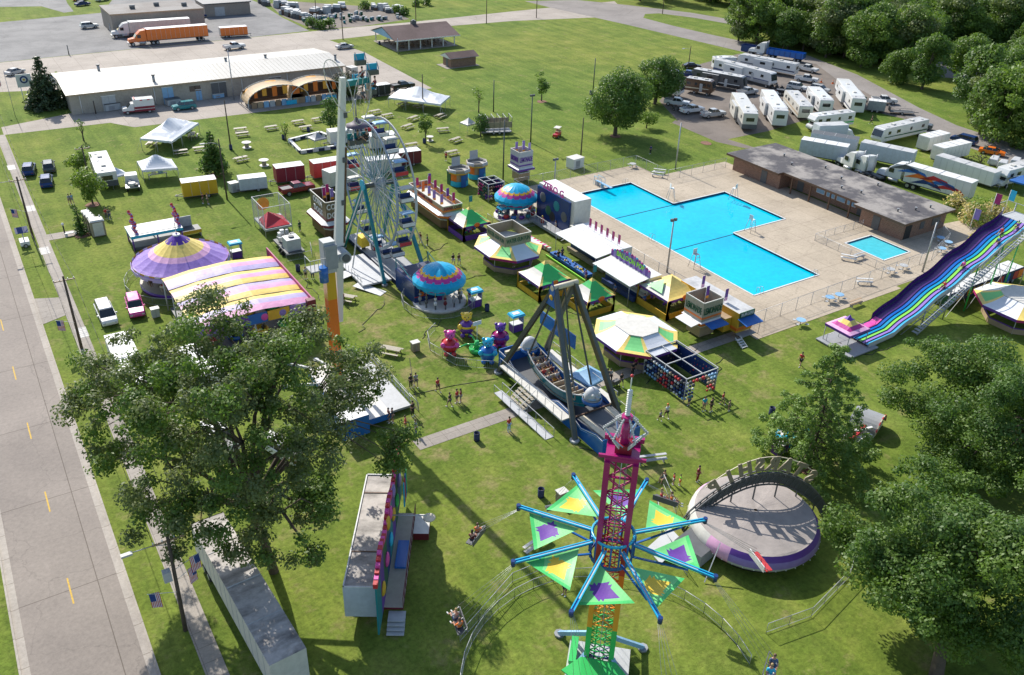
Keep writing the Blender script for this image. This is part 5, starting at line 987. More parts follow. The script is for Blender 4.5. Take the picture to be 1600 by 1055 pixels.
# go-kart style barrier ring, fenced trailer
def log_wall(lb, pts, m1='white', m2='navy', z=.55, w=.5):
    x0, y0 = pts[0]; t = T('barrier_wall', lb, 'barrier', x0, y0)
    for (a, b_), (c_, d) in zip(pts, pts[1:]):
        L_ = math.hypot(c_-a, d-b_); k = max(1, round(L_/1.2))
        for i in range(k): 
            A = (a+(c_-a)*i/k-x0, b_+(d-b_)*i/k-y0, z/2); B = (a+(c_-a)*(i+.96)/k-x0, b_+(d-b_)*(i+.96)/k-y0, z/2)
            M().bar(A, B, w, z, m1 if i % 2 == 0 else m2).bar((A[0], A[1], z+.03), (B[0], B[1], z+.03), w+.06, .06, m1).build('barrier_block', t)
log_wall('low white and black barrier wall enclosing a ring beside the ride arm', GP((452, 222), (470, 240), (525, 232), (520, 218), (500, 210), (452, 222)))
x, y, h, L_ = seg((765, 212), (788, 211), 3.2); t = T('cage_trailer', 'open steel cage trailer with panels beside the bushy dark tree', 'trailer', x, y, h)
for s in (-1, 1):
    for i in range(6): M().cyl((-3+i*1.2, s*1.5, .5), (-3+i*1.2, s*1.5, 3.4), .06, 'dsteel', 5).build('post', t)
    M().box(-3, 3, s*1.5-.03, s*1.5+.03, 1.4, 2.6, 'khaki').build('side_panel', t)
M().box(-3, 3, -1.5, 1.5, .5, .65, 'grey').build('deck', t)
for i in range(6): M().bar((-3+i*1.2, -1.5, 3.4), (-3+i*1.2, 1.5, 3.4), .08, .08, 'lgrey').build('roof_bar', t)
M().box(-3.05, -3., -1.5, 1.5, .6, 3.3, 'dirty_white').build('end_panel', t)
for xx in (-.6, .6):
    for s in (-1, 1): wheel(t, xx, s*1.3, .35)
trailer('cargo_trailer', 'white shop trailer inside the barrier ring behind the ride arm', (559, 224), (517, 229), 2.4, 2.3, .4, 'p_white', 'white', ax=1)
trailer('food_trailer', 'white roofed stand behind the ferris wheel upper rim', (620, 232), (580, 236), 2.6, 2.3, .4, 'offwhite', 'white', ax=1)
trailer('food_trailer', 'white roofed stall seen through the ferris wheel spokes', (628, 270), (575, 276), 2.4, 2.3, .4, 'offwhite', 'white', ax=1)
# cooler box, generator, dumpsters
for lb, px, py, m_, s_ in (('white walk-in cooler box beside a pole near the pool', 898, 262, 'p_white', (2.6, 2., 1.9)), ('beige generator box next to the pale blue trailer', 366, 300, 'lgrey', (1.4, 1.2, 1.6)), ('green grey dumpster at the hall wall by the ambulance', 176, 172, 'lgrey', (3, 1.6, 1.4)), ('grey dumpster behind the teal suv', 271, 164, 'lgrey', (2.8, 1.6, 1.3)), ('cluttered grey bin against the hall behind the ambulance', 218, 158, 'grey', (3.4, 1.5, 1.6)), ('low white crate stack at the hall right door', 341, 153, 'lblue', (2.4, 1.2, .9))):
    x, y = G(px, py); t = T('storage_box', lb, 'container', x, y, R(8)); a, b_, c_ = s_; M().box(-a/2, a/2, -b_/2, b_/2, .1, c_, m_).build('body', t, bev=.06); M().box(-a/2-.05, a/2+.05, -b_/2-.05, b_/2+.05, c_, c_+.08, 'dgrey' if 'dumpster' in lb else 'offwhite').build('lid', t); M().box(-a*.3, a*.1, -b_/2-.03, -b_/2-.002, .3, c_-.3, 'grey').build('door', t)
# junk yard rows
dr = Multi(lambda: (lambda t: (M().cyl((0, 0, 0), (0, 0, 1.1), .45, 'dgreen', 10).build('barrel', t), M().cyl((0, 0, 1.1), (0, 0, 1.15), .47, 'grey', 10).build('lid', t), t)[-1])(T('steel_drum', 'x', 'drum', 0, 0, 0, 'drums in the storage yard')))
crt = Multi(lambda: (lambda t: (M().box(-.9, .9, -.6, .6, 0, .9, 'dgrey').build('crate', t), M().box(-.8, .8, -.5, .5, .9, 1.5, 'lgrey').build('load', t), t)[-1])(T('loaded_pallet', 'x', 'pallet', 0, 0, 0, 'loaded pallets in the storage yard')))
ro = random.Random(9)
for k in range(150):
    row = k % 7; f = ro.random(); a = [((470, 35), (570, 22)), ((478, 40), (640, 28)), ((440, 22), (480, 32)), ((410, 6), (470, 16)), ((490, 24), (540, 14)), ((580, 14), (630, 22)), ((480, 30), (600, 32))][row]
    px = a[0][0]+(a[1][0]-a[0][0])*f+ro.uniform(-3, 3); py = a[0][1]+(a[1][1]-a[0][1])*f+ro.uniform(-1.5, 1.5); x, y = G(px, py); mm = ro.choice([None, {'dgreen': 'teal', 'dgrey': 'brown'}, {'dgreen': 'lgrey', 'dgrey': 'lgrey'}, {'dgreen': 'grey', 'lgrey': 'white'}])
    if row in (0, 1, 6): dr(x, y, ro.random()*3, label='upright steel drum in the storage yard beyond the hall', sc=ro.uniform(.8, 1.2), mats=mm)
    else: crt(x, y, ro.random()*3, label='loaded pallet in the storage yard beyond the hall', sc=ro.uniform(.8, 1.6), mats=mm)
sheet('yard_ground', GP((420, 6), (452, 2), (600, 12), (640, 30), (560, 42), (490, 46), (440, 25)), .009, 'gravel')
for i, (px, py) in enumerate([(500, 45), (515, 44), (488, 43), (620, 22), (632, 24), (650, 10), (665, 8), (570, 15)]): tree(px, py, 2.6, 2.2, 'weedy bush %s the storage yard' % ['at the near corner of', 'just right of the corner bush of', 'at the left tip of', 'at the right end of', 'at the far right end of', 'on the grass right of', 'farther right on the grass beyond', 'in the middle of'][i], 130+i, n=12, z0=.2, sz=.35, per=30, name='bush')
# poolside furniture
def chaise(lb, px, py, a):
    x, y = G(px, py); t = T('pool_lounger', lb, 'lounger', x, y, R(a), None, DZ); M().bx(0, 0, .35, 1.3, .6, .05, 'white').build('seat', t); M().bar((.6, 0, .37), (1.1, 0, .8), .6, .05, 'white').build('backrest', t)
    for xx in (-.5, .5):
        for s in (-.25, .25): M().bar((xx, s, 0), (xx, s, .34), .05, .05, 'lgrey').build('leg', t)
def bench(lb, px, py, a, m_='white', L_=2.2, nm='bench', z=DZ):
    x, y = G(px, py); t = T(nm, lb, 'bench', x, y, R(a), None, z); M().bx(0, 0, .45, L_, .4, .06, m_).build('seat', t); M().bar((-L_/2, .22, .8), (L_/2, .22, .8), .3, .05, m_).build('backrest', t)
    for xx in (-L_*.4, L_*.4): M().box(xx-.04, xx+.04, -.18, .25, 0, .42, 'grey').build('leg', t)
bench('white bench by the wading pool fence', 1325, 408, -55); bench('grey bench on the deck between main and wading pools', 1342, 405, 0, 'lgrey'); bench('white bench at the far pool deck edge', 1027, 277, -50); bench('long white bench near the far corner of the pool', 1030, 272, -50); bench('white slab bench beside the pool fence gate', 1350, 445, -35); bench('park bench on the grass below the pool fence', 1337, 478, 0, 'tan', z=0)
def guard(lb, px, py, a):
    x, y = G(px, py); t = T('lifeguard_chair', lb, 'lifeguard chair', x, y, R(a), None, DZ)
    for sx_ in (-.5, .5):
        for sy_ in (-.4, .5): M().cyl((sx_*1.3, sy_*1.3, 0), (sx_*.7, sy_*.6, 2.), .035, 'steel', 6).build('leg', t)
    for k in range(4): M().bar((-.5, -.6+k*.08, .4+k*.4), (.5, -.6+k*.08, .4+k*.4), .05, .04, 'lgrey').build('rung', t)
    M().bx(0, 0, 2.0, .7, .6, .06, 'white').build('seat', t); M().bx(0, .3, 2.4, .7, .06, .7, 'white').build('backrest', t)
guard('tall lifeguard chair at the inner pool corner beyond the water', 1048, 312, 60); guard('lifeguard chair on the near side of the main pool', 1085, 418, 0); guard('lifeguard chair by the right pool corner', 1172, 362, 90); guard('low guard chair at the far end of the main pool', 1145, 312, 200)
x, y = G(938, 292); t = T('diving_board', 'low diving board with blue rails at the far end of the pool', 'diving board', x, y, R(-90), None, DZ); M().bx(.9, 0, .75, 4.2, .5, .07, 'lblue').build('board', t); M().box(-1.2, -.6, -.3, .3, 0, .7, 'lgrey').box(.3, .6, -.3, .3, 0, .7, 'lgrey').build('stand', t)
for s in (-1, 1): M().path([(-1.4, s*.4, 0), (-1.3, s*.4, 1.6), (.6, s*.4, 1.6), (.8, s*.4, 0)], .03, 'cyan').path([(-1.3, s*.4, .9), (.7, s*.4, .9)], .025, 'cyan').build('rail', t)
def ladder(lb, x, y, a):
    t = T('pool_ladder', lb, 'pool ladder', x, y, R(a), None, DZ)
    for s in (-.28, .28): M().path([(-.5, s, 0), (-.45, s, .8), (-.1, s, .95), (.2, s, .8), (.2, s, -.2)], .025, 'steel').build('rail', t)
ladder('ladder at the near right corner of the main pool', 94.2, 67.4, -90); ladder('ladder at the near left corner of the main pool', 83.6, 67.4, -90); ladder('ladder on the long left side of the pool', 82.5, 88, 0); ladder('ladder at the far end beside the diving board', 93.8, 108.6, 90)
for i, (px, py) in enumerate([(988, 262), (1390, 428), (1410, 422), (1250, 508), (1295, 472), (1310, 468), (1470, 395), (1468, 378), (1480, 385)]):
    x, y = G(px, py); t = T('deck_table', ['round table at the far tip of the pool deck', 'square table beside the fence right of the gate', 'round table near the wading pool gate', 'white table by the near fence corner', 'steel rack beside the near fence', 'low round stand beside the steel rack', 'blue table in the gate yard', 'blue table farther back in the gate yard', 'blue table nearest the slide in the gate yard'][i], 'table', x, y, .3, None, DZ)
    M().cyl((0, 0, .7), (0, 0, .75), .6, 'lblue' if i > 2 else 'lgrey', 14).build('tabletop', t); M().cyl((0, 0, 0), (0, 0, .7), .05, 'grey', 6).build('pedestal', t)
    for a in range(4): M().bx(math.cos(a*1.57)*.85, math.sin(a*1.57)*.85, .42, .35, .35, .05, 'lgrey').build('stool', t)
# ---------------- rides ----------------
PI = math.pi
def tube_rect(g, pts, w, m):
    for a, b_ in zip(pts, pts[1:]): g.bar(a, b_, w, w, m)
# chair swing tower
CX, CY = 28.4, 30.6
t = T('swing_tower_ride', 'chair swing ride tower, green to magenta lattice with eight blue arms and pennants', 'swing ride', CX, CY, R(-43))
def zc(z): return 'p_dblue' if z < 2.2 else 'p_green' if z < 5.6 else 'p_lorange' if z < 8.2 else 'p_orange' if z < 10.5 else 'p_red' if z < 13.5 else 'p_magenta'
zs = [1+i*1.27 for i in range(16)]
for i, (z0, z1) in enumerate(zip(zs, zs[1:])):
    g = M(); m_ = zc(z0)
    for sx in (-1, 1):
        for sy in (-1, 1): g.bar((sx*.85, sy*.85, z0), (sx*.85, sy*.85, z1), .46, .34, m_)
    for s in (-1, 1):
        for a, b_ in (((-.8, s*.85), (.8, s*.85)), ((s*.85, -.8), (s*.85, .8))):
            g.bar((*a, z0+.05), (*b_, z0+.05), .07, .07, m_).bar((*a, z0), (*b_, z1), .06, .06, m_).bar((*b_, z0), (*a, z1), .06, .06, m_).bar(((a[0]+b_[0])/2, (a[1]+b_[1])/2, z0), ((a[0]+b_[0])/2, (a[1]+b_[1])/2, z1), .05, .05, 'lgrey')
    g.bar((.3, .3, z0), (.3, .3, z1), .1, .1, 'steel').bar((-.35, .2, z0), (-.35, .2, z1), .12, .12, m_)
    g.build('tower_section', t)
zt = zs[-1]
g = M().box(-1.0, 1.0, -.9, .9, zt, zt+.25, 'p_magenta').bar((-1.4, -.8, zt+.3), (1.4, -.8, zt+.3), .16, .2, 'p_magenta').bar((-1.2, .9, zt+.5), (1.2, .9, zt+.5), .3, .3, 'p_magenta').box(-.5, .5, -.5, .5, zt+.35, zt+.9, 'p_dred'); g.build('tower_head', t)
g = M().cyl((0, 0, zt+.5), (0, 0, zt+2.6), .34, 'p_magenta', 8, .2).cyl((0, 0, zt+2.5), (0, 0, zt+2.8), .34, 'p_magenta', 8)
g.build('crown_mast', t); g = M()
for k in range(6):
    a = k*PI/3; c_, s_ = math.cos(a), math.sin(a); P_ = [(c_*.3, s_*.3, zt+.5), (c_*1.25, s_*1.25, zt+1.75), (c_*.3, s_*.3, zt+2.7)]
    for a_, b_ in zip(P_, P_[1:]):
        g.bar(a_, b_, .09, .09, 'lgrey'); A = Vector(a_); B = Vector(b_)
        for j in range(9): p = A.lerp(B, (j+.5)/9); g.ball(p+Vector((c_*.1, s_*.1, 0)), .055, 'white', n=5, k=3)
        a2 = a+PI/3
    g.bar((c_*1.25, s_*1.25, zt+1.75), (math.cos(a2)*.3, math.sin(a2)*.3, zt+.5), .06, .06, 'lblue')
g.build('crown', t)
g = M().cyl((0, 0, zt+2.7), (0, 0, zt+4.6), .07, 'lblue', 8).cyl((0, 0, zt+4.6), (0, 0, zt+5.5), .035, 'white', 6)
for j in range(12): g.lathe([(.07, zt+2.8+j*.15), (.17, zt+2.88+j*.15), (.07, zt+2.95+j*.15)], 10, 'white')
k_ = g.build('finial', t); M().ball((0, 0, zt+5.55), .1, 'red').build('beacon', k_)
AZ = 12.8
g = M().lathe([(1.3, AZ-1.1), (1.4, AZ-1.05), (1.4, AZ-.85), (1.35, AZ-.8), (1.25, AZ-.9), (1.3, AZ-1.1)], 24, 'p_blue').lathe([(1.3, AZ+.8), (1.42, AZ+.85), (1.42, AZ+1.02), (1.36, AZ+1.06), (1.25, AZ+.95), (1.3, AZ+.8)], 24, 'p_cyan')
for k in range(16): a = k*PI/8; g.bar((1.42*math.cos(a), 1.42*math.sin(a), AZ-.9), (1.42*math.cos(a), 1.42*math.sin(a), AZ+.9), .16, .12, 'p_blue')
g.build('carriage', t)
def al(a, r_): a = R(a)-R(-43); return (r_*math.cos(a), r_*math.sin(a))
for k in range(8):
    a = 31+45*k; p0 = al(a, 1.4); p1 = al(a, 6.7); n_ = al(a+90, 1)
    g = M().bar((*p0, AZ+.5), (*p1, AZ+.25), .2, .12, 'p_blue').bar((*p0, AZ-.5), (*al(a, 5), AZ+.1), .12, .1, 'p_blue')
    for s in (-.1, .1): g.bar((p0[0]+n_[0]*s, p0[1]+n_[1]*s, AZ+.6), (p1[0]+n_[0]*s, p1[1]+n_[1]*s, AZ+.33), .07, .09, 'p_cyan')
    g.bar((*p0, AZ+.585), (*al(a, 5.6), AZ+.37), .12, .03, 'silver').cyl((*p1, AZ), (*p1, AZ+.45), .15, 'p_dblue', 8); g.build('arm', t)
    A, B, D = Vector((*al(a, 5.9), AZ+.1)), Vector((*al(a, 2.3), AZ+.25)), Vector((*al(a+36, 5.1), AZ+.1)); n = 14; g = M(); ins = 'v_yellow' if k % 2 else 'v_purple'; ctr = (A+B+D)/3
    def Q(i, j): u, v = i/n, j/n; p = A*(1-u-v)+B*u+D*v; return p-Vector((0, 0, 1.6*u*v*(1-u-v)*9*.3))-(p-(A+B+D)/3)*(.16*(1-abs(1-3*min(u, v, 1-u-v))))
    for i in range(n):
        for j in range(n-i):
            for tri in ([(i, j), (i+1, j), (i, j+1)],)+(([(i+1, j), (i+1, j+1), (i, j+1)],) if i+j < n-1 else ()):
                P_ = [Q(*q) for q in tri]; c_ = sum(P_, Vector())/3; d = (c_-ctr); e = (A-B).normalized(); ex = abs(d.dot(e)); ey = abs((d-e*d.dot(e)).length)
                u, v = sum(q[0] for q in tri)/3/n, sum(q[1] for q in tri)/3/n
                m_ = ins if ex*1.1+ey*.9 < .9 else ('v_green' if (u < .08 or (k % 3 == 0 and u+v < .35)) else 'v_lgreen'); g.add([tuple(p) for p in P_], [(0, 1, 2)], m_, True)
    g.build('pennant', t)
SEATS = [(121, (24.0, 40.4, 7.6)), (166, (18.9, 33.9, 7.8)), (31, (38.6, 36.1, 7.8)), (346, (39.9, 27.5, 8.)), (301, (33.9, 20.9, 7.5)), (211, (22.9, 25.4, 7.6)), (256, (26.0, 20.8, 7.6)), (76, (31.2, 40.2, 7.4))]
for k, (a, sp_) in enumerate(SEATS):
    tip = Vector((*al(a, 6.6), AZ+.1)); W = Vector(sp_)-Vector((CX, CY, 0)); ca, sa = math.cos(R(43)), math.sin(R(43)); s_ = Vector((W.x*ca-W.y*sa, W.x*sa+W.y*ca, W.z)); tn = Vector((*al(a+90, 1), 0))
    g = M()
    for q in (-.5, -.17, .17, .5): g.cyl(tip+tn*q*.2, s_+tn*q*1.6+Vector((0, 0, .5)), .012, 'steel', 4)
    g.build('chain', t); 
    dn = (s_-tip).normalized(); fw = Vector((*al(a-8, 1), 0)); up = -dn
    g = M().bar(s_-tn*.95, s_+tn*.95, .5, .08, 'dgrey' if k != 3 else 'red').bar(s_-tn*.95+up*.3+fw*-.22, s_+tn*.95+up*.3-fw*.22, .06, .5, 'dgrey' if k != 3 else 'white')
    for q in (-.95, 0, .95): g.cyl(s_+tn*q, s_+tn*q+up*.6, .03, 'steel', 5)
    g.build('seat', t)
g = M().box(-2.2, 2.2, -2., 2., 0, 1., 'p_dblue', 'lgrey').bar((-1.8, -1, 2.2), (-1.8, 1.2, 2.2), .5, .3, 'p_green').box(-2, -1.6, -1, 1.2, .9, 2.1, 'p_green')
g.build('base', t)
for a in (45, 135, 225, 315): c_, s_ = math.cos(R(a)), math.sin(R(a)); M().bar((c_*1.3, s_*1.3, 3.2), (c_*4.4, s_*4.4, .2), .3, .3, 'lblue').cyl((c_*4.4, s_*4.4, 0), (c_*4.4, s_*4.4, .2), .4, 'grey', 8).build('outrigger', t)
g = M().slab([(-2.4, -2.3, 2.9), (-1., -3.2, 2.9), (1., -3.2, 2.9), (2.4, -2.3, 2.9), (1.2, -1.2, 3.2), (-1.2, -1.2, 3.2)], .1, 'p_green'); g.build('skirt_panel', t)
crowd_fence('round steel barrier enclosing the chair swing ride', arc(28.6, 29.2, 10.6, -20, 195, 22), 1.1)
crowd_fence('straight steel queue barrier at the chair swing entrance', [(21.5, 38.2), (28, 41.2), (33, 41.)], 1.1)
# tall arm ride
BX, BY = 26.9, 74.2
t = T('arm_ride', 'towering white arm ride on a red and yellow mast, gondola at the top', 'arm ride', BX, BY)
X = lambda x: x-BX
g = M().box(-.45, .5, -.5, .5, 1.2, 10.9, 'p_orange'); g.build('lower_mast', t); M().box(-.46, .51, -.51, .51, 10.9, 13.9, 'p_gold').build('upper_mast', t)
g = M().box(-.5, .7, -.6, .6, 13.9, 17.2, 'lgrey').box(-.45, .75, -.9, -.6, 14.4, 16.9, 'grey'); g.build('gear_housing', t); M().cyl((-.75, -.7, 13.2), (-.75, -.7, 14.8), .45, 'p_blue', 12).build('motor', t)
g = M().box(-2.1, -.5, -1, .5, 14.5, 14.62, 'grey')
for x_ in (-2.1, -1.7, -1.3, -.9): g.bar((x_, -1, 14.6), (x_, -1, 15.8), .05, .05, 'lgrey')
g.bar((-2.1, -1, 15.8), (-.5, -1, 15.8), .05, .05, 'lgrey').bar((-2.1, .5, 15.8), (-2.1, -1, 15.8), .05, .05, 'lgrey').bar((-2.1, .5, 14.6), (-2.1, .5, 15.8), .05, .05, 'lgrey'); g.build('service_platform', t)
yv = 1.0
p_lo, p_hub, p_top = Vector((28.1-BX, yv, 7.4)), Vector((28.5-BX, yv, 15.3)), Vector((30.2-BX, yv, 32.2))
def wedge(g, a, b_, w0, w1, d, m):
    ax = (b_-a).normalized(); x_ = Vector((0, 1, 0)).cross(ax).normalized(); vs = []
    for p, w_ in ((a, w0), (b_, w1)): vs += [tuple(p-x_*w_/2-Vector((0, d/2, 0))), tuple(p+x_*w_/2-Vector((0, d/2, 0))), tuple(p+x_*w_/2+Vector((0, d/2, 0))), tuple(p-x_*w_/2+Vector((0, d/2, 0)))]
    g.add(vs, [(0, 3, 2, 1), (4, 5, 6, 7), (0, 1, 5, 4), (1, 2, 6, 5), (2, 3, 7, 6), (3, 0, 4, 7)], m)
g = M(); wedge(g, p_hub, p_top, .9, .5, .5, 'p_white'); wedge(g, p_lo, p_hub, .4, .9, .5, 'p_white'); g.build('arm', t)
g = M(); ax = (p_top-p_hub)
for f in (.02, .3, .55, .8): p = p_hub+ax*f; g.bx(p.x+.25, p.y-.3, p.z, .35, .06, .5, 'dgrey')
g.bar(p_hub+ax*.05+Vector((.5, -.2, 0)), p_hub+ax*.62+Vector((.4, -.2, 0)), .1, .22, 'brown'); g.build('cable_tray', t)
g = M().cyl((p_hub.x, -.9, p_hub.z), (p_hub.x, yv+.7, p_hub.z), .6, 'lgrey', 20).cyl((p_hub.x, -1.05, p_hub.z), (p_hub.x, -.9, p_hub.z), .4, 'dgrey', 16); g.bar((0, -.3, p_hub.z), (p_hub.x, -.3, p_hub.z), .8, .9, 'lgrey').bar((0, yv-.35, p_hub.z-1.2), (p_hub.x, yv-.35, p_hub.z+.2), .3, .4, 'grey'); g.build('hub', t)
def fan(cx_, cz, rx, rz_, tilt, m='offwhite'):
    g = M(); n = 22; pts = []
    for i in range(n): a = 2*PI*i/n; x_, z_ = rx*math.cos(a), rz_*math.sin(a); pts.append((cx_+x_*math.cos(tilt)-z_*math.sin(tilt), yv-.6, cz+x_*math.sin(tilt)+z_*math.cos(tilt)))
    for i in range(n): g.cyl(pts[i], pts[(i+1) % n], .045, m, 4); 
    for i in range(0, n//2+1, 2): g.cyl(pts[i], pts[(-i) % n], .014, m, 3)
    g.build('light_fan', t)
fan(p_top.x-.7, 31.6, .95, 2.6, .35); fan(p_top.x+1.5, 30.3, .8, 2.5, -.2)
g = M().bar(p_top-Vector((0, 0, .6)), p_top+Vector((2.8, .6, -.6)), .5, .5, 'p_teal').cyl(p_top+Vector((2.8, .6, -2.4)), p_top+Vector((2.8, .6, .8)), .25, 'steel', 8); g.build('gondola_arm', t)
for k in range(4):
    c_ = p_top+Vector((1.9+1.2*(k % 2), .2+.7*(k//2), 1.1-1.1*k*.9)); g = M().bar(c_-Vector((.5, 0, 0)), c_+Vector((.5, 0, 0)), .45, .45, 'p_dgrey').bar(c_+Vector((-.5, .2, .4)), c_+Vector((.5, .2, .4)), .08, .7, 'p_cyan').bar(c_+Vector((-.45, -.3, .3)), c_+Vector((-.45, .1, .9)), .07, .07, 'steel').bar(c_+Vector((.45, -.3, .3)), c_+Vector((.45, .1, .9)), .07, .07, 'steel'); g.build('seat', t)
mat('plum', (.10, .08, .12)); cz = 27.6; cx_ = p_top.x+1.2; g = M().lathe([(.1, cz+.7), (.25, cz+.4), (.55, cz+.18), (1.05, cz), (1.08, cz-.15)], 8, 'plum', (cx_, yv+.3)).cyl((cx_, yv+.3, cz+.8), (cx_, yv+.3, cz+2.4), .08, 'steel', 6); g.build('hanging_canopy', t)
for k in range(3): c_ = Vector((cx_-.7+.7*k, yv+.2, cz-1.6)); M().bar(c_-Vector((.28, 0, 0)), c_+Vector((.28, 0, 0)), .5, .5, 'p_dgrey').bar(c_+Vector((-.28, .25, .4)), c_+Vector((.28, .25, .4)), .08, .8, 'p_teal').bar(c_+Vector((0, .25, .3)), (cx_, yv+.3, cz), .06, .06, 'steel').build('seat', t)
a = G(500, 585); b_ = G(605, 660)
g = M().box(-2.2, 2.2, -8.5, 3.2, .5, 1.2, 'p_blue', 'offwhite').box(-3.6, -2.2, -7.5, -1, .2, 1.1, 'p_blue').box(-3.4, -.6, -9.5, -6.6, .4, 2.6, 'p_blue', 'white'); g.build('base_deck', t)
g = M().box(2.2, 4.9, -7.5, 3.5, .35, .6, 'grey', 'lgrey'); g.build('loading_platform', t)
g = M()
for y_ in range(-7, 4): g.cyl((4.9, y_, .6), (4.9, y_, 1.6), .03, 'lgrey', 5)
g.bar((4.9, -7.5, 1.6), (4.9, 3.5, 1.6), .05, .05, 'lgrey').bar((4.9, -7.5, 1.1), (4.9, 3.5, 1.1), .04, .04, 'lgrey'); g.build('handrail', t)
for x_, y_, x2, y2 in ((0, 3, 0, 6.5), (-2, 0, -5, 3), (2, 2.5, 4.5, 6), (-1, 2.5, -3, 7)): M().bar((x_, y_, 1.2), (x2, y2, .12), .25, .25, 'lgrey').cyl((x2, y2, 0), (x2, y2, .12), .35, 'grey', 8).build('outrigger', t)
crowd_fence('steel barrier along the arm ride queue', [(32.3, 66.), (32.3, 78.5)], 1.1)
# ferris wheel
mat('rimblue', (.3, .36, .45), .4, .3)
FX, FY, FZ, FR = 44.3, 100.4, 11.3, 8.4
t = T('ferris_wheel', 'ferris wheel with silver rims, teal legs and white canopied tubs', 'ferris wheel', FX, FY)
for s in (-1, 1):
    g = M(); n = 48
    for rr, w_ in ((FR, .2),):
        for i in range(n): a, b_ = 2*PI*i/n, 2*PI*(i+1)/n; g.bar((s*1.3, rr*math.cos(a), FZ+rr*math.sin(a)), (s*1.3, rr*math.cos(b_), FZ+rr*math.sin(b_)), .14, .32, 'rimblue' if s < 0 else 'silver')
    g.build('rim', t); g = M()
    for i in range(16):
        a = 2*PI*i/16
        g.bar((s*.6, 0, FZ), (s*1.25, FR*math.cos(a), FZ+FR*math.sin(a)), .1, .1, 'rimblue' if i % 2 else 'silver').bar((s*.6, .5*math.cos(a+.5), FZ+.5*math.sin(a+.5)), (s*1.25, (FR-.1)*math.cos(a+.2), FZ+(FR-.1)*math.sin(a+.2)), .05, .05, 'lgrey').bar((s*.6, .5*math.cos(a-.5), FZ+.5*math.sin(a-.5)), (s*1.25, (FR-.1)*math.cos(a-.2), FZ+(FR-.1)*math.sin(a-.2)), .05, .05, 'teal')
        g.bar((s*1., FR*.45*math.cos(a), FZ+FR*.45*math.sin(a)), (s*1., FR*.45*math.cos(a+PI/8), FZ+FR*.45*math.sin(a+PI/8)), .05, .05, 'white').bar((s*1., FR*.45*math.cos(a), FZ+FR*.45*math.sin(a)), (s*1.1, FR*.7*math.cos(a+PI/8), FZ+FR*.7*math.sin(a+PI/8)), .035, .035, 'lgrey')
    g.build('spokes', t)
M().cyl((-2.3, 0, FZ), (2.3, 0, FZ), .35, 'dsteel', 12).cyl((-.7, 0, FZ), (.7, 0, FZ), .8, 'lgrey', 16).build('axle', t)
for i in range(16):
    a = 2*PI*(i+.4)/16; y_, z_ = FR*math.cos(a), FZ+FR*math.sin(a)-.5
    M().cyl((-1.25, y_, z_+.5), (1.25, y_, z_+.5), .06, 'steel', 6).build('cross_bar', t)
    g = M().box(-.85, .85, y_-.5, y_+.5, z_-1.1, z_-.95, 'dgrey').box(-.85, .85, y_-.55, y_-.48, z_-.95, z_-.5, 'white' if i % 3 else 'red').box(-.85, .85, y_+.48, y_+.55, z_-.95, z_-.15, 'dblue').box(-.85, -.79, y_-.48, y_+.48, z_-.95, z_-.55, 'grey').box(.79, .85, y_-.48, y_+.48, z_-.95, z_-.55, 'grey').bx(0, y_+.2, z_-.75, 1.6, .5, .15, 'dgrey'); tb = g.build('tub', t)
    k = M().hull([(-.85, z_+.75, .55), (.85, z_+.75, .55), (.65, z_+.88, .4), (-.65, z_+.88, .4)], 'offwhite' if i % 2 else 'lblue').build('tub_canopy', tb, loc=(0, y_, 0)); g = M()
    for s in (-.85, .85): g.cyl((s, y_, z_-.5), (s, y_, z_+.78), .035, 'lgrey', 5)
    g.build('tub_post', tb)
for s, x_ in ((-1, -2.1), (1, 2.3)):
    for yb, m_ in ((-6.9, 'p_teal'), (6.6, 'p_teal')): g = M().bar((x_, 0, FZ+.3), (x_+s*.8, yb, .3), .42, .42, m_).cyl((x_+s*.8, yb, 0), (x_+s*.8, yb, .3), .4, 'grey', 8); g.build('leg', t)
    M().bar((x_, 0, FZ), (x_+s*2.8, -1, .3), .14, .14, 'lgrey').build('brace', t); M().bar((x_+s*.45, 3.6, 5), (x_+s*.45, -3.6, 5), .14, .14, 'p_teal').build('brace', t); M().bar((x_, 0, FZ), (x_+s*4.6, .5, .2), .12, .12, 'lgrey').build('brace', t)
M().cyl((-2.35, 0, FZ+.2), (-2.25, 0, FZ+.2), .75, 'p_cyan', 20).build('hub_cover', t)
g = M().box(-1.9, 2.9, -13.6, -8.2, .2, 2.9, 'p_dblue').box(-1.7, 2.7, -13.4, -8.4, 2.9, 2.95, 'navy'); k = g.build('trailer_front', t)
for i, (x_, m_) in enumerate(((-.9, 'orange'), (.3, 'red'), (1.5, 'orange'), (2.3, 'cyan'))): M().cyl((x_, -13.62, 1.4+.4*(i % 2)), (x_, -13.66, 1.4+.4*(i % 2)), .32, m_, 12).build('painted_star', k)
M().box(-1.92, 2.92, -13.64, -13.62, 1.05, 1.15, 'red').build('stripe', k)
for x_ in (-1.8, 2.8): M().bar((x_, -8.3, 2.9), (x_, -8.3, 4.3), .1, .1, 'p_teal').bar((x_, -8.3, 4.2), (x_, -13.3, 3.1), .07, .07, 'p_teal').build('side_rail', t)
M().box(-1.6, 2.6, -8.2, 9., .2, .8, 'p_navy', 'grey').build('base', t); M().box(-5.8, -1.7, -6.5, 2.5, .35, .6, 'lgrey', 'silver').build('loading_platform', t); M().slab([(-8.6, -3, .1), (-8.6, -1.2, .1), (-5.8, -1.2, .6), (-5.8, -3, .6)], .08, 'lgrey').build('ramp', t)
g = M()
for y_ in range(-6, 3): g.cyl((-5.8, y_, .6), (-5.8, y_, 1.6), .03, 'lgrey', 5)
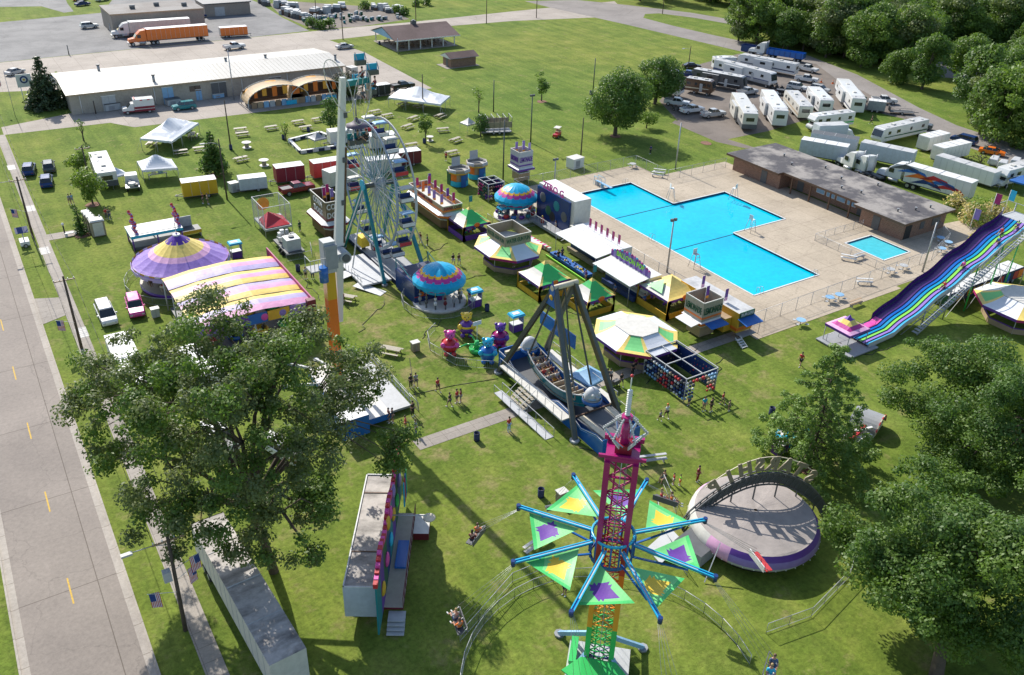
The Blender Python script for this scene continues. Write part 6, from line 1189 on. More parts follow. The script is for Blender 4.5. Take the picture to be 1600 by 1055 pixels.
g.bar((-5.8, -6.5, 1.6), (-5.8, -3.2, 1.6), .05, .05, 'lgrey').bar((-5.8, -1, 1.6), (-5.8, 2.5, 1.6), .05, .05, 'lgrey').bar((-5.8, -6.5, 1.1), (-5.8, -3.2, 1.1), .04, .04, 'lgrey'); g.build('handrail', t)
M().bx(-1.2, 3.5, 2.1, 1.2, 1.6, 1.4, 'yellow').cyl((-1.2, 3.5, .8), (-1.2, 3.5, 1.4), .3, 'dgrey', 8).build('drive_motor', t)
x, y = 38.9, 95.; M().slab([(-6.8, -5.5, .35), (-4.6, -9.2, .06), (-3.4, -8.5, .06), (-5.6, -4.8, .35)], .06, 'white').build('ramp', t)
# swinging ship
SX, SY = 46.3, 61.
t = T('swinging_ship_ride', 'swinging ship ride with blue base, timber coloured legs and silver figureheads', 'ship ride', SX, SY)
for s, ax in ((-1, -1.25), (1, 1.15)):
    for yb in (7.2, -7.2): g = M().bar((ax, 0, 13.5), (s*3., yb, .2), .42, .36, 'dsteel').bar((ax+.28*s*-1, 0, 13.5), (s*3.-.28*s, yb, .2), .08, .46, 'bronze').cyl((s*3., yb, 0), (s*3., yb, .25), .5, 'lgrey', 8); g.build('leg', t)
M().cyl((-1.6, 0, 13.4), (1.5, 0, 13.4), .28, 'cream', 12).build('axle', t); M().ball((-1.62, 0, 12.4), .3, 'gold', (.2, 1, 1)).build('painted_star', t)
M().add([(-1.5, -1.1, 11.4), (-1.5, 1.1, 11.4), (-1.5, 0, 14.3), (-1.56, -1.1, 11.4), (-1.56, 1.1, 11.4), (-1.56, 0, 14.3)], [(0, 1, 2), (5, 4, 3)], 'blue').build('crest_panel', t)
for yb in (-4.6, 4.6):
    for s in (-1, 1): M().bar((s*.9, 0, 13.2), (s*1.05, yb*.9, 3.6), .14, .14, 'dsteel').build('hanger', t)
    M().bar((0, 0, 13.2), (0, yb*.5, 3.3), .12, .12, 'dsteel').build('hanger', t)
n = 14; g = M(); deck = []
for i in range(n+1):
    f = i/n*2-1; deck.append((f*5.2, 1.3+1.25*f*f, 1.15*(1-abs(f)**3*.45)))
for (y0, z0, w0), (y1, z1, w1) in zip(deck, deck[1:]):
    for s in (-1, 1):
        g.add([(s*w0, y0, z0+.9), (s*w1, y1, z1+.9), (s*w1*.75, y1, z1-.5), (s*w0*.75, y0, z0-.5)], [(0, 1, 2, 3) if s < 0 else (3, 2, 1, 0)], 'p_teal' if s < 0 else 'p_blue'); g.bar((s*w0, y0, z0+.95), (s*w1, y1, z1+.95), .12, .1, 'lgrey')
    g.add([(-w0*.9, y0, z0-.1), (w0*.9, y0, z0-.1), (w1*.9, y1, z1-.1), (-w1*.9, y1, z1-.1)], [(0, 1, 2, 3)], 'tan').add([(-w0*.75, y0, z0-.5), (w0*.75, y0, z0-.5), (w1*.75, y1, z1-.5), (-w1*.75, y1, z1-.5)], [(3, 2, 1, 0)], 'p_dblue')
sh = g.build('ship_hull', t)
for i in range(9):
    f = (i+.5)/9*2-1; y_, z_ = f*4.3, 1.3+1.25*f*f*.7; M().bx(0, y_, z_+.35, 1.85, .42, .1, 'lorange' if i % 2 else 'tan').bx(0, y_+(.24 if f > 0 else -.24), z_+.62, 1.85, .1, .55, 'lwood').build('bench', sh)
for s in (-1, 1):
    o = M().ball((0, s*5.7, 3.5), .95, 'silver', (.95, .8, 1.1), 14, 9).lathe([(.5, 2.5), (1.02, 2.9), (1.05, 3.2), (.9, 3.25)], 14, 'p_blue', (0, s*5.7)).bx(0, s*6.4, 3.7, .3, .5, .3, 'lgrey').ball((-.4, s*6.3, 4.), .16, 'white').ball((.4, s*6.3, 4.), .16, 'white')
    for q in range(5): o.lathe([(.97-.12*q, 3.3+.2*q), (1.03-.14*q, 3.36+.2*q), (.95-.14*q, 3.42+.2*q)], 14, 'lblue' if q % 2 else 'grey', (0, s*5.7))
    o.build('figurehead', sh)
g = M(); pr = [(8.2, 2.3), (6, 2.2), (4.3, 1.2), (1.2, 1.1), (-1, 1.2), (-3.2, 2.3), (-5.2, 2.2), (-7.2, 1.5), (-9.6, 2.2), (-10.6, 2.1)]
for s in (-1, 1):
    for (y0, z0), (y1, z1) in zip(pr, pr[1:]):
        xx = -2.3 if s < 0 else 2.3; g.add([(xx, y0, .1), (xx, y1, .1), (xx, y1, z1), (xx, y0, z0)], [(0, 1, 2, 3) if s > 0 else (3, 2, 1, 0)], 'p_blue'); g.bar((xx+s*.03, y0, z0-.15), (xx+s*.03, y1, z1-.15), .05, .05, 'white').bar((xx+s*.03, y0, z0-.35), (xx+s*.03, y1, z1-.35), .04, .04, 'lblue')
g.box(-2.3, 2.3, -10.7, -10.6, .1, 2.1, 'p_blue').box(-2.3, 2.3, 8.2, 8.3, .1, 2.3, 'p_blue'); g.build('skirt', t)
M().box(-2.2, 2.2, -10.6, -6, .2, 1.9, 'p_dblue', 'dgrey').build('front_deck', t); M().box(-2.2, 2.2, -6, 8.2, .1, .3, 'dgrey').build('base_frame', t)
for x_ in (-1.6, 1.6): M().bx(x_, -8.4, 1.94, .6, 4.3, .08, 'cream').build('deck_plank', t)
M().bar((-2.2, -6.1, 2.), (2.2, -6.1, 2.), .14, .14, 'brown').build('cross_beam', t); M().bar((-2.8, 6.2, 3.1), (.0, 6.2, 3.1), .3, .3, 'cream').build('cross_beam', t)
for s in (-1, 1):
    M().box(s*2.3-.0 if s > 0 else -3.5, s*2.3+1.2 if s > 0 else -2.32, -5.5, 6.2, 1.5, 1.65, 'lgrey', 'offwhite').build('walkway', t); g = M(); xx = s*3.5
    for i in range(9): g.cyl((xx, -5.5+i*1.45, 1.65), (xx, -5.5+i*1.45, 2.7), .03, 'grey', 5)
    if s > 0: g.bar((xx, -5.5, 2.7), (xx, 6.1, 2.7), .05, .05, 'lgrey')
    else: g.bar((xx, -5.5, 2.7), (xx, -1, 2.7), .05, .05, 'lgrey').bar((xx, 2.5, 2.7), (xx, 6.1, 2.7), .05, .05, 'lgrey')
    g.build('handrail', t)
g = M()
for i in range(5): g.box(-3.9-i*.34, -3.55-i*.34, -.8, 1.9, 1.35-i*.28, 1.42-i*.28, 'lwood')
for y_ in (-.8, .55, 1.9): g.bar((-3.5, y_, 2.5), (-5.3, y_, 1.1), .05, .05, 'lgrey').bar((-3.5, y_, 1.4), (-5.3, y_, 0), .06, .12, 'lgrey')
g.build('stairs', t)
g = M().slab([(-5.4, -5.6, .06), (-4.4, -5.6, .06), (-5.0, 3.2, .7), (-6.0, 3.2, .7)], .08, 'silver')
for s in (0, 1):
    A = Vector((-5.4+s*1., -5.6, .06)); B = Vector((-6.+s*1., 3.2, .7)); g.bar(A+Vector((0, 0, 1)), B+Vector((0, 0, 1)), .05, .05, 'lgrey')
    for i in range(7): p = A.lerp(B, i/6); g.cyl(p, p+Vector((0, 0, 1)), .03, 'grey', 5)
g.build('ramp', t); M().box(1.8, 1.9, -1, 5.5, 4.6, 6.2, 'p_blue').build('sign_panel', t, loc=(0, 1., .8))
crowd_fence('steel barrier behind the swinging ship', [(50.6, 53.5), (50.6, 67.5)], 1.1)
# domed spinning ride
mat('roofcloth', (.34, .30, .275), .75, 0, .16, .9, .4, bsc=1.5)
DX, DY = 48.8, 35.4
t = T('domed_ride', 'round domed spinning ride with purple skirt and grey pleated cloth roof', 'dome ride', DX, DY)
n = 48
g = M().lathe([(4.8, .5), (5.3, .8), (5.6, 1.3), (5.45, 1.9), (5.1, 2.3)], n, lambda k, i: 'offwhite' if 14 < i < 24 and k > 1 else ('lpink' if 12 < i < 27 and k > 0 else ['lgrey', 'lgrey', 'violet', 'purple'][k])); g.build('skirt', t)
g = M(); rr = [5.1, 4.9, 4.0, 2.6, 1.2, .15]
for k in range(5):
    for i in range(n):
        def Q(k_, i_): a = 2*PI*i_/n; r_ = rr[k_]; z = 2.3+.4*(1-(r_/5.1)**2)+(.035*math.sin(i_*PI*.25) if 0 < k_ < 5 else 0); return (r_*math.cos(a), r_*math.sin(a), z)
        g.add([Q(k, i), Q(k, (i+1) % n), Q(k+1, (i+1) % n), Q(k+1, i)], [(0, 1, 2, 3)], 'roofcloth', False)
g.build('roof_cloth', t); g = M()
for i in range(40):
    a = 2*PI*i/40; g.ball((5.6*math.cos(a), 5.6*math.sin(a), 1.15), .06, 'white', n=5, k=3)
g.build('light_bulb_string', t); M().lathe([(0, .1), (4.7, .1), (4.7, .5), (4.8, .52)], 24, 'black').build('drum', t)
M().box(-6.9, -4.6, .5, 3.2, .2, 1.4, 'grey', 'dgrey').build('entrance_platform', t, rz=.2); M().slab([(-9.2, 1.2, .1), (-9., 3.2, .1), (-6.6, 3.2, 1.3), (-6.8, 1.2, 1.3)], .08, 'lgrey').build('ramp', t)
A = Vector((-4.9, 3.4, 0)); B = Vector((7.6, -1.4, 0)); d = (B-A); n = 26; g = M(); prev = None; tops = []
for i in range(n+1):
    f = i/n; p = A+d*f; a = PI*f; zt_ = 1.0+4.6*math.sin(a)**.8; zb = zt_-1.25; tops.append((p, zt_))
    if prev is not None:
        q, t0, b0 = prev; nn = Vector((d.y, -d.x, 0)).normalized()*.2
        for s in (-1, 1):
            g.bar(q+nn*s+Vector((0, 0, t0)), p+nn*s+Vector((0, 0, zt_)), .1, .12, 'dgrey').bar(q+nn*s+Vector((0, 0, b0)), p+nn*s+Vector((0, 0, zb)), .1, .12, 'dgrey').bar(q+nn*s+Vector((0, 0, b0)), p+nn*s+Vector((0, 0, zt_)), .05, .05, 'dgrey')
        g.add([tuple(q+Vector((0, 0, b0))), tuple(p+Vector((0, 0, zb))), tuple(p+Vector((0, 0, zt_))), tuple(q+Vector((0, 0, t0)))], [(0, 1, 2, 3)], 'dgrey')
    prev = (p, zt_, zb)
    if i % 4 == 0 and 0 < i < n: g.bar(p+Vector((0, 0, zb)), (p.x, p.y, 1.5 if 3 < i < 24 else .1), .1, .1, 'dgrey')
ar = g.build('sign_arch', t)
ang_ = math.atan2(d.y, d.x)
for i, ch in enumerate('STARSHIP'):
    f = .84-i*.095; p = A+d*f; z_ = 1.0+4.6*math.sin(PI*f)**.8; sl_ = math.atan2(4.6*(math.sin(PI*(f-.02))**.8-math.sin(PI*(f+.02))**.8), d.length*.04)
    o = text(ch, 1.75, 'khaki', ar, (0, 0, 0), (0, 0, 0), .05, bold=.06); o.matrix_local = Matrix.Translation((p.x, p.y, z_+.78)) @ Matrix.Rotation(PI+ang_, 4, 'Z') @ Matrix.Rotation(-sl_*.8, 4, 'Y') @ Matrix.Rotation(R(90), 4, 'X') @ Matrix.Diagonal((.95, 1.05, 1, 1))
g = M()
for (p, z_), (q, y_) in zip(tops[3:23], tops[4:24]): g.bar(p+Vector((0, 0, z_+1.55)), q+Vector((0, 0, y_+1.55)), .06, .07, 'cream')
g.build('letter_frame', ar)
for px, py in ((-7.5, -1.2), (8.6, -4)): M().bar((px*.7, py, 2.5), (px, py-1, .1), .08, .08, 'lgrey').build('stay', t)
crowd_fence('steel barrier curving below the domed ride', [(41.8, 27.), (46, 26.3), (52, 27.5), (55.5, 29.5)], 1.1); crowd_fence('steel queue barrier beside the domed ride entrance', [(43.8, 42.), (41.8, 39), (40.6, 34.5)], 1.1); crowd_fence('back steel queue rail by the swing ride sign', [(46.6, 44.4), (44.8, 40.5)], 1.1)
# umbrella rides
def umbrella_ride(lb, x, y, s, seed):
    t = T('umbrella_ride', lb, 'carousel', x, y); n = 64; r0 = 3.35*s; g = M(); K = 22
    def Z(r_): f = r_/r0; return 5.3-1.75*f**2.2-.12*f
    def col(k, i):
        r_ = (k+.5)/K; sc_ = .022*abs(math.sin(i*PI/4)); q = r_-sc_
        return 'c_cyan' if q < .60 else 'c_gold' if q < .70 else 'c_mag' if q < .84 else 'c_cyan'
    def P_(k, i): a = 2*PI*i/n; r_ = r0*k/K; return (r_*math.cos(a), r_*math.sin(a), Z(r_)-.06*(k/K)*abs(math.sin(a*8)))
    for k in range(K):
        for i in range(n): g.add([P_(k, i), P_(k+1, i), P_(k+1, i+1), P_(k, i+1)], [(0, 1, 2, 3)], col(k, i), True)
    for i in range(n): a, b_ = P_(K, i), P_(K, i+1); z_ = .35+.12*abs(math.sin((i+.5)*PI/4)); g.add([a, b_, (b_[0], b_[1], b_[2]-z_), (a[0], a[1], a[2]-z_)], [(3, 2, 1, 0)], 'c_cyan')
    g.build('canopy', t)
    M().lathe([(r0*.72, 2.4), (r0*.66, 2.75), (r0*.6, 3.1)], 32, lambda k, i: 'c_mag' if k == 0 else 'c_gold').lathe([(r0*.72, 2.4), (r0*.7, 2.05)], 32, 'c_cyan').build('inner_drum', t)
    M().cyl((0, 0, .3), (0, 0, 5.2), .35, 'p_purple', 12).build('centre_column', t); M().lathe([(0, .02), (r0*1.02, .02), (r0*1.02, .32), (0, .35)], 40, 'offwhite').build('floor', t)
    for i in range(14):
        a = 2*PI*i/14; c_, s_ = math.cos(a)*r0*.82, math.sin(a)*r0*.82
        if seed: g = M().ball((c_, s_, .95), .5, ('p_red', 'p_blue', 'p_purple', 'p_teal')[i % 4], (1, .8, .8)).cyl((c_, s_, .5), (c_, s_, 3.4), .03, 'steel', 5).bx(c_, s_, 1.3, .5, .4, .5, 'dgrey'); g.build('car', t)
        else: g = M().ball((c_, s_, 1.15), .42, ('dgrey', 'white', 'maroon', 'grey')[i % 4], (.6, .45, .8)).ball((c_*.98, s_*.98, 1.75), .2, ('dgrey', 'white', 'maroon', 'grey')[i % 4]).cyl((c_, s_, .3), (c_, s_, 3.3), .03, 'gold', 5).bx(c_*1.02, s_*1.02, .6, .15, .15, .6, 'dgrey'); g.build('carousel_horse', t)
    return t
for n_, c_ in (('c_cyan', (.01, .36, .6)), ('c_gold', (.75, .42, .02)), ('c_mag', (.5, .05, .28)), ('c_lilac', (.46, .40, .62)), ('c_purple', (.12, .05, .32)), ('c_violet', (.30, .19, .52)), ('c_dy', (.74, .54, .13)), ('c_dp', (.60, .28, .46)), ('c_dl', (.38, .32, .56)), ('c_pink', (.72, .40, .60)), ('c_yellow', (.84, .64, .18))): mat(n_, c_, .5 if n_ in ('c_dy', 'c_dp', 'c_dl') else .36, 0, .14, 2.2, .45, .3, bsc=1.1)
umbrella_ride('children\'s carousel with horses under a blue, gold and pink umbrella roof, nearest one', 45.6, 86.2, 1.0, 0); crowd_fence('steel barrier around the nearer umbrella carousel', arc(45.6, 86.2, 4.8, 130, 330, 9), 1.1)
umbrella_ride('children\'s car ride under a blue, gold and pink umbrella roof beside the white fun house', 69.3, 105.3, 1.0, 1); crowd_fence('steel barrier around the umbrella car ride', arc(69.3, 105.3, 4.7, 170, 340, 9), 1.1)
# bear spinner
t = T('bear_spinner_ride', 'small spinner ride with a green hub carrying four coloured bear tubs', 'kiddie ride', 43.6, 73.4)
for k, (px, py, m1, m2) in enumerate([(703, 553, 'pink', 'red'), (729, 524, 'yellow', 'purple'), (762, 565, 'cyan', 'blue'), (781, 541, 'purple', 'magenta')]):
    x, y = G(px, py); x -= 43.6; y -= 73.4; m1, m2 = 'p_'+m1, 'p_'+m2; a_ = math.atan2(-60-y, -35-x)
    f = lambda u, v: (x+math.cos(a_)*u-math.sin(a_)*v, y+math.sin(a_)*u+math.cos(a_)*v)
    g = M().ball((x, y, 1.15), .95, m2, (1, 1, .95), 16, 10).lathe([(1.0, 1.35), (1.03, 1.5), (1.0, 1.62)], 18, m1, (x, y)).ball((x, y, .55), .8, 'p_teal' if k == 0 else m1, (1, 1, .5), 14, 8); b = g.build('bear_tub', t)
    g = M().ball((x, y, 2.55), .62, m1, (1, 1, .85), 14, 9).ball((*f(.5, 0), 2.45), .24, m1 if k != 2 else 'p_cyan')
    for s in (-1, 1): g.ball((*f(0, s*.5), 2.95), .2, m1)
    g.ball((*f(.72, 0), 2.52), .07, 'black')
    for s in (-1, 1): g.ball((*f(.54, s*.2), 2.72), .07, 'black')
    g.build('bear_head', b)
    for s in (-1, 1): M().ball((*f(.65, s*.8), 1.5), .3, m1, (1, 1, 1.2)).build('paw', b); M().ball((*f(.85, s*.45), .45), .3, m2).build('paw', b)
    M().path([(0, 0, .9), (x*.4, y*.4, 1.05), (x*.85, y*.85, .5)], .1, 'p_green', 8).build('arm', t)
g = M().cyl((0, 0, 0), (0, 0, .5), .9, 'p_green', 16).cyl((0, 0, .5), (0, 0, 1.4), .5, 'p_green', 12, .2).cyl((0, 0, 1.4), (0, 0, 3.6), .04, 'white', 6); g.build('hub', t); M().bx(0, 0, 3.7, 1.1, .06, .5, 'white').build('sign', t)
crowd_fence('steel barrier curving around the bear spinner', GP((680, 517), (668, 530), (672, 548), (712, 572), (745, 576), (785, 578)), 1.1)
# big carousel
t = T('carousel', 'large carousel under a purple, yellow and pink pleated tent roof', 'carousel', 19.4, 107.6); n = 60; r0 = 6.1; K = 16; g = M()
def Z(f): return 3.1+3.4*(1-f)**1.25+.25*(1-f)
def P_(k, i): f = k/K; a = 2*PI*i/n; r_ = r0*f*(1-.012*abs(math.sin(i*PI/3))); return (r_*math.cos(a), r_*math.sin(a), Z(f)-.05*f*abs(math.sin(i*PI/3)))
for k in range(K):
    for i in range(n):
        q = (k+.5)/K-.05*abs(math.sin(i*PI/6)); g.add([P_(k, i), P_(k+1, i), P_(k+1, i+1), P_(k, i+1)], [(0, 1, 2, 3)], 'c_purple' if q < .2 else 'c_yellow' if q < .47 else 'c_pink' if q < .6 else 'c_violet', True)
for i in range(n): a, b_ = P_(K, i), P_(K, i+1); z_ = .3+.25*abs(math.sin(i*PI/3)); g.add([a, b_, (b_[0], b_[1], b_[2]-z_), (a[0], a[1], a[2]-z_)], [(3, 2, 1, 0)], 'c_lilac')
g.build('canopy', t); M().lathe([(0, .02), (5.4, .02), (5.4, .5), (0, .55)], 40, 'p_purple').lathe([(0, .552), (5.35, .552)], 40, 'lwood').build('platform', t); M().cyl((0, 0, .5), (0, 0, 6.6), .45, 'white', 12).cyl((0, 0, 6.6), (0, 0, 8.2), .05, 'white', 6).build('centre_column', t)
M().lathe([(5.75, 2.9), (5.95, 3.05), (5.95, 3.35)], 48, lambda k, i: 'gold' if i % 2 else 'white').build('rounding_board', t)
for i in range(24):
    a = 2*PI*i/24; r_ = 4.6 if i % 2 else 3.3; c_, s_ = r_*math.cos(a), r_*math.sin(a); z_ = 1.3+.25*(i % 3); m_ = ('white', 'brown', 'lgrey', 'cream')[i % 4]
    g = M(); g.X = Matrix.Translation((c_, s_, z_)) @ Matrix.Rotation(a+PI/2, 4, 'Z'); g.ball((0, 0, 0), .3, m_, (1.9, .7, .8)).cyl((.4, 0, .1), (.7, 0, .55), .16, m_, 7, .1).ball((.85, 0, .6), .15, m_, (1.6, .8, .9)).bx(0, 0, .22, .4, .3, .1, 'red')
    for q in (-.4, .4):
        for s2 in (-.1, .1): g.cyl((q, s2, -.1), (q+.15, s2, -.65), .07, m_, 5, .04)
    g.cyl((-.5, 0, .1), (-.8, 0, -.2), .07, 'black', 5, .02).cyl((0, 0, -.8), (0, 0, 1.7), .025, 'gold', 5); g.build('carousel_horse', t)
crowd_fence('steel barrier ring around the large carousel', arc(19.4, 107.6, 7.2, 90, 330, 16), 1.1)
# striped dodgem canopy
t = T('dodgem_pavilion', 'large dodgem pavilion under a yellow, pink and lilac striped canopy', 'bumper car ride', 15.5, 86.2); W, D = 13.4, 14.2; g = M(); n = 12
st = ['c_dy', 'c_dp', 'c_dl', 'c_dy', 'c_dp', 'c_dy', 'c_dl', 'c_dp', 'c_dy', 'c_dy', 'c_dl', 'c_dp']
for j in range(12):
    for q in range(2):
        for i in range(n):
            def P_(i_, v): u = i_/n; return (u*W, v*D, 4.3+.55*math.sin(PI*u)+.22*abs(math.sin(v*PI*4))-.1*math.sin(u*PI*6)*.4)
            v0, v1 = 1-(j+q/2)/12, 1-(j+q/2+.5)/12; g.add([P_(i, v1), P_(i+1, v1), P_(i+1, v0), P_(i, v0)], [(0, 1, 2, 3)], st[j], True)
g.build('canopy', t)
for j in (3, 6, 9): M().path([(u/10*W, (1-j/12)*D, 4.34+.55*math.sin(PI*u/10)+.2*abs(math.sin((1-j/12)*PI*4))) for u in range(11)], .05, 'dgrey', 5).build('roof_rope', t)
M().box(.3, W-.3, .3, D-.3, .2, .45, 'grey', 'dgrey').build('floor', t)
for x_ in (0.1, W/2, W-.1):
    for y_ in (.1, D/3, 2*D/3, D-.1): M().cyl((x_, y_, 0), (x_, y_, 4.3), .09, 'lgrey', 8).build('post', t)
g = M().box(W, W+.15, 0, D+1.5, 3.7, 4.9, 'magenta')
for i in range(16): g.prism([(W+.16, i*1.), (W+.22, i*1.), (W+.22, i*1.+.9), (W+.16, i*1.+.9)], 4.0, 4.7, ('pink', 'dred', 'violet', 'lpink')[i % 4])
g.build('fascia', t); M().box(W+.15, W+.3, 0, D, .3, 1.2, 'maroon').build('side_panel', t)
for i in range(5): M().box(.4+i*2.6, 2.9+i*2.6, -.12, 0, 3.3, 4.5, ('violet', 'purple', 'blue', 'gold', 'violet')[i]).build('fascia_panel', t)
g = M(); 
for i in range(6): g.ball((1.5+i*2.1, 0-.1, 3.9), .45, ('pink', 'violet', 'purple')[i % 3], (1, .2, 1))
g.build('painted_ornament', t); M().box(W-.7, W+.3, -.7, 0, 3.4, 4.9, 'maroon').build('corner_tower', t)
for i in range(8):
    x_, y_ = 2+(i % 4)*3, 3+(i//4)*5; g = M(); g.X = Matrix.Translation((x_, y_, .45)) @ Matrix.Rotation(i*1.3, 4, 'Z'); g.lathe([(.0, .05), (.85, .05), (.95, .3), (.8, .5), (.5, .35), (0, .3)], 16, ('p_red', 'p_blue', 'p_yellow', 'p_green')[i % 4]).bx(-.3, 0, .6, .2, .8, .5, 'black').cyl((-.6, 0, .4), (-.6, 0, 3.5), .03, 'steel', 5)
    o = g.build('bumper_car', None, (15.5, 86.2, 0)); tag(o, 'bumper car on the shaded floor beneath the striped canopy', 'bumper car', 'bumper cars under the canopy')
# fun slide
X0, X1, Y0, Y1 = 84.2, 112.5, 50.8, 54.5
t = T('fun_slide', 'giant wavy fun slide with purple, blue, green and lilac lanes', 'slide', X0, Y0); n = 60; W = X1-X0; LW = (Y1-Y0)/7.4
def sz(u):
    if u < .17: return .5+.25*u/.17
    f = (u-.17)/.83; return .75+9.4*f+.42*math.sin(f*PI*8)*(.6+.4*f)*.62
lan = ['c_lane5', 'c_lane4', 'c_lane3', 'c_lane2', 'c_lane1', 'c_lane0']
for n_, c_ in (('c_lane0', (.07, .02, .16)), ('c_lane1', (.0, .12, .5)), ('c_lane2', (.0, .30, .55)), ('c_lane3', (.25, .68, .08)), ('c_lane4', (.33, .2, .6)), ('c_lane5', (.06, .42, .68)), ('c_lane6', (.8, .1, .4))): mat(n_, c_, .25, 0, .06, 1, 0)
for j in range(6):
    g = M(); y0, y1 = j*LW, (j+1)*LW-.07
    if j == 5: y1 = Y1-Y0-.1
    for i in range(n):
        a, b_ = i/n, (i+1)/n; m_ = lan[j] if not (j == 5 and a < .2) else 'c_lane6'
        g.add([(a*W, y0, sz(a)), (b_*W, y0, sz(b_)), (b_*W, y1, sz(b_)), (a*W, y1, sz(a))], [(0, 1, 2, 3)], m_, True)
        g.add([(a*W, y1, sz(a)), (b_*W, y1, sz(b_)), (b_*W, y1+.1, sz(b_)+.1), (a*W, y1+.1, sz(a)+.1)], [(0, 1, 2, 3)], 'navy', True)
    g.build('slide_lane', t)
for y_, h_, m_ in ((Y1-Y0, .75, 'c_lane0'), (-.05, .28, 'lgrey')):
    g = M()
    for i in range(11 if y_ > 1 else 0, n): a, b_ = i/n, (i+1)/n; g.add([(a*W, y_, sz(a)-.3), (b_*W, y_, sz(b_)-.3), (b_*W, y_+.02, sz(b_)+h_), (a*W, y_+.02, sz(a)+h_)], [(0, 1, 2, 3)], m_, True).add([(a*W, y_+.07, sz(a)-.3), (b_*W, y_+.07, sz(b_)-.3), (b_*W, y_+.05, sz(b_)+h_), (a*W, y_+.05, sz(a)+h_)], [(3, 2, 1, 0)], m_, True)
    g.build('side_wall', t)
g = M()
for i in range(n):
    a, b_ = i/n, (i+1)/n
    for y_ in (.1, Y1-Y0-.1): g.bar((a*W, y_, sz(a)-.35), (b_*W, y_, sz(b_)-.35), .12, .3, 'steel')
    g.add([(a*W, 0, sz(a)-.2), (b_*W, 0, sz(b_)-.2), (b_*W, Y1-Y0, sz(b_)-.2), (a*W, Y1-Y0, sz(a)-.2)], [(3, 2, 1, 0)], 'dgrey')
g.build('frame', t)
for f in (.36, .52, .68, .84, .97):
    for y_ in (0., Y1-Y0): M().cyl((f*W, y_, 0), (f*W, y_, sz(f)-.4), .09, 'p_green' if y_ == 0 and f > .6 else 'steel', 7).build('support', t)
    M().bar((f*W, 0, 1), (f*W, Y1-Y0, sz(f)-.8), .06, .06, 'steel').bar((f*W, 0, sz(f)*.6), ((f-.14)*W, 0, .2), .06, .06, 'steel').build('brace', t)
g = M(); k = 44
for i in range(k): f = i/k; x_ = (.28+.70*f)*W; z_ = .3+(sz(.98)-.2)*f; g.box(x_, x_+.42, -1., -.25, z_, z_+.06, 'silver')
g.bar((.28*W, -1.03, .2), (.98*W, -1.03, sz(.98)), .06, .2, 'steel').bar((.28*W, -1.03, 1.3), (.98*W, -1.03, sz(.98)+1.1), .06, .06, 'lgrey').bar((.28*W, -.22, 1.3), (.98*W, -.22, sz(.98)+1.1), .06, .06, 'lgrey').bar((.28*W, -1.03, .75), (.98*W, -1.03, sz(.98)+.5), .04, .04, 'lgrey')
for i in range(17): f = i/16; x_ = (.28+.7*f)*W; z_ = .2+(sz(.98)-.2)*f; g.cyl((x_, -1.03, z_), (x_, -1.03, z_+1.1), .025, 'lgrey', 4)
g.build('stairs', t)
zt_ = sz(1.); g = M().box(W, W+3.2, -1.5, Y1-Y0+.2, zt_-.1, zt_, 'lgrey')
for x_ in (W+.1, W+3.1):
    for y_ in (-1.4, Y1-Y0+.1): g.cyl((x_, y_, 0), (x_, y_, zt_+1.1), .08, 'steel', 6)
g.bar((W+3.1, -1.4, zt_+1.1), (W+3.1, 5, zt_+1.1), .06, .06, 'lgrey').bar((W, -1.4, zt_+1.1), (W+3.1, -1.4, zt_+1.1), .06, .06, 'lgrey').bar((W, 5, zt_+1.1), (W+3.1, 5, zt_+1.1), .06, .06, 'lgrey'); g.build('top_platform', t)
for x_, y_, m_ in ((6, 5.2, 'violet'), (12, 5.2, 'magenta'), (17, 5.2, 'magenta'), (W-4, 5.2, 'violet'), (W, 5.2, 'magenta'), (W+3, 5, 'cyan')):
    z_ = sz(min(1, x_/W)); 
    if x_ > W-5: M().cyl((x_, y_, z_), (x_, y_, z_+2.6), .04, 'white', 5).box(x_, x_+.04, y_-.8, y_, z_+1.2, z_+2.6, m_).build('feather_flag', t)
for px, py, m_ in ((1378, 495, 'violet'), (1468, 360, 'magenta')): pass
g = M(); a = .0
for i in range(8):
    for j in range(8):
        def P_(u, v): d_ = max(abs(u-.5), abs(v-.5))*2; return (-3.2+u*3.6, .6+v*3.6, 2.4+1.5*(1-d_)**1.6)
        d_ = max(abs((i+.5)/8-.5), abs((j+.5)/8-.5))*2; g.add([P_(i/8, j/8), P_((i+1)/8, j/8), P_((i+1)/8, (j+1)/8), P_(i/8, (j+1)/8)], [(0, 1, 2, 3)], 'c_purple' if d_ < .2 else 'c_yellow' if d_ < .45 else 'c_mag' if d_ < .7 else 'c_pink', True)
g.box(-3.2, .4, .55, .6, 2.1, 2.4, 'purple').box(-3.25, -3.2, .6, 4.2, 2.1, 2.4, 'purple'); g.build('exit_canopy', t)
for x_ in (-3.1, .3):
    for y_ in (.7, 4.1): M().cyl((x_, y_, 0), (x_, y_, 2.4), .05, 'lgrey', 6).build('canopy_post', t)
M().box(-3.8, 1.2, -.6, 4.6, .1, .25, 'grey').build('landing_platform', t)
t = T('slide_trailer', 'white decked trailer lettered fun slide, beneath the giant slide', 'trailer', 101.8, 52.4); M().box(0, 17.5, 0, 2.5, .5, 1.9, 'dgreen', 'white').build('body', t)
k = M().box(0, 17.5, -.06, -.002, .5, 2.1, 'navy').build('fascia', t)
for i, (x_, m_) in enumerate(((1.2, 'green'), (2.4, 'gold'), (11.8, 'red'), (13.4, 'blue'), (15.4, 'red'), (16.6, 'orange'))): M().bx(x_, -.08, 1.25, 1.1, .03, 1.2, m_).build('painted_panel', k)
text('FUN SLIDE', 1.25, 'gold', k, (7, -.09, 1.3), (R(90), 0, 0), .03)
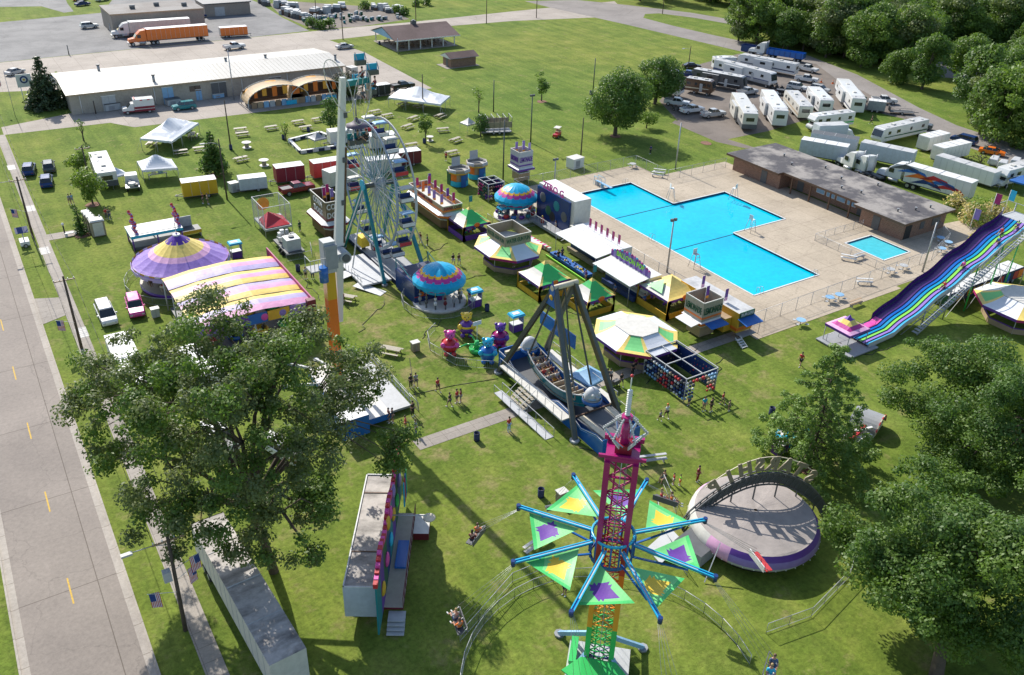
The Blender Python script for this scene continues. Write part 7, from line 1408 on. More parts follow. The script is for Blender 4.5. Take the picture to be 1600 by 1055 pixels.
for i in range(8): M().bar((1.5+i*2, .3, 1.95), (1.5+i*2, 2.2, 1.95), .07, .07, 'lgrey').bar((1.5+i*2, .3, 1.95), (1.5+i*2, .3, 2.6), .05, .05, 'lgrey').build('rack', t)
for x_ in (14, 15.2): wheel(t, x_, -.05, .42)
# walk-through fun house in the foreground
th = R(58); t = T('fun_house', 'long walk-through fun house trailer with white patchy roof and red scalloped front', 'fun house', 14.9, 43.9, th)
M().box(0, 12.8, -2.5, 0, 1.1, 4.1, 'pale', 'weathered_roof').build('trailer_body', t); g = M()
for x_ in (3.6, 10.4): g.box(x_, x_+.1, -2.5, -.0, 4.1, 4.16, 'brown')
for x_ in (0, 12.7): g.box(x_, x_+.1, -2.5, 0, 4.1, 4.2, 'white')
g.box(0, 12.8, -.1, 0, 4.1, 4.2, 'white').box(0, 12.8, -2.5, -2.4, 4.1, 4.2, 'white'); g.build('roof_frame', t)
for x_ in (2, 3.1): wheel(t, x_, -.2, .45)
t.scale = (1, 1, 1)
FS = -2.62; g = M(); nn = 34
for i in range(nn):
    x_ = -1.5+i*(15.8/nn); zt_ = 5.6+.7*math.sin(i*PI*3/nn)**2; x1_ = x_+15.8/nn; g.box(x_, x1_, FS-.12, FS, .9, zt_, ('teal', 'purple', 'dgreen', 'dblue')[(i//4) % 4]); g.box(x_, x1_-.05, FS-.2, FS+.12, zt_, zt_+.42, 'pink' if i % 2 else 'red')
g.build('front_panel', t); g = M()
for i, (x_, z_, m_) in enumerate(((1, 3, 'gold'), (3.5, 3.5, 'pink'), (6, 3.2, 'cyan'), (8, 4, 'gold'), (10.5, 3.3, 'green'), (12.5, 3.8, 'lilac'), (5, 5.8, 'gold'), (6.4, 5.6, 'pink'), (8.6, 5.9, 'violet'))): g.ball((x_, FS-.2, z_), .6, m_, (1, .3, 1))
g.build('painted_ornament', t); M().box(1., 11.5, FS-1.6, FS-.13, .8, 1., 'maroon', 'lwood').build('walkway', t); M().box(5, 8, FS-1.4, FS-.5, 1.0, 1.2, 'p_blue').build('moving_floor', t)
g = M()
for i in range(12): g.cyl((1+i*.95, FS-1.6, 1), (1+i*.95, FS-1.6, 2), .03, 'maroon', 5)
g.bar((1, FS-1.6, 2), (11.5, FS-1.6, 2), .06, .06, 'maroon'); g.build('handrail', t)
g = M()
for i in range(4): g.box(.0-i*.3, 1-i*.3, FS-1.8, FS-.5, .6-i*.16, .66-i*.16, 'lgrey')
g.build('stairs', t); M().box(9, 11.4, FS-2.9, FS-1.62, .3, 1.0, 'maroon', 'offwhite').build('entry_platform', t); M().cyl((6.8, FS-.2, 5.0), (6.8, FS-3.0, 5.0), .05, 'lgrey', 6).cyl((6.8, FS-3.2, 4.75), (6.8, FS-3.2, 4.85), .5, 'cream', 14).build('hanging_lamp', t)
g = M()
for i in range(4): g.box(10+i*.6, 10.3+i*.6, FS-.9, FS-.8, 3, 5.4, ('cyan', 'red', 'blue', 'green')[i])
g.build('inflated_column', t)
# ---------------- stalls ----------------
def fflag(x, y, z, m='magenta', h=1.5, lb='', group='feather flags on the stall roofs'):   # small feather flag, rests on a roof
    t = T('feather_flag', lb, 'flag', x, y, 0, group, z); M().cyl((0, 0, 0), (0, 0, h), .03, 'white', 5).build('staff', t)
    M().add([(0, .02, h*.2), (.5, .06, h*.25), (.55, 0, h*.75), (.3, -.04, h), (0, .02, h), (0, -.02, h*.2), (.5, .02, h*.25), (.55, -.04, h*.75), (.3, -.08, h), (0, -.02, h)], [(0, 1, 2, 3, 4), (9, 8, 7, 6, 5)], m).build('cloth', t)
    M().add([(.1, -.1, h*.3), (.45, -.1, h*.32), (.45, -.1, h*.5), (.1, -.1, h*.5)], [(0, 1, 2, 3)], 'lorange').build('print', t); return t
def goods(g, x0, x1, y, z0, z1, n, rs, s=.22, ms=('red', 'blue', 'yellow', 'pink', 'white', 'green', 'purple', 'cyan')):
    for _ in range(n): g.ball((rs.uniform(x0, x1), y+rs.uniform(-.1, .1), rs.uniform(z0, z1)), s*rs.uniform(.6, 1.1), rs.choice(ms), n=6, k=4)
def peak_tent(lb, x, y, s=4.6, h=2.3, rise=2., roof='v_green', rz=0, post='gold', flagm='teal', seed=0):
    rs = random.Random(seed); t = T('game_tent', lb, 'game stall', x, y, rz); q = s/2; n = 10; g = M(); cs = [(-q, -q), (q, -q), (q, q), (-q, q)]
    for f in range(4):
        (ax, ay), (bx_, by_) = cs[f], cs[(f+1) % 4]
        for i in range(n):
            for j in range(7):
                def Q(i_, j_): u = i_/n; v = j_/7; return ((ax+(bx_-ax)*u)*(1-v), (ay+(by_-ay)*u)*(1-v), h+rise*v**1.35)
                e = min(i+.5, n-i-.5)/n*2; m_ = 'c_yellow' if (j > 5) else ('v_offwhite' if f in (3,) and j < 4 else ('c_yellow' if e < .12 and j < 3 else roof))
                g.add([Q(i, j), Q(i+1, j), Q(i+1, j+1), Q(i, j+1)], [(0, 1, 2, 3)], m_, True)
        for i in range(8): u0, u1 = i/8, (i+1)/8; z_ = .3+.08*(i % 2); g.add([(ax+(bx_-ax)*u0, ay+(by_-ay)*u0, h), (ax+(bx_-ax)*u1, ay+(by_-ay)*u1, h), (ax+(bx_-ax)*u1, ay+(by_-ay)*u1, h-z_), (ax+(bx_-ax)*u0, ay+(by_-ay)*u0, h-z_)], [(3, 2, 1, 0)], 'purple')
    g.build('canopy', t); M().ball((0, -q-.05, h-.02), .5, 'orange', (1, .12, .7)).build('painted_ornament', t)
    for cx_, cy_ in cs: g = M().cyl((cx_, cy_, 0), (cx_, cy_, h), .07, post, 6); g.add([(cx_*1.03, cy_*1.03, h-.1), (cx_*.8, cy_*1.03, h-.1), (cx_*.93, cy_*1.03, 1.2), (cx_*.8, cy_*1.03, .05), (cx_*1.06, cy_*1.03, .05)], [(0, 1, 2, 3, 4), (4, 3, 2, 1, 0)], post); g.build('corner_post', t)
    g = M()
    for a, b_ in zip(cs, cs[1:]+cs[:1]): g.bar((a[0]*.97, a[1]*.97, .45), (b_[0]*.97, b_[1]*.97, .45), .12, .75, 'gold' if seed % 2 else 'purple')
    g.build('counter', t); g = M(); goods(g, -q*.6, q*.6, q*.5, .9, 2., 26, rs); goods(g, -q*.5, q*.5, -q*.1, .4, .9, 14, rs); goods(g, -q*.8, q*.8, -q*.85, h-.8, h-.3, 12, rs, .16); g.build('prize', t)
    if flagm: M().cyl((0, 0, h+rise-.1), (0, 0, h+rise+1.7), .03, 'dgrey', 5).box(0, .55, -.02, .02, h+rise+.7, h+rise+1.6, flagm).build('flag', t)
    return t
peak_tent('green peaked game tent nearest the long burger stand', 59.6, 103., 4.6, seed=2); peak_tent('green peaked game tent between the two white funnel roofs', 58.9, 82.2, 4.9, 2.3, 2.1, seed=1, flagm=None); peak_tent('green peaked game tent behind the swinging ship legs', 61.4, 75.4, 4.2, seed=3)
t = peak_tent('yellow game tent with green panel beside the lemonade stand', 70.4, 70.8, 5.6, 2.7, 1.7, 'c_yellow', post='gold', flagm=None, seed=5)
M().add([(-2.5, -1.2, 3.05), (-.9, .3, 4.05), (-2.5, 1.6, 3.05)], [(0, 1, 2)], 'v_lgreen').build('roof_panel', t); M().bx(0, -.3, 1.9, 1.6, .5, .5, 'orange').build('prize', t); M().box(-2.9, -2.8, -2.8, 2.8, 0, .9, 'gold').build('side_board', t)
def oct_tent(lb, x, y, rx, ry, h=2.7, box=None, rz=0, seed=0):
    rs = random.Random(seed); t = T('canopy_stall', lb, 'game stall', x, y, rz); n = 8; P = [(rx*math.cos(PI/8+k*PI/4)*1.08, ry*math.sin(PI/8+k*PI/4)*1.08) for k in range(n)]; bw, bd = rx*.48, ry*.48
    I = [(max(-bw, min(bw, p[0]*.6)), max(-bd, min(bd, p[1]*.6))) for p in P]; g = M()
    for k in range(n):
        a, b_, c_, d = P[k], P[(k+1) % n], I[(k+1) % n], I[k]
        for i in range(6):
            for j in range(5):
                def Q(u, v): p = [(a[q]*(1-u)+b_[q]*u)*(1-v)+(d[q]*(1-u)+c_[q]*u)*v for q in (0, 1)]; return (*p, h+.95*v**1.1-.12*math.sin(PI*v))
                diag = k % 2 == 0; u_, v_ = (i+.5)/6, (j+.5)/5; m_ = 'tent' if not diag else ('c_yellow' if (abs(u_-.5) > .26 or v_ < .25) else 'v_lgreen'); m_ = 'c_yellow' if not diag and v_ < .1 and k in (1, 3) else m_
                g.add([Q(i/6, j/5), Q((i+1)/6, j/5), Q((i+1)/6, (j+1)/5), Q(i/6, (j+1)/5)], [(0, 1, 2, 3)], m_, True)
        g.add([(*a, h), (*b_, h), (*b_, h-.35), (*a, h-.35)], [(3, 2, 1, 0)], 'purple' if k % 2 else 'magenta')
    g.build('canopy', t); M().prism(I, h+.9, h+1.05, 'lgrey', 'offwhite').build('roof_hatch', t)
    g = M(); Pi = [(p[0]*.72, p[1]*.72) for p in P]
    for a, b_ in zip(Pi, Pi[1:]+Pi[:1]): g.bar((*a, .45), (*b_, .45), .12, .8, 'tan'); g.bar((*a, .8), (*b_, .8), .14, .12, 'purple')
    g.build('counter', t); g = M(); goods(g, -rx*.5, rx*.5, 0, 1, h-.4, 40, rs, .25); goods(g, -rx*.5, rx*.5, -ry*.55, 1.4, h-.4, 24, rs, .2); g.build('prize', t)
    for p in Pi[::2]: M().cyl((*p, 0), (*p, h+.2), .06, 'lgrey', 6).build('post', t)
    if box:
        g = M(); z0, z1 = h+1.05, h+2.5
        for a, b_ in (((-bw, -bd), (bw, -bd)), ((bw, -bd), (bw, bd)), ((bw, bd), (-bw, bd)), ((-bw, bd), (-bw, -bd))): g.bar((*a, (z0+z1)/2), (*b_, (z0+z1)/2), .08, z1-z0, 'khaki').bar((*a, z1), (*b_, z1), .12, .08, 'offwhite')
        k = g.build('sign_box', t); text(box, .85, 'dgreen', k, (0, -bd-.06, (z0+z1)/2), (R(90), 0, 0), .02, fit=bw*1.8); text(box, .85, 'dgreen', k, (-bw-.06, 0, (z0+z1)/2), (R(90), 0, R(-90)), .02, fit=bd*1.8)
    return t
oct_tent('white octagonal stall with green and yellow corners and a square sign box', 59.3, 91.6, 4.3, 4.9, 2.7, 'WATER GUN FUN', seed=4); oct_tent('white octagonal stall with yellow and green corners near the swinging ship', 59.2, 64., 4.5, 5.0, 2.7, seed=6); oct_tent('white octagonal stall with green and yellow corners at the right edge', *G(1588, 502), 5.2, 5.4, 2.7, seed=8)
def line_game(lb, x0, x1, y0, y1, awn, sign, col, nf, seed, H_=3.5):
    rs = random.Random(seed); t = T('game_trailer', lb, 'game trailer', x0, y0); W, D = x1-x0, y1-y0; M().box(1.2, W, 0, D, 1.0, H_, 'offwhite', 'white').build('body', t, bev=.04)
    M().box(0.6, 1.2, .1, D-.1, .9, 1.15, 'offwhite').box(.6, .7, .1, D-.1, 0, .9, 'dblue').build('counter', t)
    M().slab([(1.2, .1, H_-.05), (1.2, D-.1, H_-.05), (-awn, D-.1, H_-.45), (-awn, .1, H_-.45)], .08, 'white').build('awning', t)
    for y_ in (.3, D-.3): M().cyl((-awn+.1, y_, 0), (-awn+.1, y_, H_-.5), .04, 'steel', 6).build('awning_post', t)
    g = M(); 
    for _ in range(90): g.ball((1.05+rs.uniform(-.15, .05), rs.uniform(.3, D-.3), rs.uniform(1.5, H_-.4)), .17*rs.uniform(.7, 1.2), rs.choice(['red', 'blue', 'yellow', 'pink', 'green', 'purple', 'white']), n=6, k=4)
    g.build('prize', t); M().box(-.6, -.2, .6, D-.8, .3, .9, col).build('front_bench', t)
    for y_ in (D*.25, D*.6): wheel(t, W-.1, y_, .4, .3)
    if sign:
        n = 16; g = M()
        for i in range(n): f = (i+.5)/n; z_ = H_+.8+.9*math.sin(PI*f); g.box(1.3, 1.38, i*D/n, (i+1)*D/n-.01, H_, z_, ('violet', 'purple')[i % 2]); g.ball((1.3, (i+.5)*D/n, z_), .14, ('pink', 'magenta', 'cyan')[i % 3], n=6, k=4)
        k = g.build('sign_board', t); text(sign, 1., 'lime', k, (1.26, D/2, H_+.8), (R(90), 0, R(-90)), .02, fit=D*.7)
    for i in range(nf): M().cyl((2.2, D*(i+1)/(nf+1.5), H_), (2.2, D*(i+1)/(nf+1.5), H_+1.7), .03, 'white', 5).box(2.2, 2.24, D*(i+1)/(nf+1.5)-.5, D*(i+1)/(nf+1.5), H_+.6, H_+1.65, 'magenta').box(2.19, 2.25, D*(i+1)/(nf+1.5)-.5, D*(i+1)/(nf+1.5), H_+.3, H_+.6, 'lpink').build('feather_flag', t)
    return t
line_game('white game trailer with open awning and pink feather flags, beside the pool fence', 69.2, 73., 81.6, 91.4, 2.3, None, 'khaki', 6, 3); line_game('white game trailer with open awning and an arched purple sign', 67.4, 70.8, 72.9, 80.9, 1.8, 'BALLOON POP', 'dblue', 0, 5)
x, y = 65.6, 82.; t = T('duck_game', 'low blue and yellow fenced water game in front of the flagged trailer', 'game stall', x, y)
M().box(0, 1.2, 0, 8.5, .3, .7, 'blue').build('trough', t); M().box(-.5, -.35, -.5, 8.8, .1, .35, 'lime').build('rail', t); g = M(); rs = random.Random(4)
for i in range(30): g.ball((rs.uniform(.1, 1.1), rs.uniform(.3, 8.2), .78), .16, rs.choice(['blue', 'white', 'dblue', 'yellow']), n=6, k=4)
g.build('toy', t)
# counters with sign boxes
def food(lb, x, y, W, D, signs, body, trim, hs=2., rz=0, h=2.5, aw=1.1, flags=(), cham=.0, sgn='dgreen', nm='food_stand', txt='white', roofm='lgrey', bx_=.62):
    t = T(nm, lb, 'food stand', x, y, rz); w, d = W/2, D/2; c_ = cham
    def octo(w, d, c_): return [(-w+c_, -d), (w-c_, -d), (w, -d+c_), (w, d-c_), (w-c_, d), (-w+c_, d), (-w, d-c_), (-w, -d+c_)] if c_ else [(-w, -d), (w, -d), (w, d), (-w, d)]
    M().prism(octo(w-.6, d-.6, c_*.8), .3, h-.9, body).prism(octo(w-.55, d-.55, c_*.8), h-.9, h-.8, 'white').build('counter', t); M().prism(octo(w-.95, d-.95, c_*.6), h-.8, h, 'dgrey').build('serving_window', t)
    M().prism(octo(w-.62, d-.62, c_*.8), .9, 1.2, trim).build('stripe', t)
    g = M(); o = octo(w, d, c_); i_ = octo(w*.66, d-w*.34, c_*.5)
    for k in range(len(o)): a, b_ = o[k], o[(k+1) % len(o)]; e, f = i_[(k+1) % len(o)], i_[k]; g.slab([(*a, h), (*b_, h), (*e, h+.35), (*f, h+.35)], .05, 'white'); g.add([(*a, h+.02), (*b_, h+.02), (*b_, h-.32), (*a, h-.32)], [(3, 2, 1, 0)], trim)
    g.build('awning', t); bw, bd = w*bx_, d-w*(1-bx_)
    g = M(); z0, z1 = h+.2, h+.35+hs
    for a, b_ in (((-bw, -bd), (bw, -bd)), ((bw, -bd), (bw, bd)), ((bw, bd), (-bw, bd)), ((-bw, bd), (-bw, -bd))): g.bar((*a, (z0+z1)/2), (*b_, (z0+z1)/2), .08, z1-z0, sgn).bar((*a, z1), (*b_, z1), .12, .1, 'offwhite').bar((*a, z0+.4), (*b_, z0+.4), .1, .25, trim)
    g.box(-bw, bw, -bd, bd, z0, z0+.3, roofm); k = g.build('sign_box', t); ls = signs if isinstance(signs, list) else [signs]
    for q, s_ in enumerate(ls):
        z_ = z1-(q+.6)*(hs-.3)/len(ls)-.0; sz_ = min(1.2, (hs-.4)/len(ls)*1.1)
        text(s_, sz_, txt, k, (0, -bd-.07, z_), (R(90), 0, 0), .03, fit=bw*1.85); text(s_, sz_, txt, k, (-bw-.07, 0, z_), (R(90), 0, R(-90)), .03, fit=bd*1.7)
    for i, (fx, fy, m_) in enumerate(flags): M().cyl((fx, fy, z0), (fx, fy, z1+1.2), .03, 'white', 5).box(fx, fx+.5, fy-.02, fy+.02, z1-.1, z1+1.15, m_).box(fx, fx+.5, fy-.025, fy+.025, z1-.45, z1-.1, 'lorange').build('feather_flag', t)
    return t
food('dark green octagonal corn dog stand with bold letters, left of the ferris wheel', 41.9, 113.6, 4.4, 7.6, ['CORN', 'DOGS'], 'brown', 'dred', 2.9, cham=.8, sgn='bronze', flags=((-.6, 0, 'magenta'), (.3, 1, 'magenta'), (.2, -1, 'violet')))
food('long low food stand with a gold signboard and many upright flags', 58.3, 111.2, 4.6, 12.6, 'FUNNEL CAKES', 'brown', 'orange', 1.0, cham=1., sgn='tan', txt='dred', roofm='offwhite', bx_=.7, flags=tuple((fx, fy, m_) for fx, fy, m_ in ((-1.0, -3.6, 'violet'), (.9, -3.8, 'magenta'), (-1.2, -1.6, 'violet'), (1., -1.8, 'purple'), (-1., .4, 'violet'), (1, .2, 'magenta'), (-1, 2.4, 'orange'), (1, 2.2, 'magenta'), (-1, 4.4, 'magenta'), (1., 4.2, 'magenta'), (1.6, 5.2, 'purple'))))
food('small square lemonade stand with four flags near the far pool fence', 78.9, 118.6, 3.4, 3.4, 'LEMONADE', 'tan', 'purple', 2.6, sgn='lgrey', txt='purple', flags=((-.8, .8, 'violet'), (.1, .0, 'violet'), (.6, .8, 'violet'), (.9, -.6, 'lilac')), bx_=.8)
t = food('square lemonade stand with blue awnings in front of the yellow trailer', 69.2, 63.7, 3.5, 3.5, 'LEMONADE', 'tan', 'orange', 2.3, sgn='lwood', txt='dgreen', flags=((.1, 0, 'purple'),), bx_=.88)
M().slab([(-1.2, -1.75, 2.5), (1.6, -1.75, 2.5), (1.6, -3., 2.3), (-1.2, -3., 2.3)], .06, 'blue').build('awning', t); M().slab([(-1.75, -1.4, 2.5), (-1.75, 1.4, 2.5), (-3., 1.4, 2.35), (-3., -1.4, 2.35)], .06, 'white').build('awning', t)
x, y = 71.9, 60.4; t = T('food_trailer', 'yellow food trailer with white patchy roof, blue awning and steps, by the pool corner', 'food trailer', x, y); M().box(0, 2.6, 0, 10.2, .8, 3.5, 'gold', 'dirty_white').build('body', t, bev=.04); M().box(-1.2, -.01, 1, 7.5, .8, 2.6, 'gold', 'tan').build('side_room', t); M().box(-.03, 2.63, -.04, 10.24, 1.1, 1.5, 'orange').build('stripe', t)
k = M().box(.1, 2.5, -.14, -.04, 2.9, 3.6, 'dgreen').build('sign_board', t); text('BURGERS', .6, 'white', k, (1.3, -.15, 3.25), (R(90), 0, 0), .02, fit=2.1); M().slab([(-.1, 0, 2.8), (2.7, 0, 2.8), (2.7, -1.5, 2.5), (-.1, -1.5, 2.5)], .06, 'blue').build('awning', t); M().box(.3, 2.3, -.03, -.003, 1.6, 2.6, 'dgrey').build('serving_window', t); M().box(0, 2.4, -1., 0, .7, .8, 'grey').build('porch', t)
g = M()
for i in range(4): g.box(-.9, -.1, -1.2-i*.3, -.9-i*.3, .6-i*.17, .65-i*.17, 'white')
g.bar((-.9, -.8, .9), (-.9, -2.2, .1), .06, .1, 'white').bar((-.1, -.8, .9), (-.1, -2.2, .1), .06, .1, 'white'); g.build('steps', t)
for y_ in (3, 4): wheel(t, -.02, y_, .4)
for y_, z_ in ((3, 3.5), (7, 3.5)): M().cyl((.4, y_, z_), (.4, y_, z_+1.8), .03, 'white', 5).box(.4, .9, y_-.02, y_+.02, z_+.7, z_+1.8, 'purple').box(.4, .9, y_-.025, y_+.025, z_+.2, z_+.7, 'lpink').build('feather_flag', t)
# white ride trailer with dark painted front
t = T('zero_ride', 'tall white boxed ride trailer with a dark blue painted front and pink letters', 'ride trailer', 71.6, 93.6); M().box(.2, 3.2, 0, 9.2, .6, 6., 'offwhite', 'white').build('body', t, bev=.03); k = M().box(-.1, .2, .8, 9.2, .8, 5.6, 'p_dblue').build('painted_front', t)
text('ZERO G', 1.5, 'pink', k, (-.14, 5, 6.25), (R(90), 0, R(-90)), .04); g = M()
for i, (y_, z_, m_) in enumerate(((2, 3, 'dgrey'), (4, 4, 'teal'), (6, 2.6, 'dgreen'), (7.6, 4.2, 'dgrey'), (5, 2, 'black'))): g.ball((-.12, y_, z_), .8, m_, (.08, 1, 1))
g.build('painted_planet', k); M().box(-1.8, -.1, .5, 8.8, .4, .8, 'grey').build('walkway', t); g = M()
for i in range(8): g.cyl((-1.8, .6+i*1.1, .8), (-1.8, .6+i*1.1, 1.9), .03, 'lgrey', 5)
g.bar((-1.8, .6, 1.9), (-1.8, 8.5, 1.9), .05, .05, 'white').bar((-.4, -1.5, 1.6), (-3, -1.5, 1.2), .05, .05, 'white'); g.build('handrail', t); M().box(-.6, 1.8, -2.2, -.2, .3, 2.6, 'offwhite').build('control_booth', t)
t = T('bench_barrier', 'long white and red padded rail beside the white ride trailer', 'barrier', 66.4, 91.6); M().bar((0, 0, .5), (-.4, 7, .5), .5, .5, 'offwhite').build('pad', t)
for i in range(8): M().bar((0-.057*i-.0, .4+i*.8, .5), (-.03-.057*i, .75+i*.8, .5), .54, .54, ('red', 'pink')[i % 2]).build('stripe', t)
# cage of hanging prizes
def prize_cage(lb, x0, x1, y0, y1, h, seed, pal=('dblue', 'white', 'red', 'khaki', 'cyan', 'grey'), nm='prize_cage'):
    rs = random.Random(seed); t = T(nm, lb, 'game stall', x0, y0); W, D = x1-x0, y1-y0; g = M()
    for p in ((0, 0), (W, 0), (W, D), (0, D), (0, D/2), (W, D/2)): g.cyl((*p, 0), (*p, h), .06, 'silver', 6)
    for a, b_ in (((0, 0), (W, 0)), ((W, 0), (W, D)), ((W, D), (0, D)), ((0, D), (0, 0)), ((0, D/2), (W, D/2)), ((W/2, 0), (W/2, D))): g.bar((*a, h), (*b_, h), .1, .1, 'lgrey')
    g.build('frame', t)
    for side in range(4):
        g = M(); L_ = D if side % 2 else W; k = int(L_/.42)
        for i in range(k):
            for j in range(5):
                u = (i+.5)/k*L_; z_ = .45+j*(h-.6)/5; p = {0: (u, 0), 1: (0, u), 2: (u, D), 3: (W, u)}[side]
                if side == 0 and .25*W < u < .75*W and j < 4: continue
                g.ball((p[0], p[1], z_), .2*rs.uniform(.7, 1.1), pal[(i//2+j//2+rs.randint(0, 1)) % len(pal)], n=6, k=4)
        q = {0: None, 1: (.12, .15, 0, D), 2: (0, W, D-.15, D-.12), 3: (W-.15, W-.12, 0, D)}[side]
        if q: g.box(*q, .2, h-.1, 'navy' if side != 3 else 'dblue')
        g.build('prize_wall', t)
prize_cage('open steel frame hung with rows of prizes, in front of the lemonade stand', 57.3, 61.8, 53.4, 60., 3., 3, ('lblue', 'dblue', 'white', 'dgrey', 'red', 'khaki')); prize_cage('frame stall covered in rows of plush prizes beside the far ticket booths', 68.6, 71.6, 112.4, 115.6, 3., 5, ('purple', 'tan', 'dgreen', 'brown', 'magenta', 'khaki'))
# striped double ticket booths
for i, (x, y, lb) in enumerate([(68.4, 121.6, 'round blue and orange game booth, left of its twin'), (72.8, 123.2, 'round blue and orange game booth, right of its twin')]):
    t = T('game_booth', lb, 'game booth', x, y); M().lathe([(1.6, .1), (1.6, 1.)], 8, 'cyan').lathe([(1.55, 1.), (1.55, 2.3)], 8, lambda k, i: ('orange', 'tan', 'blue', 'gold')[i % 4]).build('wall', t); M().lathe([(1.9, 2.3), (1.95, 2.5), (1.9, 3.0), (1.75, 3.05), (1.7, 2.6), (0, 2.6)], 8, lambda k, i: 'gold' if k < 1 else ('lgrey', 'khaki')[i % 2] if k < 3 else 'dgrey').build('roof_rim', t)
    M().box(-.5, .4, -1.68, -1.58, .1, 2.1, 'blue').build('door', t); M().slab([(-.9, .9, 3.1), (.7, .9, 3.1), (.7, .95, 4.6), (-.9, .95, 4.6)], .05, 'lgrey').build('flap', t)
x, y = G(706, 288); t = T('ticket_kiosk', 'small dark phone-box kiosk beside the blue and orange booths', 'kiosk', x, y); M().box(-.6, .6, -.6, .6, 0, 2.3, 'dgreen').build('cabinet', t); M().box(-.65, .65, -.65, .65, 2.3, 2.5, 'white').build('lid', t)
# blue ticket booths
def ticket(lb, px, py, rz=0, s=1.):
    x, y = G(px, py); t = T('ticket_booth', lb, 'ticket booth', x, y, rz); g = M()
    for sx_ in (-.7, .7):
        for sy_ in (-.5, .5): g.cyl((sx_, sy_, 0), (sx_, sy_, 2.1), .04, 'lgrey', 5)
    g.build('frame', t); M().hull([(-.9, 2.1, .7), (.9, 2.1, .7), (.8, 2.35, .6), (-.8, 2.35, .6)], 'cyan').bx(-.1, 0, 2.37, .9, .6, .04, 'white').build('roof', t); M().box(.72, .78, -.5, .5, .4, 2., 'dblue').build('sign_panel', t); M().box(-.7, .7, -.45, .45, .0, 1., 'purple').box(-.75, .75, -.5, .5, 1., 1.06, 'white').build('counter', t)
for px, py, lb in [(742, 478, 'small ticket booth with sky-blue roof behind the umbrella carousel'), (806, 516, 'small ticket booth with sky-blue roof above the bear spinner'), (787, 345, 'small ticket booth with sky-blue roof left of the umbrella car ride'), (370, 402, 'small ticket booth with sky-blue roof right of the large carousel'), (1216, 706, 'small dark ticket booth at the left foot of the tall pine')]: ticket(lb, px, py)
x, y = G(1232, 700); t = T('ticket_counter', 'low blue counter with a pink print beneath the pine', 'counter', x, y); M().box(0, 3.2, -.3, .3, .1, 1.1, 'p_cyan').build('counter', t); M().box(.5, 1.1, -.33, -.302, .4, .9, 'pink').build('print', t)
# water table game with columns, small go-cart ride
t = T('water_game', 'open pale table game with blue rim and red spiral columns, behind the large carousel', 'game stall', 15.6, 119.6); M().box(0, 7, 0, 4.2, 1.9, 2.3, 'p_cyan', 'white').build('rim', t); M().box(.5, 6.5, .5, 3.7, 2.31, 2.36, 'offwhite').build('sand_bed', t); M().box(.3, 6.7, .3, 3.9, .1, .5, 'dgrey').build('base', t)
for sx_ in (.2, 3.5, 6.8):
    for sy_ in (.2, 4.): M().cyl((sx_, sy_, 0), (sx_, sy_, 1.9), .1, 'purple', 8).build('leg', t)
for sx_, sy_ in ((.8, .5), (6.6, .8), (6.8, 3.6), (1., 3.6)):
    g = M()
    for i in range(12): a = i*.9; g.ball((sx_+.16*math.cos(a), sy_+.16*math.sin(a), 2.4+i*.2), .22, 'red' if i % 2 else 'violet', n=7, k=4)
    g.build('spiral_column', t)
x, y = G(296, 368); t = T('ball_toss', 'small yellow rimmed ball bin with a slatted backboard behind the carousel', 'game stall', x, y); M().box(-1.6, 1.6, -1, 1, .6, 1.1, 'gold', 'dgrey').build('bin', t); M().box(-1.5, .8, 1., 1.1, 1., 2.6, 'lgrey').build('backboard', t)
for sx_ in (-1.5, 1.5): M().box(sx_-.06, sx_+.06, -.9, .9, 0, .6, 'grey').build('leg', t)
# red slide cage and generator
t = T('inflatable_cage', 'tall netted cage holding a red inflated ramp, above the generator trailer', 'game stall', 33., 115.6); W, D = 4., 5.; g = M()
for p in ((0, 0), (W, 0), (W, D), (0, D), (0, D/2), (W, D/2)): g.cyl((*p, 0), (*p, 4.6), .05, 'silver', 6)
for z_ in (1.3, 4.6):
    for a, b_ in (((0, 0), (W, 0)), ((W, 0), (W, D)), ((W, D), (0, D)), ((0, D), (0, 0))): g.bar((*a, z_), (*b_, z_), .07, .07, 'silver')
g.build('frame', t); g = M()
for i in range(15):
    f = i/15; g.cyl((f*W, D, 1.3), (f*W, D, 4.6), .012, 'lgrey', 3).cyl((0, f*D, 1.3), (0, f*D, 4.6), .012, 'lgrey', 3).cyl((W, f*D, 1.3), (W, f*D, 4.6), .012, 'lgrey', 3).cyl((0, D, 1.3+f*3.3), (W, D, 1.3+f*3.3), .012, 'lgrey', 3).cyl((0, 0, 1.3+f*3.3), (0, D, 1.3+f*3.3), .012, 'lgrey', 3).cyl((W, 0, 1.3+f*3.3), (W, D, 1.3+f*3.3), .012, 'lgrey', 3)
g.build('net', t); M().add([(.2, .2, 1.4), (3.8, .2, 1.4), (3.8, 3.4, 1.6), (.2, 3.4, 1.6), (1.4, 2.4, 3.0), (3.0, 1.6, 1.9)], [(0, 1, 5, 4), (1, 2, 5), (2, 3, 4, 5), (3, 0, 4), (3, 2, 1, 0)], 'p_red').build('inflated_ramp', t); M().box(0, W, 0, D, 1.0, 1.3, 'lgrey').build('platform', t); M().ball((1.5, D-.1, 3.3), 1., 'lorange', (1, .1, 1)).build('painted_sun', t)
t = T('generator_trailer', 'cluttered silver generator trailer between the net cage and striped canopy', 'generator', 33.2, 107.4); M().box(0, 2.6, 0, 5.6, .5, .8, 'dgrey').build('deck', t); M().box(.3, 2.3, .4, 2.4, .8, 2.5, 'silver', 'white').build('engine_box', t, bev=.05); g = M(); rs = random.Random(6)
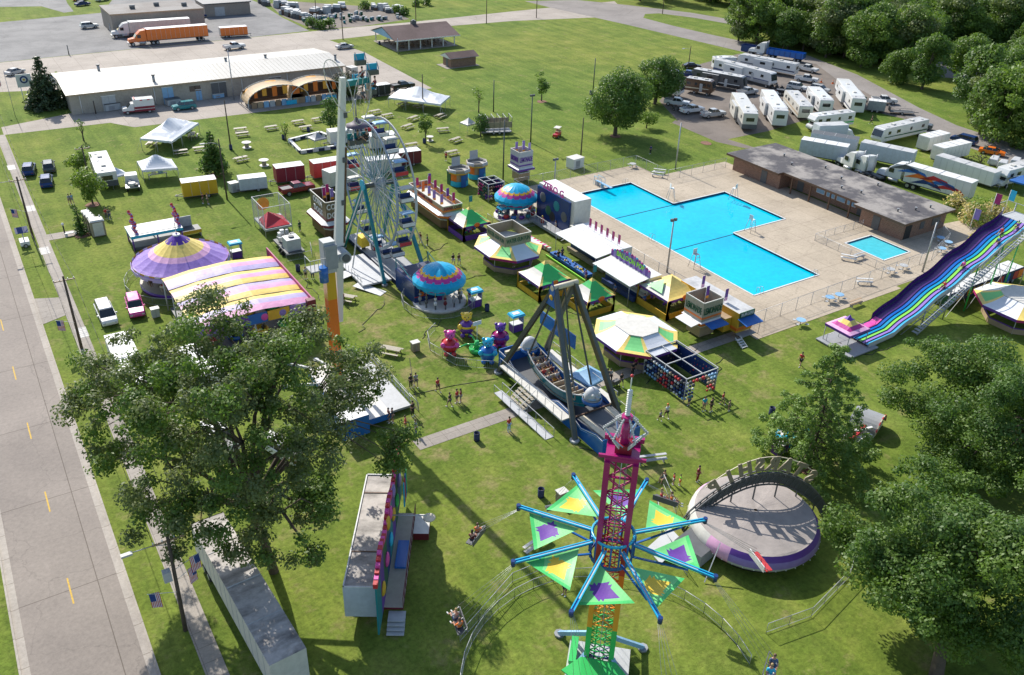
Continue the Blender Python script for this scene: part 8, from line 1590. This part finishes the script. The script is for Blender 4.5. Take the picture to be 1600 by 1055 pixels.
for i in range(14): g.bx(rs.uniform(.3, 2.3), rs.uniform(3, 5.4), rs.uniform(.9, 2.2), rs.uniform(.3, .8), rs.uniform(.3, .7), rs.uniform(.3, .8), rs.choice(['dgrey', 'grey', 'lgrey', 'white']))
g.build('machinery', t); M().cyl((1.3, 1.4, 2.5), (1.3, 1.4, 2.7), .4, 'dgrey', 12).build('fan', t)
for y_ in (1.5, 2.5): wheel(t, .0, y_, .38)
crowd_fence('steel barrier beside the generator trailer', [(32.8, 106.5), (36.4, 106.2), (37.2, 109)], 1.1)
# striped drum ride half hidden by the pine
x, y = G(1352, 668); t = T('striped_shelter', 'grey curved-roof shelter with a red and cream rim behind the pine', 'shelter', x, y, R(20)); t.scale = (.7, .7, .7); g = M(); n = 12
for i in range(n): a, b_ = PI*i/n, PI*(i+1)/n; g.add([(-2.4*math.cos(a), -2, .8+1.9*math.sin(a)), (-2.4*math.cos(b_), -2, .8+1.9*math.sin(b_)), (-2.4*math.cos(b_), 2, .8+1.9*math.sin(b_)), (-2.4*math.cos(a), 2, .8+1.9*math.sin(a))], [(0, 1, 2, 3)], 'v_grey', True); g.bar((-2.4*math.cos(a), -2, .85+1.9*math.sin(a)), (-2.4*math.cos(b_), -2, .85+1.9*math.sin(b_)), .14, .14, 'red' if i % 2 else 'cream')
g.build('canopy', t); M().box(-2.2, 2.2, -1.8, 1.8, .1, .8, 'white').build('platform', t)
x, y = G(1338, 690); t = T('gear_pile', 'red and white folded equipment stacked behind the pine', 'equipment', x, y); M().box(-1.5, 1.2, -.8, .8, 0, .9, 'white').build('crate', t); M().bar((-1.8, -.4, 1.1), (1.6, .5, 1.1), .35, .25, 'red').build('bundle', t); M().bar((-1.2, .6, 1.1), (1.6, -.3, 1.35), .25, .2, 'white').build('bundle', t)
bench('white metal bench with people beside the swing tower crown', 1018, 724, -20, 'lgrey', 3., z=0); bench('white sign board bench left of the swing arms', 840, 856, 12, 'offwhite', 3., z=0)
x, y = G(934, 612); t = T('stroller', 'dark stroller pushed along the path beside the ship', 'stroller', x+2.2, y-.3); M().hull([(-.4, .5, .22), (.35, .5, .22), (.3, 1., .22), (-.4, .9, .22)], 'dgrey').build('seat', t); M().bar((-.4, 0, .9), (-.8, 0, 1.1), .45, .05, 'black').build('handle', t)
for sx_ in (-.35, .35):
    for sy_ in (-.22, .22): M().cyl((sx_, sy_-.03, .12), (sx_, sy_+.03, .12), .12, 'rubber', 10).build('wheel', t)
rs = random.Random(21)
for k, (a, b_) in enumerate([((760, 430), (700, 440)), ((860, 470), (950, 520)), ((600, 470), (560, 520)), ((1090, 545), (1010, 600)), ((880, 470), (940, 480)), ((1000, 500), (1060, 520)), ((700, 380), (640, 420)), ((500, 470), (470, 430)), ((1130, 560), (1110, 600)), ((660, 530), (690, 500)), ((905, 700), (1010, 730)), ((1330, 560), (1400, 540))]):
    p, q = G(*a), G(*b_); n = 8; tag(M().path([((q[0]-p[0])*i/n+rs.uniform(-.5, .5)*(0 < i < n), (q[1]-p[1])*i/n+rs.uniform(-.5, .5)*(0 < i < n), .035) for i in range(n+1)], .035, 'black', 5).build('power_cable', None, (*p, 0)), 'black power cable snaking over the grass between rides and stalls', 'cable', 'power cables on the grass')
for a, b_, lb in (((642, 618), (778, 592), 'thin dark cable lying on the lawn behind the walking people'), ((655, 645), (640, 560), 'thin dark cable running toward the brown bin')):
    p, q = G(*a), G(*b_); tag(M().path([(0, 0, .03), ((q[0]-p[0])*.5, (q[1]-p[1])*.5+.3, .03), (q[0]-p[0], q[1]-p[1], .03)], .03, 'black', 5).build('ground_cable', None, (*p, 0)), lb, 'cable')
# ---------------- people ----------------
def skin(name, verts, edges, root=0, sub=1):
    me = bpy.data.meshes.new(name); me.from_pydata([v[:3] for v in verts], edges, []); o = bpy.data.objects.new(name, me); C.objects.link(o)
    m_ = o.modifiers.new('s', 'SKIN'); m_.use_smooth_shade = True
    for i, v in enumerate(verts): me.skin_vertices[0].data[i].radius = (v[3], v[3] if len(v) < 5 else v[4]); me.skin_vertices[0].data[i].use_root = i == root
    o.modifiers.new('u', 'SUBSURF').levels = sub; bpy.context.view_layer.update()
    r_ = bpy.data.meshes.new_from_object(o.evaluated_get(bpy.context.evaluated_depsgraph_get())); bpy.data.objects.remove(o); bpy.data.meshes.remove(me); r_.name = name
    for p in r_.polygons: p.use_smooth = True
    return r_
def lerp3(a, b_, f): return tuple(a[i]+(b_[i]-a[i])*f for i in range(3))
def figure(pose):
    # faces +Y; returns skeleton points
    if pose == 'sit': hip, ch, nk, hd = (0, 0, .52), (0, -.04, .98), (0, -.02, 1.13), (0, .02, 1.3)
    elif pose == 'swing': hip, ch, nk, hd = (0, 0, .0), (0, -.1, .45), (0, -.08, .6), (0, -.04, .77)
    else: hip, ch, nk, hd = (0, 0, .93), (0, .01, 1.38), (0, .02, 1.5), (0, .04, 1.66)
    z = hip[2]
    if pose == 'walk': L_ = [((-.1, .02, .88), (-.11, .22, .5), (-.11, .26, .08), (-.11, .38, .03)), ((.1, 0, .88), (.11, .0, .48), (.11, -.28, .12), (.11, -.2, .02))]; A = [((-.19, 0, 1.38), (-.24, -.1, 1.12), (-.24, .02, .9)), ((.19, 0, 1.38), (.24, .1, 1.13), (.23, .26, .95))]
    elif pose == 'stand': L_ = [((s*.1, 0, .88), (s*.12, .02, .48), (s*.13, -.02, .08), (s*.14, .13, .03)) for s in (-1, 1)]; A = [((-.19, 0, 1.38), (-.25, .02, 1.1), (-.23, .16, .9)), ((.19, 0, 1.38), (.26, -.03, 1.12), (.24, .04, .87))]
    elif pose == 'sit': L_ = [((s*.1, .02, .5), (s*.14, .42, .52), (s*.14, .46, .1), (s*.15, .58, .04)) for s in (-1, 1)]; A = [((s*.19, -.03, .97), (s*.25, .08, .72), (s*.18, .3, .66)) for s in (-1, 1)]
    else: L_ = [((s*.1, .02, -.02), (s*.14, .42, .04), (s*.15, .72, -.25), (s*.15, .85, -.22)) for s in (-1, 1)]; A = [((s*.19, -.06, .42), (s*.28, .1, .2), (s*.2, .32, .16)) for s in (-1, 1)]
    return hip, ch, nk, hd, L_, A
PM = {}
def body_mesh(pose):
    hip, ch, nk, hd, L_, A = figure(pose); wst = lerp3(hip, ch, .45)
    V = [(*hip, .15, .11), (*wst, .135, .1), (*ch, .16, .11), (*nk, .055), (hd[0], hd[1], hd[2]-.04, .088, .09), (hd[0], hd[1]-.005, hd[2]+.07, .085, .09)]; E_ = [(0, 1), (1, 2), (2, 3), (3, 4), (4, 5)]
    for l in L_: k = len(V); V += [(*l[0], .095), (*l[1], .06), (*l[2], .042), (*l[3], .04, .03)]; E_ += [(0, k), (k, k+1), (k+1, k+2), (k+2, k+3)]
    for a in A: k = len(V); V += [(*a[0], .06), (*a[1], .042), (*a[2], .03)]; E_ += [(2, k), (k, k+1), (k+1, k+2)]
    me = skin('body', V, E_); bm_ = M(); f = Vector(hd)
    # palms, fingers and face are joined into the same body mesh
    for s, a in zip((-1, 1), A):
        w_ = Vector(a[2]); d = (w_-Vector(a[1])).normalized(); sd = d.cross(Vector((0, 0, 1) if abs(d.z) < .8 else (0, 1, 0))).normalized(); p = w_+d*.05; bm_.cyl(w_-d*.01, w_+d*.09, .032, 'skin', 6, .034)
        for q, l in zip((-.03, -.01, .01, .03), (.07, .08, .075, .06)): b0 = w_+d*.085+sd*q; b1 = b0+d*l*.6+Vector((0, .01, 0)); bm_.cyl(b0, b1, .0095, 'skin', 5, .009).cyl(b1, b1+d*l*.4+Vector((0, .02, .0)), .009, 'skin', 5, .007)
        bm_.cyl(w_+d*.03+sd*.03, w_+d*.07+sd*.065, .011, 'skin', 5, .009)
    bm_.ball(f+Vector((0, .095, .0)), .02, 'skin', (.7, 1, 1.2), 6, 4)
    for s in (-1, 1): bm_.ball(f+Vector((s*.092, -.005, .01)), .025, 'skin', (.4, .8, 1.2), 6, 4); bm_.ball(f+Vector((s*.034, .082, .028)), .012, 'white', n=6, k=4); bm_.ball(f+Vector((s*.034, .092, .028)), .006, 'black', n=5, k=3)
    bm_.bx(f.x, f.y+.088, f.z-.045, .045, .008, .01, 'red')
    import bmesh
    o = bm_.build('t'); b = bmesh.new(); b.from_mesh(me); me.materials.clear()
    for q in o.data.materials: me.materials.append(q)
    sk_ = bm_.n.index('skin')
    for fc in b.faces: fc.material_index = sk_
    b.from_mesh(o.data); b.to_mesh(me); b.free(); bpy.data.objects.remove(o); return me
def parts_mesh(pose):
    hip, ch, nk, hd, L_, A = figure(pose); wst = lerp3(hip, ch, .45); lo = (hip[0], hip[1], hip[2]+.03)
    V = [(*lo, .175, .135), (*wst, .155, .12), (*ch, .18, .13), (*lerp3(ch, nk, .55), .1, .09)]; E_ = [(0, 1), (1, 2), (2, 3)]
    for a in A: k = len(V); V += [(*a[0], .08), (*lerp3(a[0], a[1], .7), .065)]; E_ += [(2, k), (k, k+1)]
    sh = skin('shirt', V, E_); V = [(hip[0], hip[1], hip[2]+.04, .165, .13)]; E_ = []; V2 = [(hip[0], hip[1], hip[2]+.04, .165, .13)]; E2 = []
    for l in L_:
        k = len(V); V += [(*l[0], .112), (*lerp3(l[0], l[1], .85), .09)]; E_ += [(0, k), (k, k+1)]
        k = len(V2); V2 += [(*l[0], .11), (*l[1], .08), (*l[2], .058)]; E2 += [(0, k), (k, k+1), (k+1, k+2)]
    return sh, skin('shorts', V, E_), skin('trousers', V2, E2)
def hair_mesh(pose, long=False):
    hd = figure(pose)[3]; g = M(); c_ = Vector(hd)+Vector((0, -.018, .055)); g.ball(c_, .108, 'hair', (.93, 1, .95), 12, 8)
    if long: g.ball(c_+Vector((0, -.06, -.12)), .085, 'hair', (1, .55, 1.7), 8, 6)
    o = g.build('h'); me = o.data; bpy.data.objects.remove(o); return me
for ps_ in ('stand', 'walk', 'sit', 'swing'): PM[ps_] = (body_mesh(ps_), *parts_mesh(ps_), hair_mesh(ps_), hair_mesh(ps_, True))
def shoes(pose):
    g = M()
    for l in figure(pose)[4]: a, b_ = Vector(l[2]), Vector(l[3]); g.ball((a+b_)/2+Vector((0, .02, -.02)), .075, 'white', (.75, 1.9, .8), 8, 5)
    o = g.build('s'); me = o.data; bpy.data.objects.remove(o); return me
SHO = {p: shoes(p) for p in PM}
def person(lb, x, y, rz, shirt, legs, pose='stand', hair='hair', long=False, trous=False, sc=1., z=0, hat=None, group=None, skn='skin'):
    t = T('person', lb, 'person', x, y, rz, group, z); t.scale = (sc,)*3; b, sh, so_, tr, h1, h2 = PM[pose]
    for nm, me, mm in (('body', b, {'skin': skn}), ('shirt', sh, shirt), ('trousers' if trous else 'shorts', tr if trous else so_, legs), ('hair' if not hat else 'hat', h2 if long else h1, hat or hair), ('shoes', SHO[pose], 'white')):
        o = bpy.data.objects.new(nm, me); C.objects.link(o); o.parent = t
        if isinstance(mm, str):
            if not me.materials: me.materials.append(mt('white'))
            o.material_slots[0].link = 'OBJECT'; o.material_slots[0].material = mt(mm)
    return t
for (px, py, rz, sh, lg, ps_, lg2, sc, lb, kw) in [
    (469, 362, 20, 'dgreen', 'dgreen', 'stand', 1, 1, 'person in dark green standing left of the corn dog stand', {}), (478, 436, 200, 'lgrey', 'black', 'stand', 0, 1, 'left of two people standing behind the striped canopy', {}), (489, 436, 160, 'grey', 'navy', 'stand', 1, 1, 'right of two people standing behind the striped canopy, in grey', {}),
    (645, 376, 90, 'magenta', 'dgrey', 'stand', 0, 1, 'person in dark red right beside the ferris wheel', {'long': True}), (657, 380, 100, 'maroon', 'lgrey', 'walk', 0, .98, 'person in dark top and pale shorts between two others by the ferris wheel', {}), (668, 384, 60, 'dgreen', 'black', 'stand', 1, 1, 'person in dark clothes farthest right by the ferris wheel', {}),
    (708, 414, 180, 'black', 'white', 'walk', 0, 1, 'left of a walking pair on open grass, black top and white shorts', {}), (717, 414, 180, 'brown', 'lgrey', 'walk', 0, 1, 'right of a walking pair on open grass, brown top', {'skn': 'brown'}), (712, 443, 90, 'red', 'dred', 'stand', 0, 1, 'person in red behind the umbrella carousel', {}), (734, 472, 0, 'dred', 'lgrey', 'stand', 0, 1, 'attendant in dark red at the ticket booth by the umbrella carousel', {}),
    (642, 606, 190, 'black', 'black', 'stand', 1, 1.02, 'person in black beside another in grey on the lawn', {}), (650, 604, 170, 'grey', 'dgrey', 'walk', 0, 1, 'person in grey beside another in black on the lawn', {}), (684, 612, 190, 'red', 'black', 'walk', 0, 1, 'lone person in red shirt and black shorts on the lawn', {}), (703, 636, 30, 'black', 'dgrey', 'walk', 0, 1.02, 'person in black leading two in red on the lawn', {}),
    (714, 630, 30, 'red', 'dgrey', 'stand', 0, 1, 'middle of three, in a red shirt, on the lawn', {}), (720, 629, 50, 'dred', 'grey', 'stand', 0, .98, 'rightmost of three, in a dark red shirt, on the lawn', {'long': True}), (645, 650, 200, 'black', 'black', 'stand', 1, 1.06, 'tall person all in black near the barrier end', {}), (795, 674, 190, 'red', 'lblue', 'stand', 1, 1.02, 'person in red shirt and pale jeans below the ship ramp', {}),
    (634, 672, 60, 'red', 'red', 'stand', 0, 1, 'person in red at the end of the arm ride barrier', {}), (650, 678, 90, 'grey', 'denim', 'stand', 1, 1, 'person in blue jeans standing where the path begins', {}), (608, 660, 90, 'maroon', 'dgrey', 'stand', 0, 1, 'left of two attendants at the blue base deck', {}), (614, 660, 90, 'dgrey', 'dgrey', 'stand', 0, 1, 'right of two attendants at the blue base deck', {}),
    (948, 598, 150, 'dgrey', 'black', 'walk', 1, 1.05, 'person in dark grey pushing the stroller on the path', {}), (953, 597, 150, 'lgrey', 'black', 'walk', 1, 1, 'person in grey beside the stroller pusher', {}), (970, 603, 170, 'black', 'dgrey', 'walk', 0, 1, 'person in black cap walking right of the stroller', {'hat': 'black'}), (1031, 658, 0, 'grey', 'black', 'walk', 0, .75, 'child in grey walking beside the orange-haired adult', {}),
    (1041, 654, 0, 'white', 'black', 'walk', 0, 1.04, 'adult in a white shirt and bright orange hat', {'hat': 'orange'}), (1099, 642, 170, 'cyan', 'tan', 'stand', 0, 1.04, 'person in turquoise shirt before the prize frame', {}), (1110, 643, 190, 'black', 'black', 'stand', 0, 1, 'person in black holding still right of the turquoise shirt', {}), (1128, 632, 200, 'red', 'khaki', 'walk', 0, .9, 'child in red near the prize frame', {}), (1138, 642, 200, 'khaki', 'dgrey', 'stand', 0, .78, 'small child in khaki, rightmost at the prize frame', {}),
    (1076, 634, 0, 'teal', 'dblue', 'stand', 0, .9, 'person in teal at the open side of the prize frame', {}), (992, 578, 180, 'magenta', 'black', 'stand', 0, 1, 'person in crimson in front of the octagonal stall', {}), (988, 586, 180, 'black', 'black', 'stand', 1, 1, 'person in black next to the crimson one at the octagonal stall', {}), (1043, 549, 10, 'black', 'black', 'walk', 0, 1, 'left of two dark figures behind the octagonal stall', {}), (1052, 548, 10, 'black', 'dgrey', 'walk', 0, 1, 'right of two dark figures behind the octagonal stall', {}),
    (1250, 572, 100, 'red', 'black', 'walk', 0, 1.05, 'lone walker in red shirt left of the slide canopy', {}), (1361, 194, 30, 'black', 'black', 'walk', 1, 1.05, 'dark clothed walker on the grass among the campers', {}), (1016, 241, 0, 'dblue', 'black', 'stand', 1, 1, 'person in dark blue in the shade of the large tree', {}), (110, 320, 10, 'grey', 'khaki', 'walk', 0, 1, 'left of two people walking near the lime tree', {}), (114, 319, 10, 'lblue', 'grey', 'walk', 0, 1, 'right of two people walking near the lime tree, pale shirt', {}),
    (167, 342, 200, 'red', 'dgrey', 'stand', 1, 1, 'person in red beside the portable toilets', {}), (172, 343, 170, 'dgrey', 'denim', 'stand', 1, 1, 'person in dark jacket beside the portable toilets', {}), (318, 318, 90, 'maroon', 'dgrey', 'stand', 0, 1, 'left of two people at the yellow trailer wheel', {}), (325, 319, 270, 'tan', 'dgrey', 'stand', 0, 1, 'right of two people at the yellow trailer wheel', {}), (872, 408, 0, 'black', 'dgrey', 'stand', 0, 1, 'dark figure left of another in front of the flagged game trailer', {}), (878, 404, 0, 'dgrey', 'black', 'stand', 0, 1, 'dark figure right of another in front of the flagged game trailer', {}),
    (915, 440, 90, 'purple', 'black', 'stand', 0, 1, 'person in purple between the two game trailers', {}), (921, 452, 90, 'pink', 'teal', 'stand', 0, .9, 'person in pink top behind the green tent flag', {}), (960, 462, 90, 'blue', 'black', 'stand', 0, 1, 'person in blue under the second game awning', {}), (1006, 478, 0, 'blue', 'dblue', 'stand', 1, 1, 'person in blue at the left edge of the yellow tent', {}), (847, 356, 0, 'red', 'red', 'stand', 0, 1.1, 'person in red with a yellow hat by the white ride rails', {'hat': 'yellow'}),
    (862, 352, 90, 'red', 'black', 'stand', 0, 1, 'first in the queue at the white ride trailer, in red', {}), (872, 356, 90, 'orange', 'black', 'stand', 0, 1, 'second in the queue at the white ride trailer, in orange red', {}), (868, 362, 90, 'grey', 'black', 'stand', 0, 1, 'person in grey in the queue at the white ride trailer', {}), (803, 418, 0, 'dgrey', 'black', 'stand', 0, 1, 'person at the right corner of the sign-boxed stall', {}),
    (1037, 752, 90, 'black', 'dgrey', 'sit', 0, 1, 'person in black seated on the rail by the dome queue', {'z': -.1}), (1089, 752, 200, 'dred', 'dred', 'stand', 1, 1.05, 'person in dark red at the dome entrance', {}), (1052, 757, 60, 'red', 'grey', 'stand', 0, .75, 'child in red waiting at the dome queue', {}), (1062, 758, 60, 'lime', 'orange', 'stand', 0, .7, 'child in lime waiting at the dome queue', {}), (882, 930, 100, 'dred', 'black', 'stand', 0, 1, 'operator in dark red by the swing ride gate', {}), (540, 385, 0, 'dgrey', 'black', 'stand', 1, 1, 'attendant in grey behind the service platform', {}),
    (697, 252, 0, 'red', 'black', 'stand', 0, 1, 'person in red sitting area beside a picnic table in tree shadow', {}), (537, 474, 40, 'maroon', 'black', 'stand', 0, .9, 'person in maroon at the picnic table near the ride mast', {}), (870, 212, 215, 'dred', 'black', 'stand', 0, .9, 'driver in dark red beside the golf cart', {}), (822, 680, 0, 'black', 'black', 'stand', 0, .01, '', {})]:
    if sc < .1: continue
    x, y = G(px, py); person(lb, x, y, R(rz), sh, lg, ps_, trous=bool(lg2), sc=sc, **kw)
rs = random.Random(12); cl = ['red', 'black', 'white', 'denim', 'pink', 'cyan', 'grey', 'orange', 'maroon', 'lgrey']
# riders
nm_ = ['swing seat above the fun house lawn', 'swing seat at the lower left of the tower', 'swing seat over the dome queue', None, 'swing seat at the lower right of the tower', 'swing seat close to the tower left base', 'swing seat at the bottom near the fence', None]
for k, (a, sp_) in enumerate(SEATS):
    if nm_[k] is None: continue
    for q in (-.4, .4):
        an = R(a+90); person('%s rider on the %s' % ('leg-swinging left' if q < 0 else 'leg-swinging right', nm_[k]), sp_[0]+math.cos(an)*q, sp_[1]+math.sin(an)*q, R(a+195), rs.choice(cl), rs.choice(['denim', 'white', 'black', 'grey']), 'swing', z=sp_[2]+.08, hair=rs.choice(['hair', 'blond', 'brown']), long=q > 0)
for i in range(8):
    s = i % 2; f = .95-(i//2)*.24; y_ = f*4.3; z_ = 1.3+1.25*f*f*.7
    person('rider seated in the far end of the swinging ship', SX-.5+1.*s, SY+y_, R(180), rs.choice(cl), 'denim', 'swing', z=z_+.45, hair=rs.choice(['hair', 'blond']), group='riders in the swinging ship')
for i, (dx, dz) in enumerate(((5.3, -.1), (6.5, -1.1), (5.3, -2.), (4.6, -5.9), (5.4, -5.9))):
    person('rider strapped into the seats at the top of the tall arm', BX+dx-.1, BY+1., R(90*i), rs.choice(['dgrey', 'black', 'teal', 'maroon']), 'black', 'swing', z=32.2+dz, group='riders at the top of the arm ride')
for i, (u, v) in enumerate(((.5, .25), (.63, .4), (.83, .2), (.9, .6), (.97, .3))):
    x_ = X0+u*28.3; person('rider in %s coming down the slide, %s' % (('red', 'pink', 'blue', 'red', 'purple')[i], ('lowest of five', 'second lowest of five', 'at mid height', 'second from the top', 'just below the top')[i]), x_, Y0+v*2.4+.2, R(90), ('red', 'pink', 'blue', 'red', 'purple')[i], 'dgrey', 'swing', z=sz(u)+.15, sc=.95)
for m_ in (tab, sp, bn, toi, dr, crt, cone): m_.done()
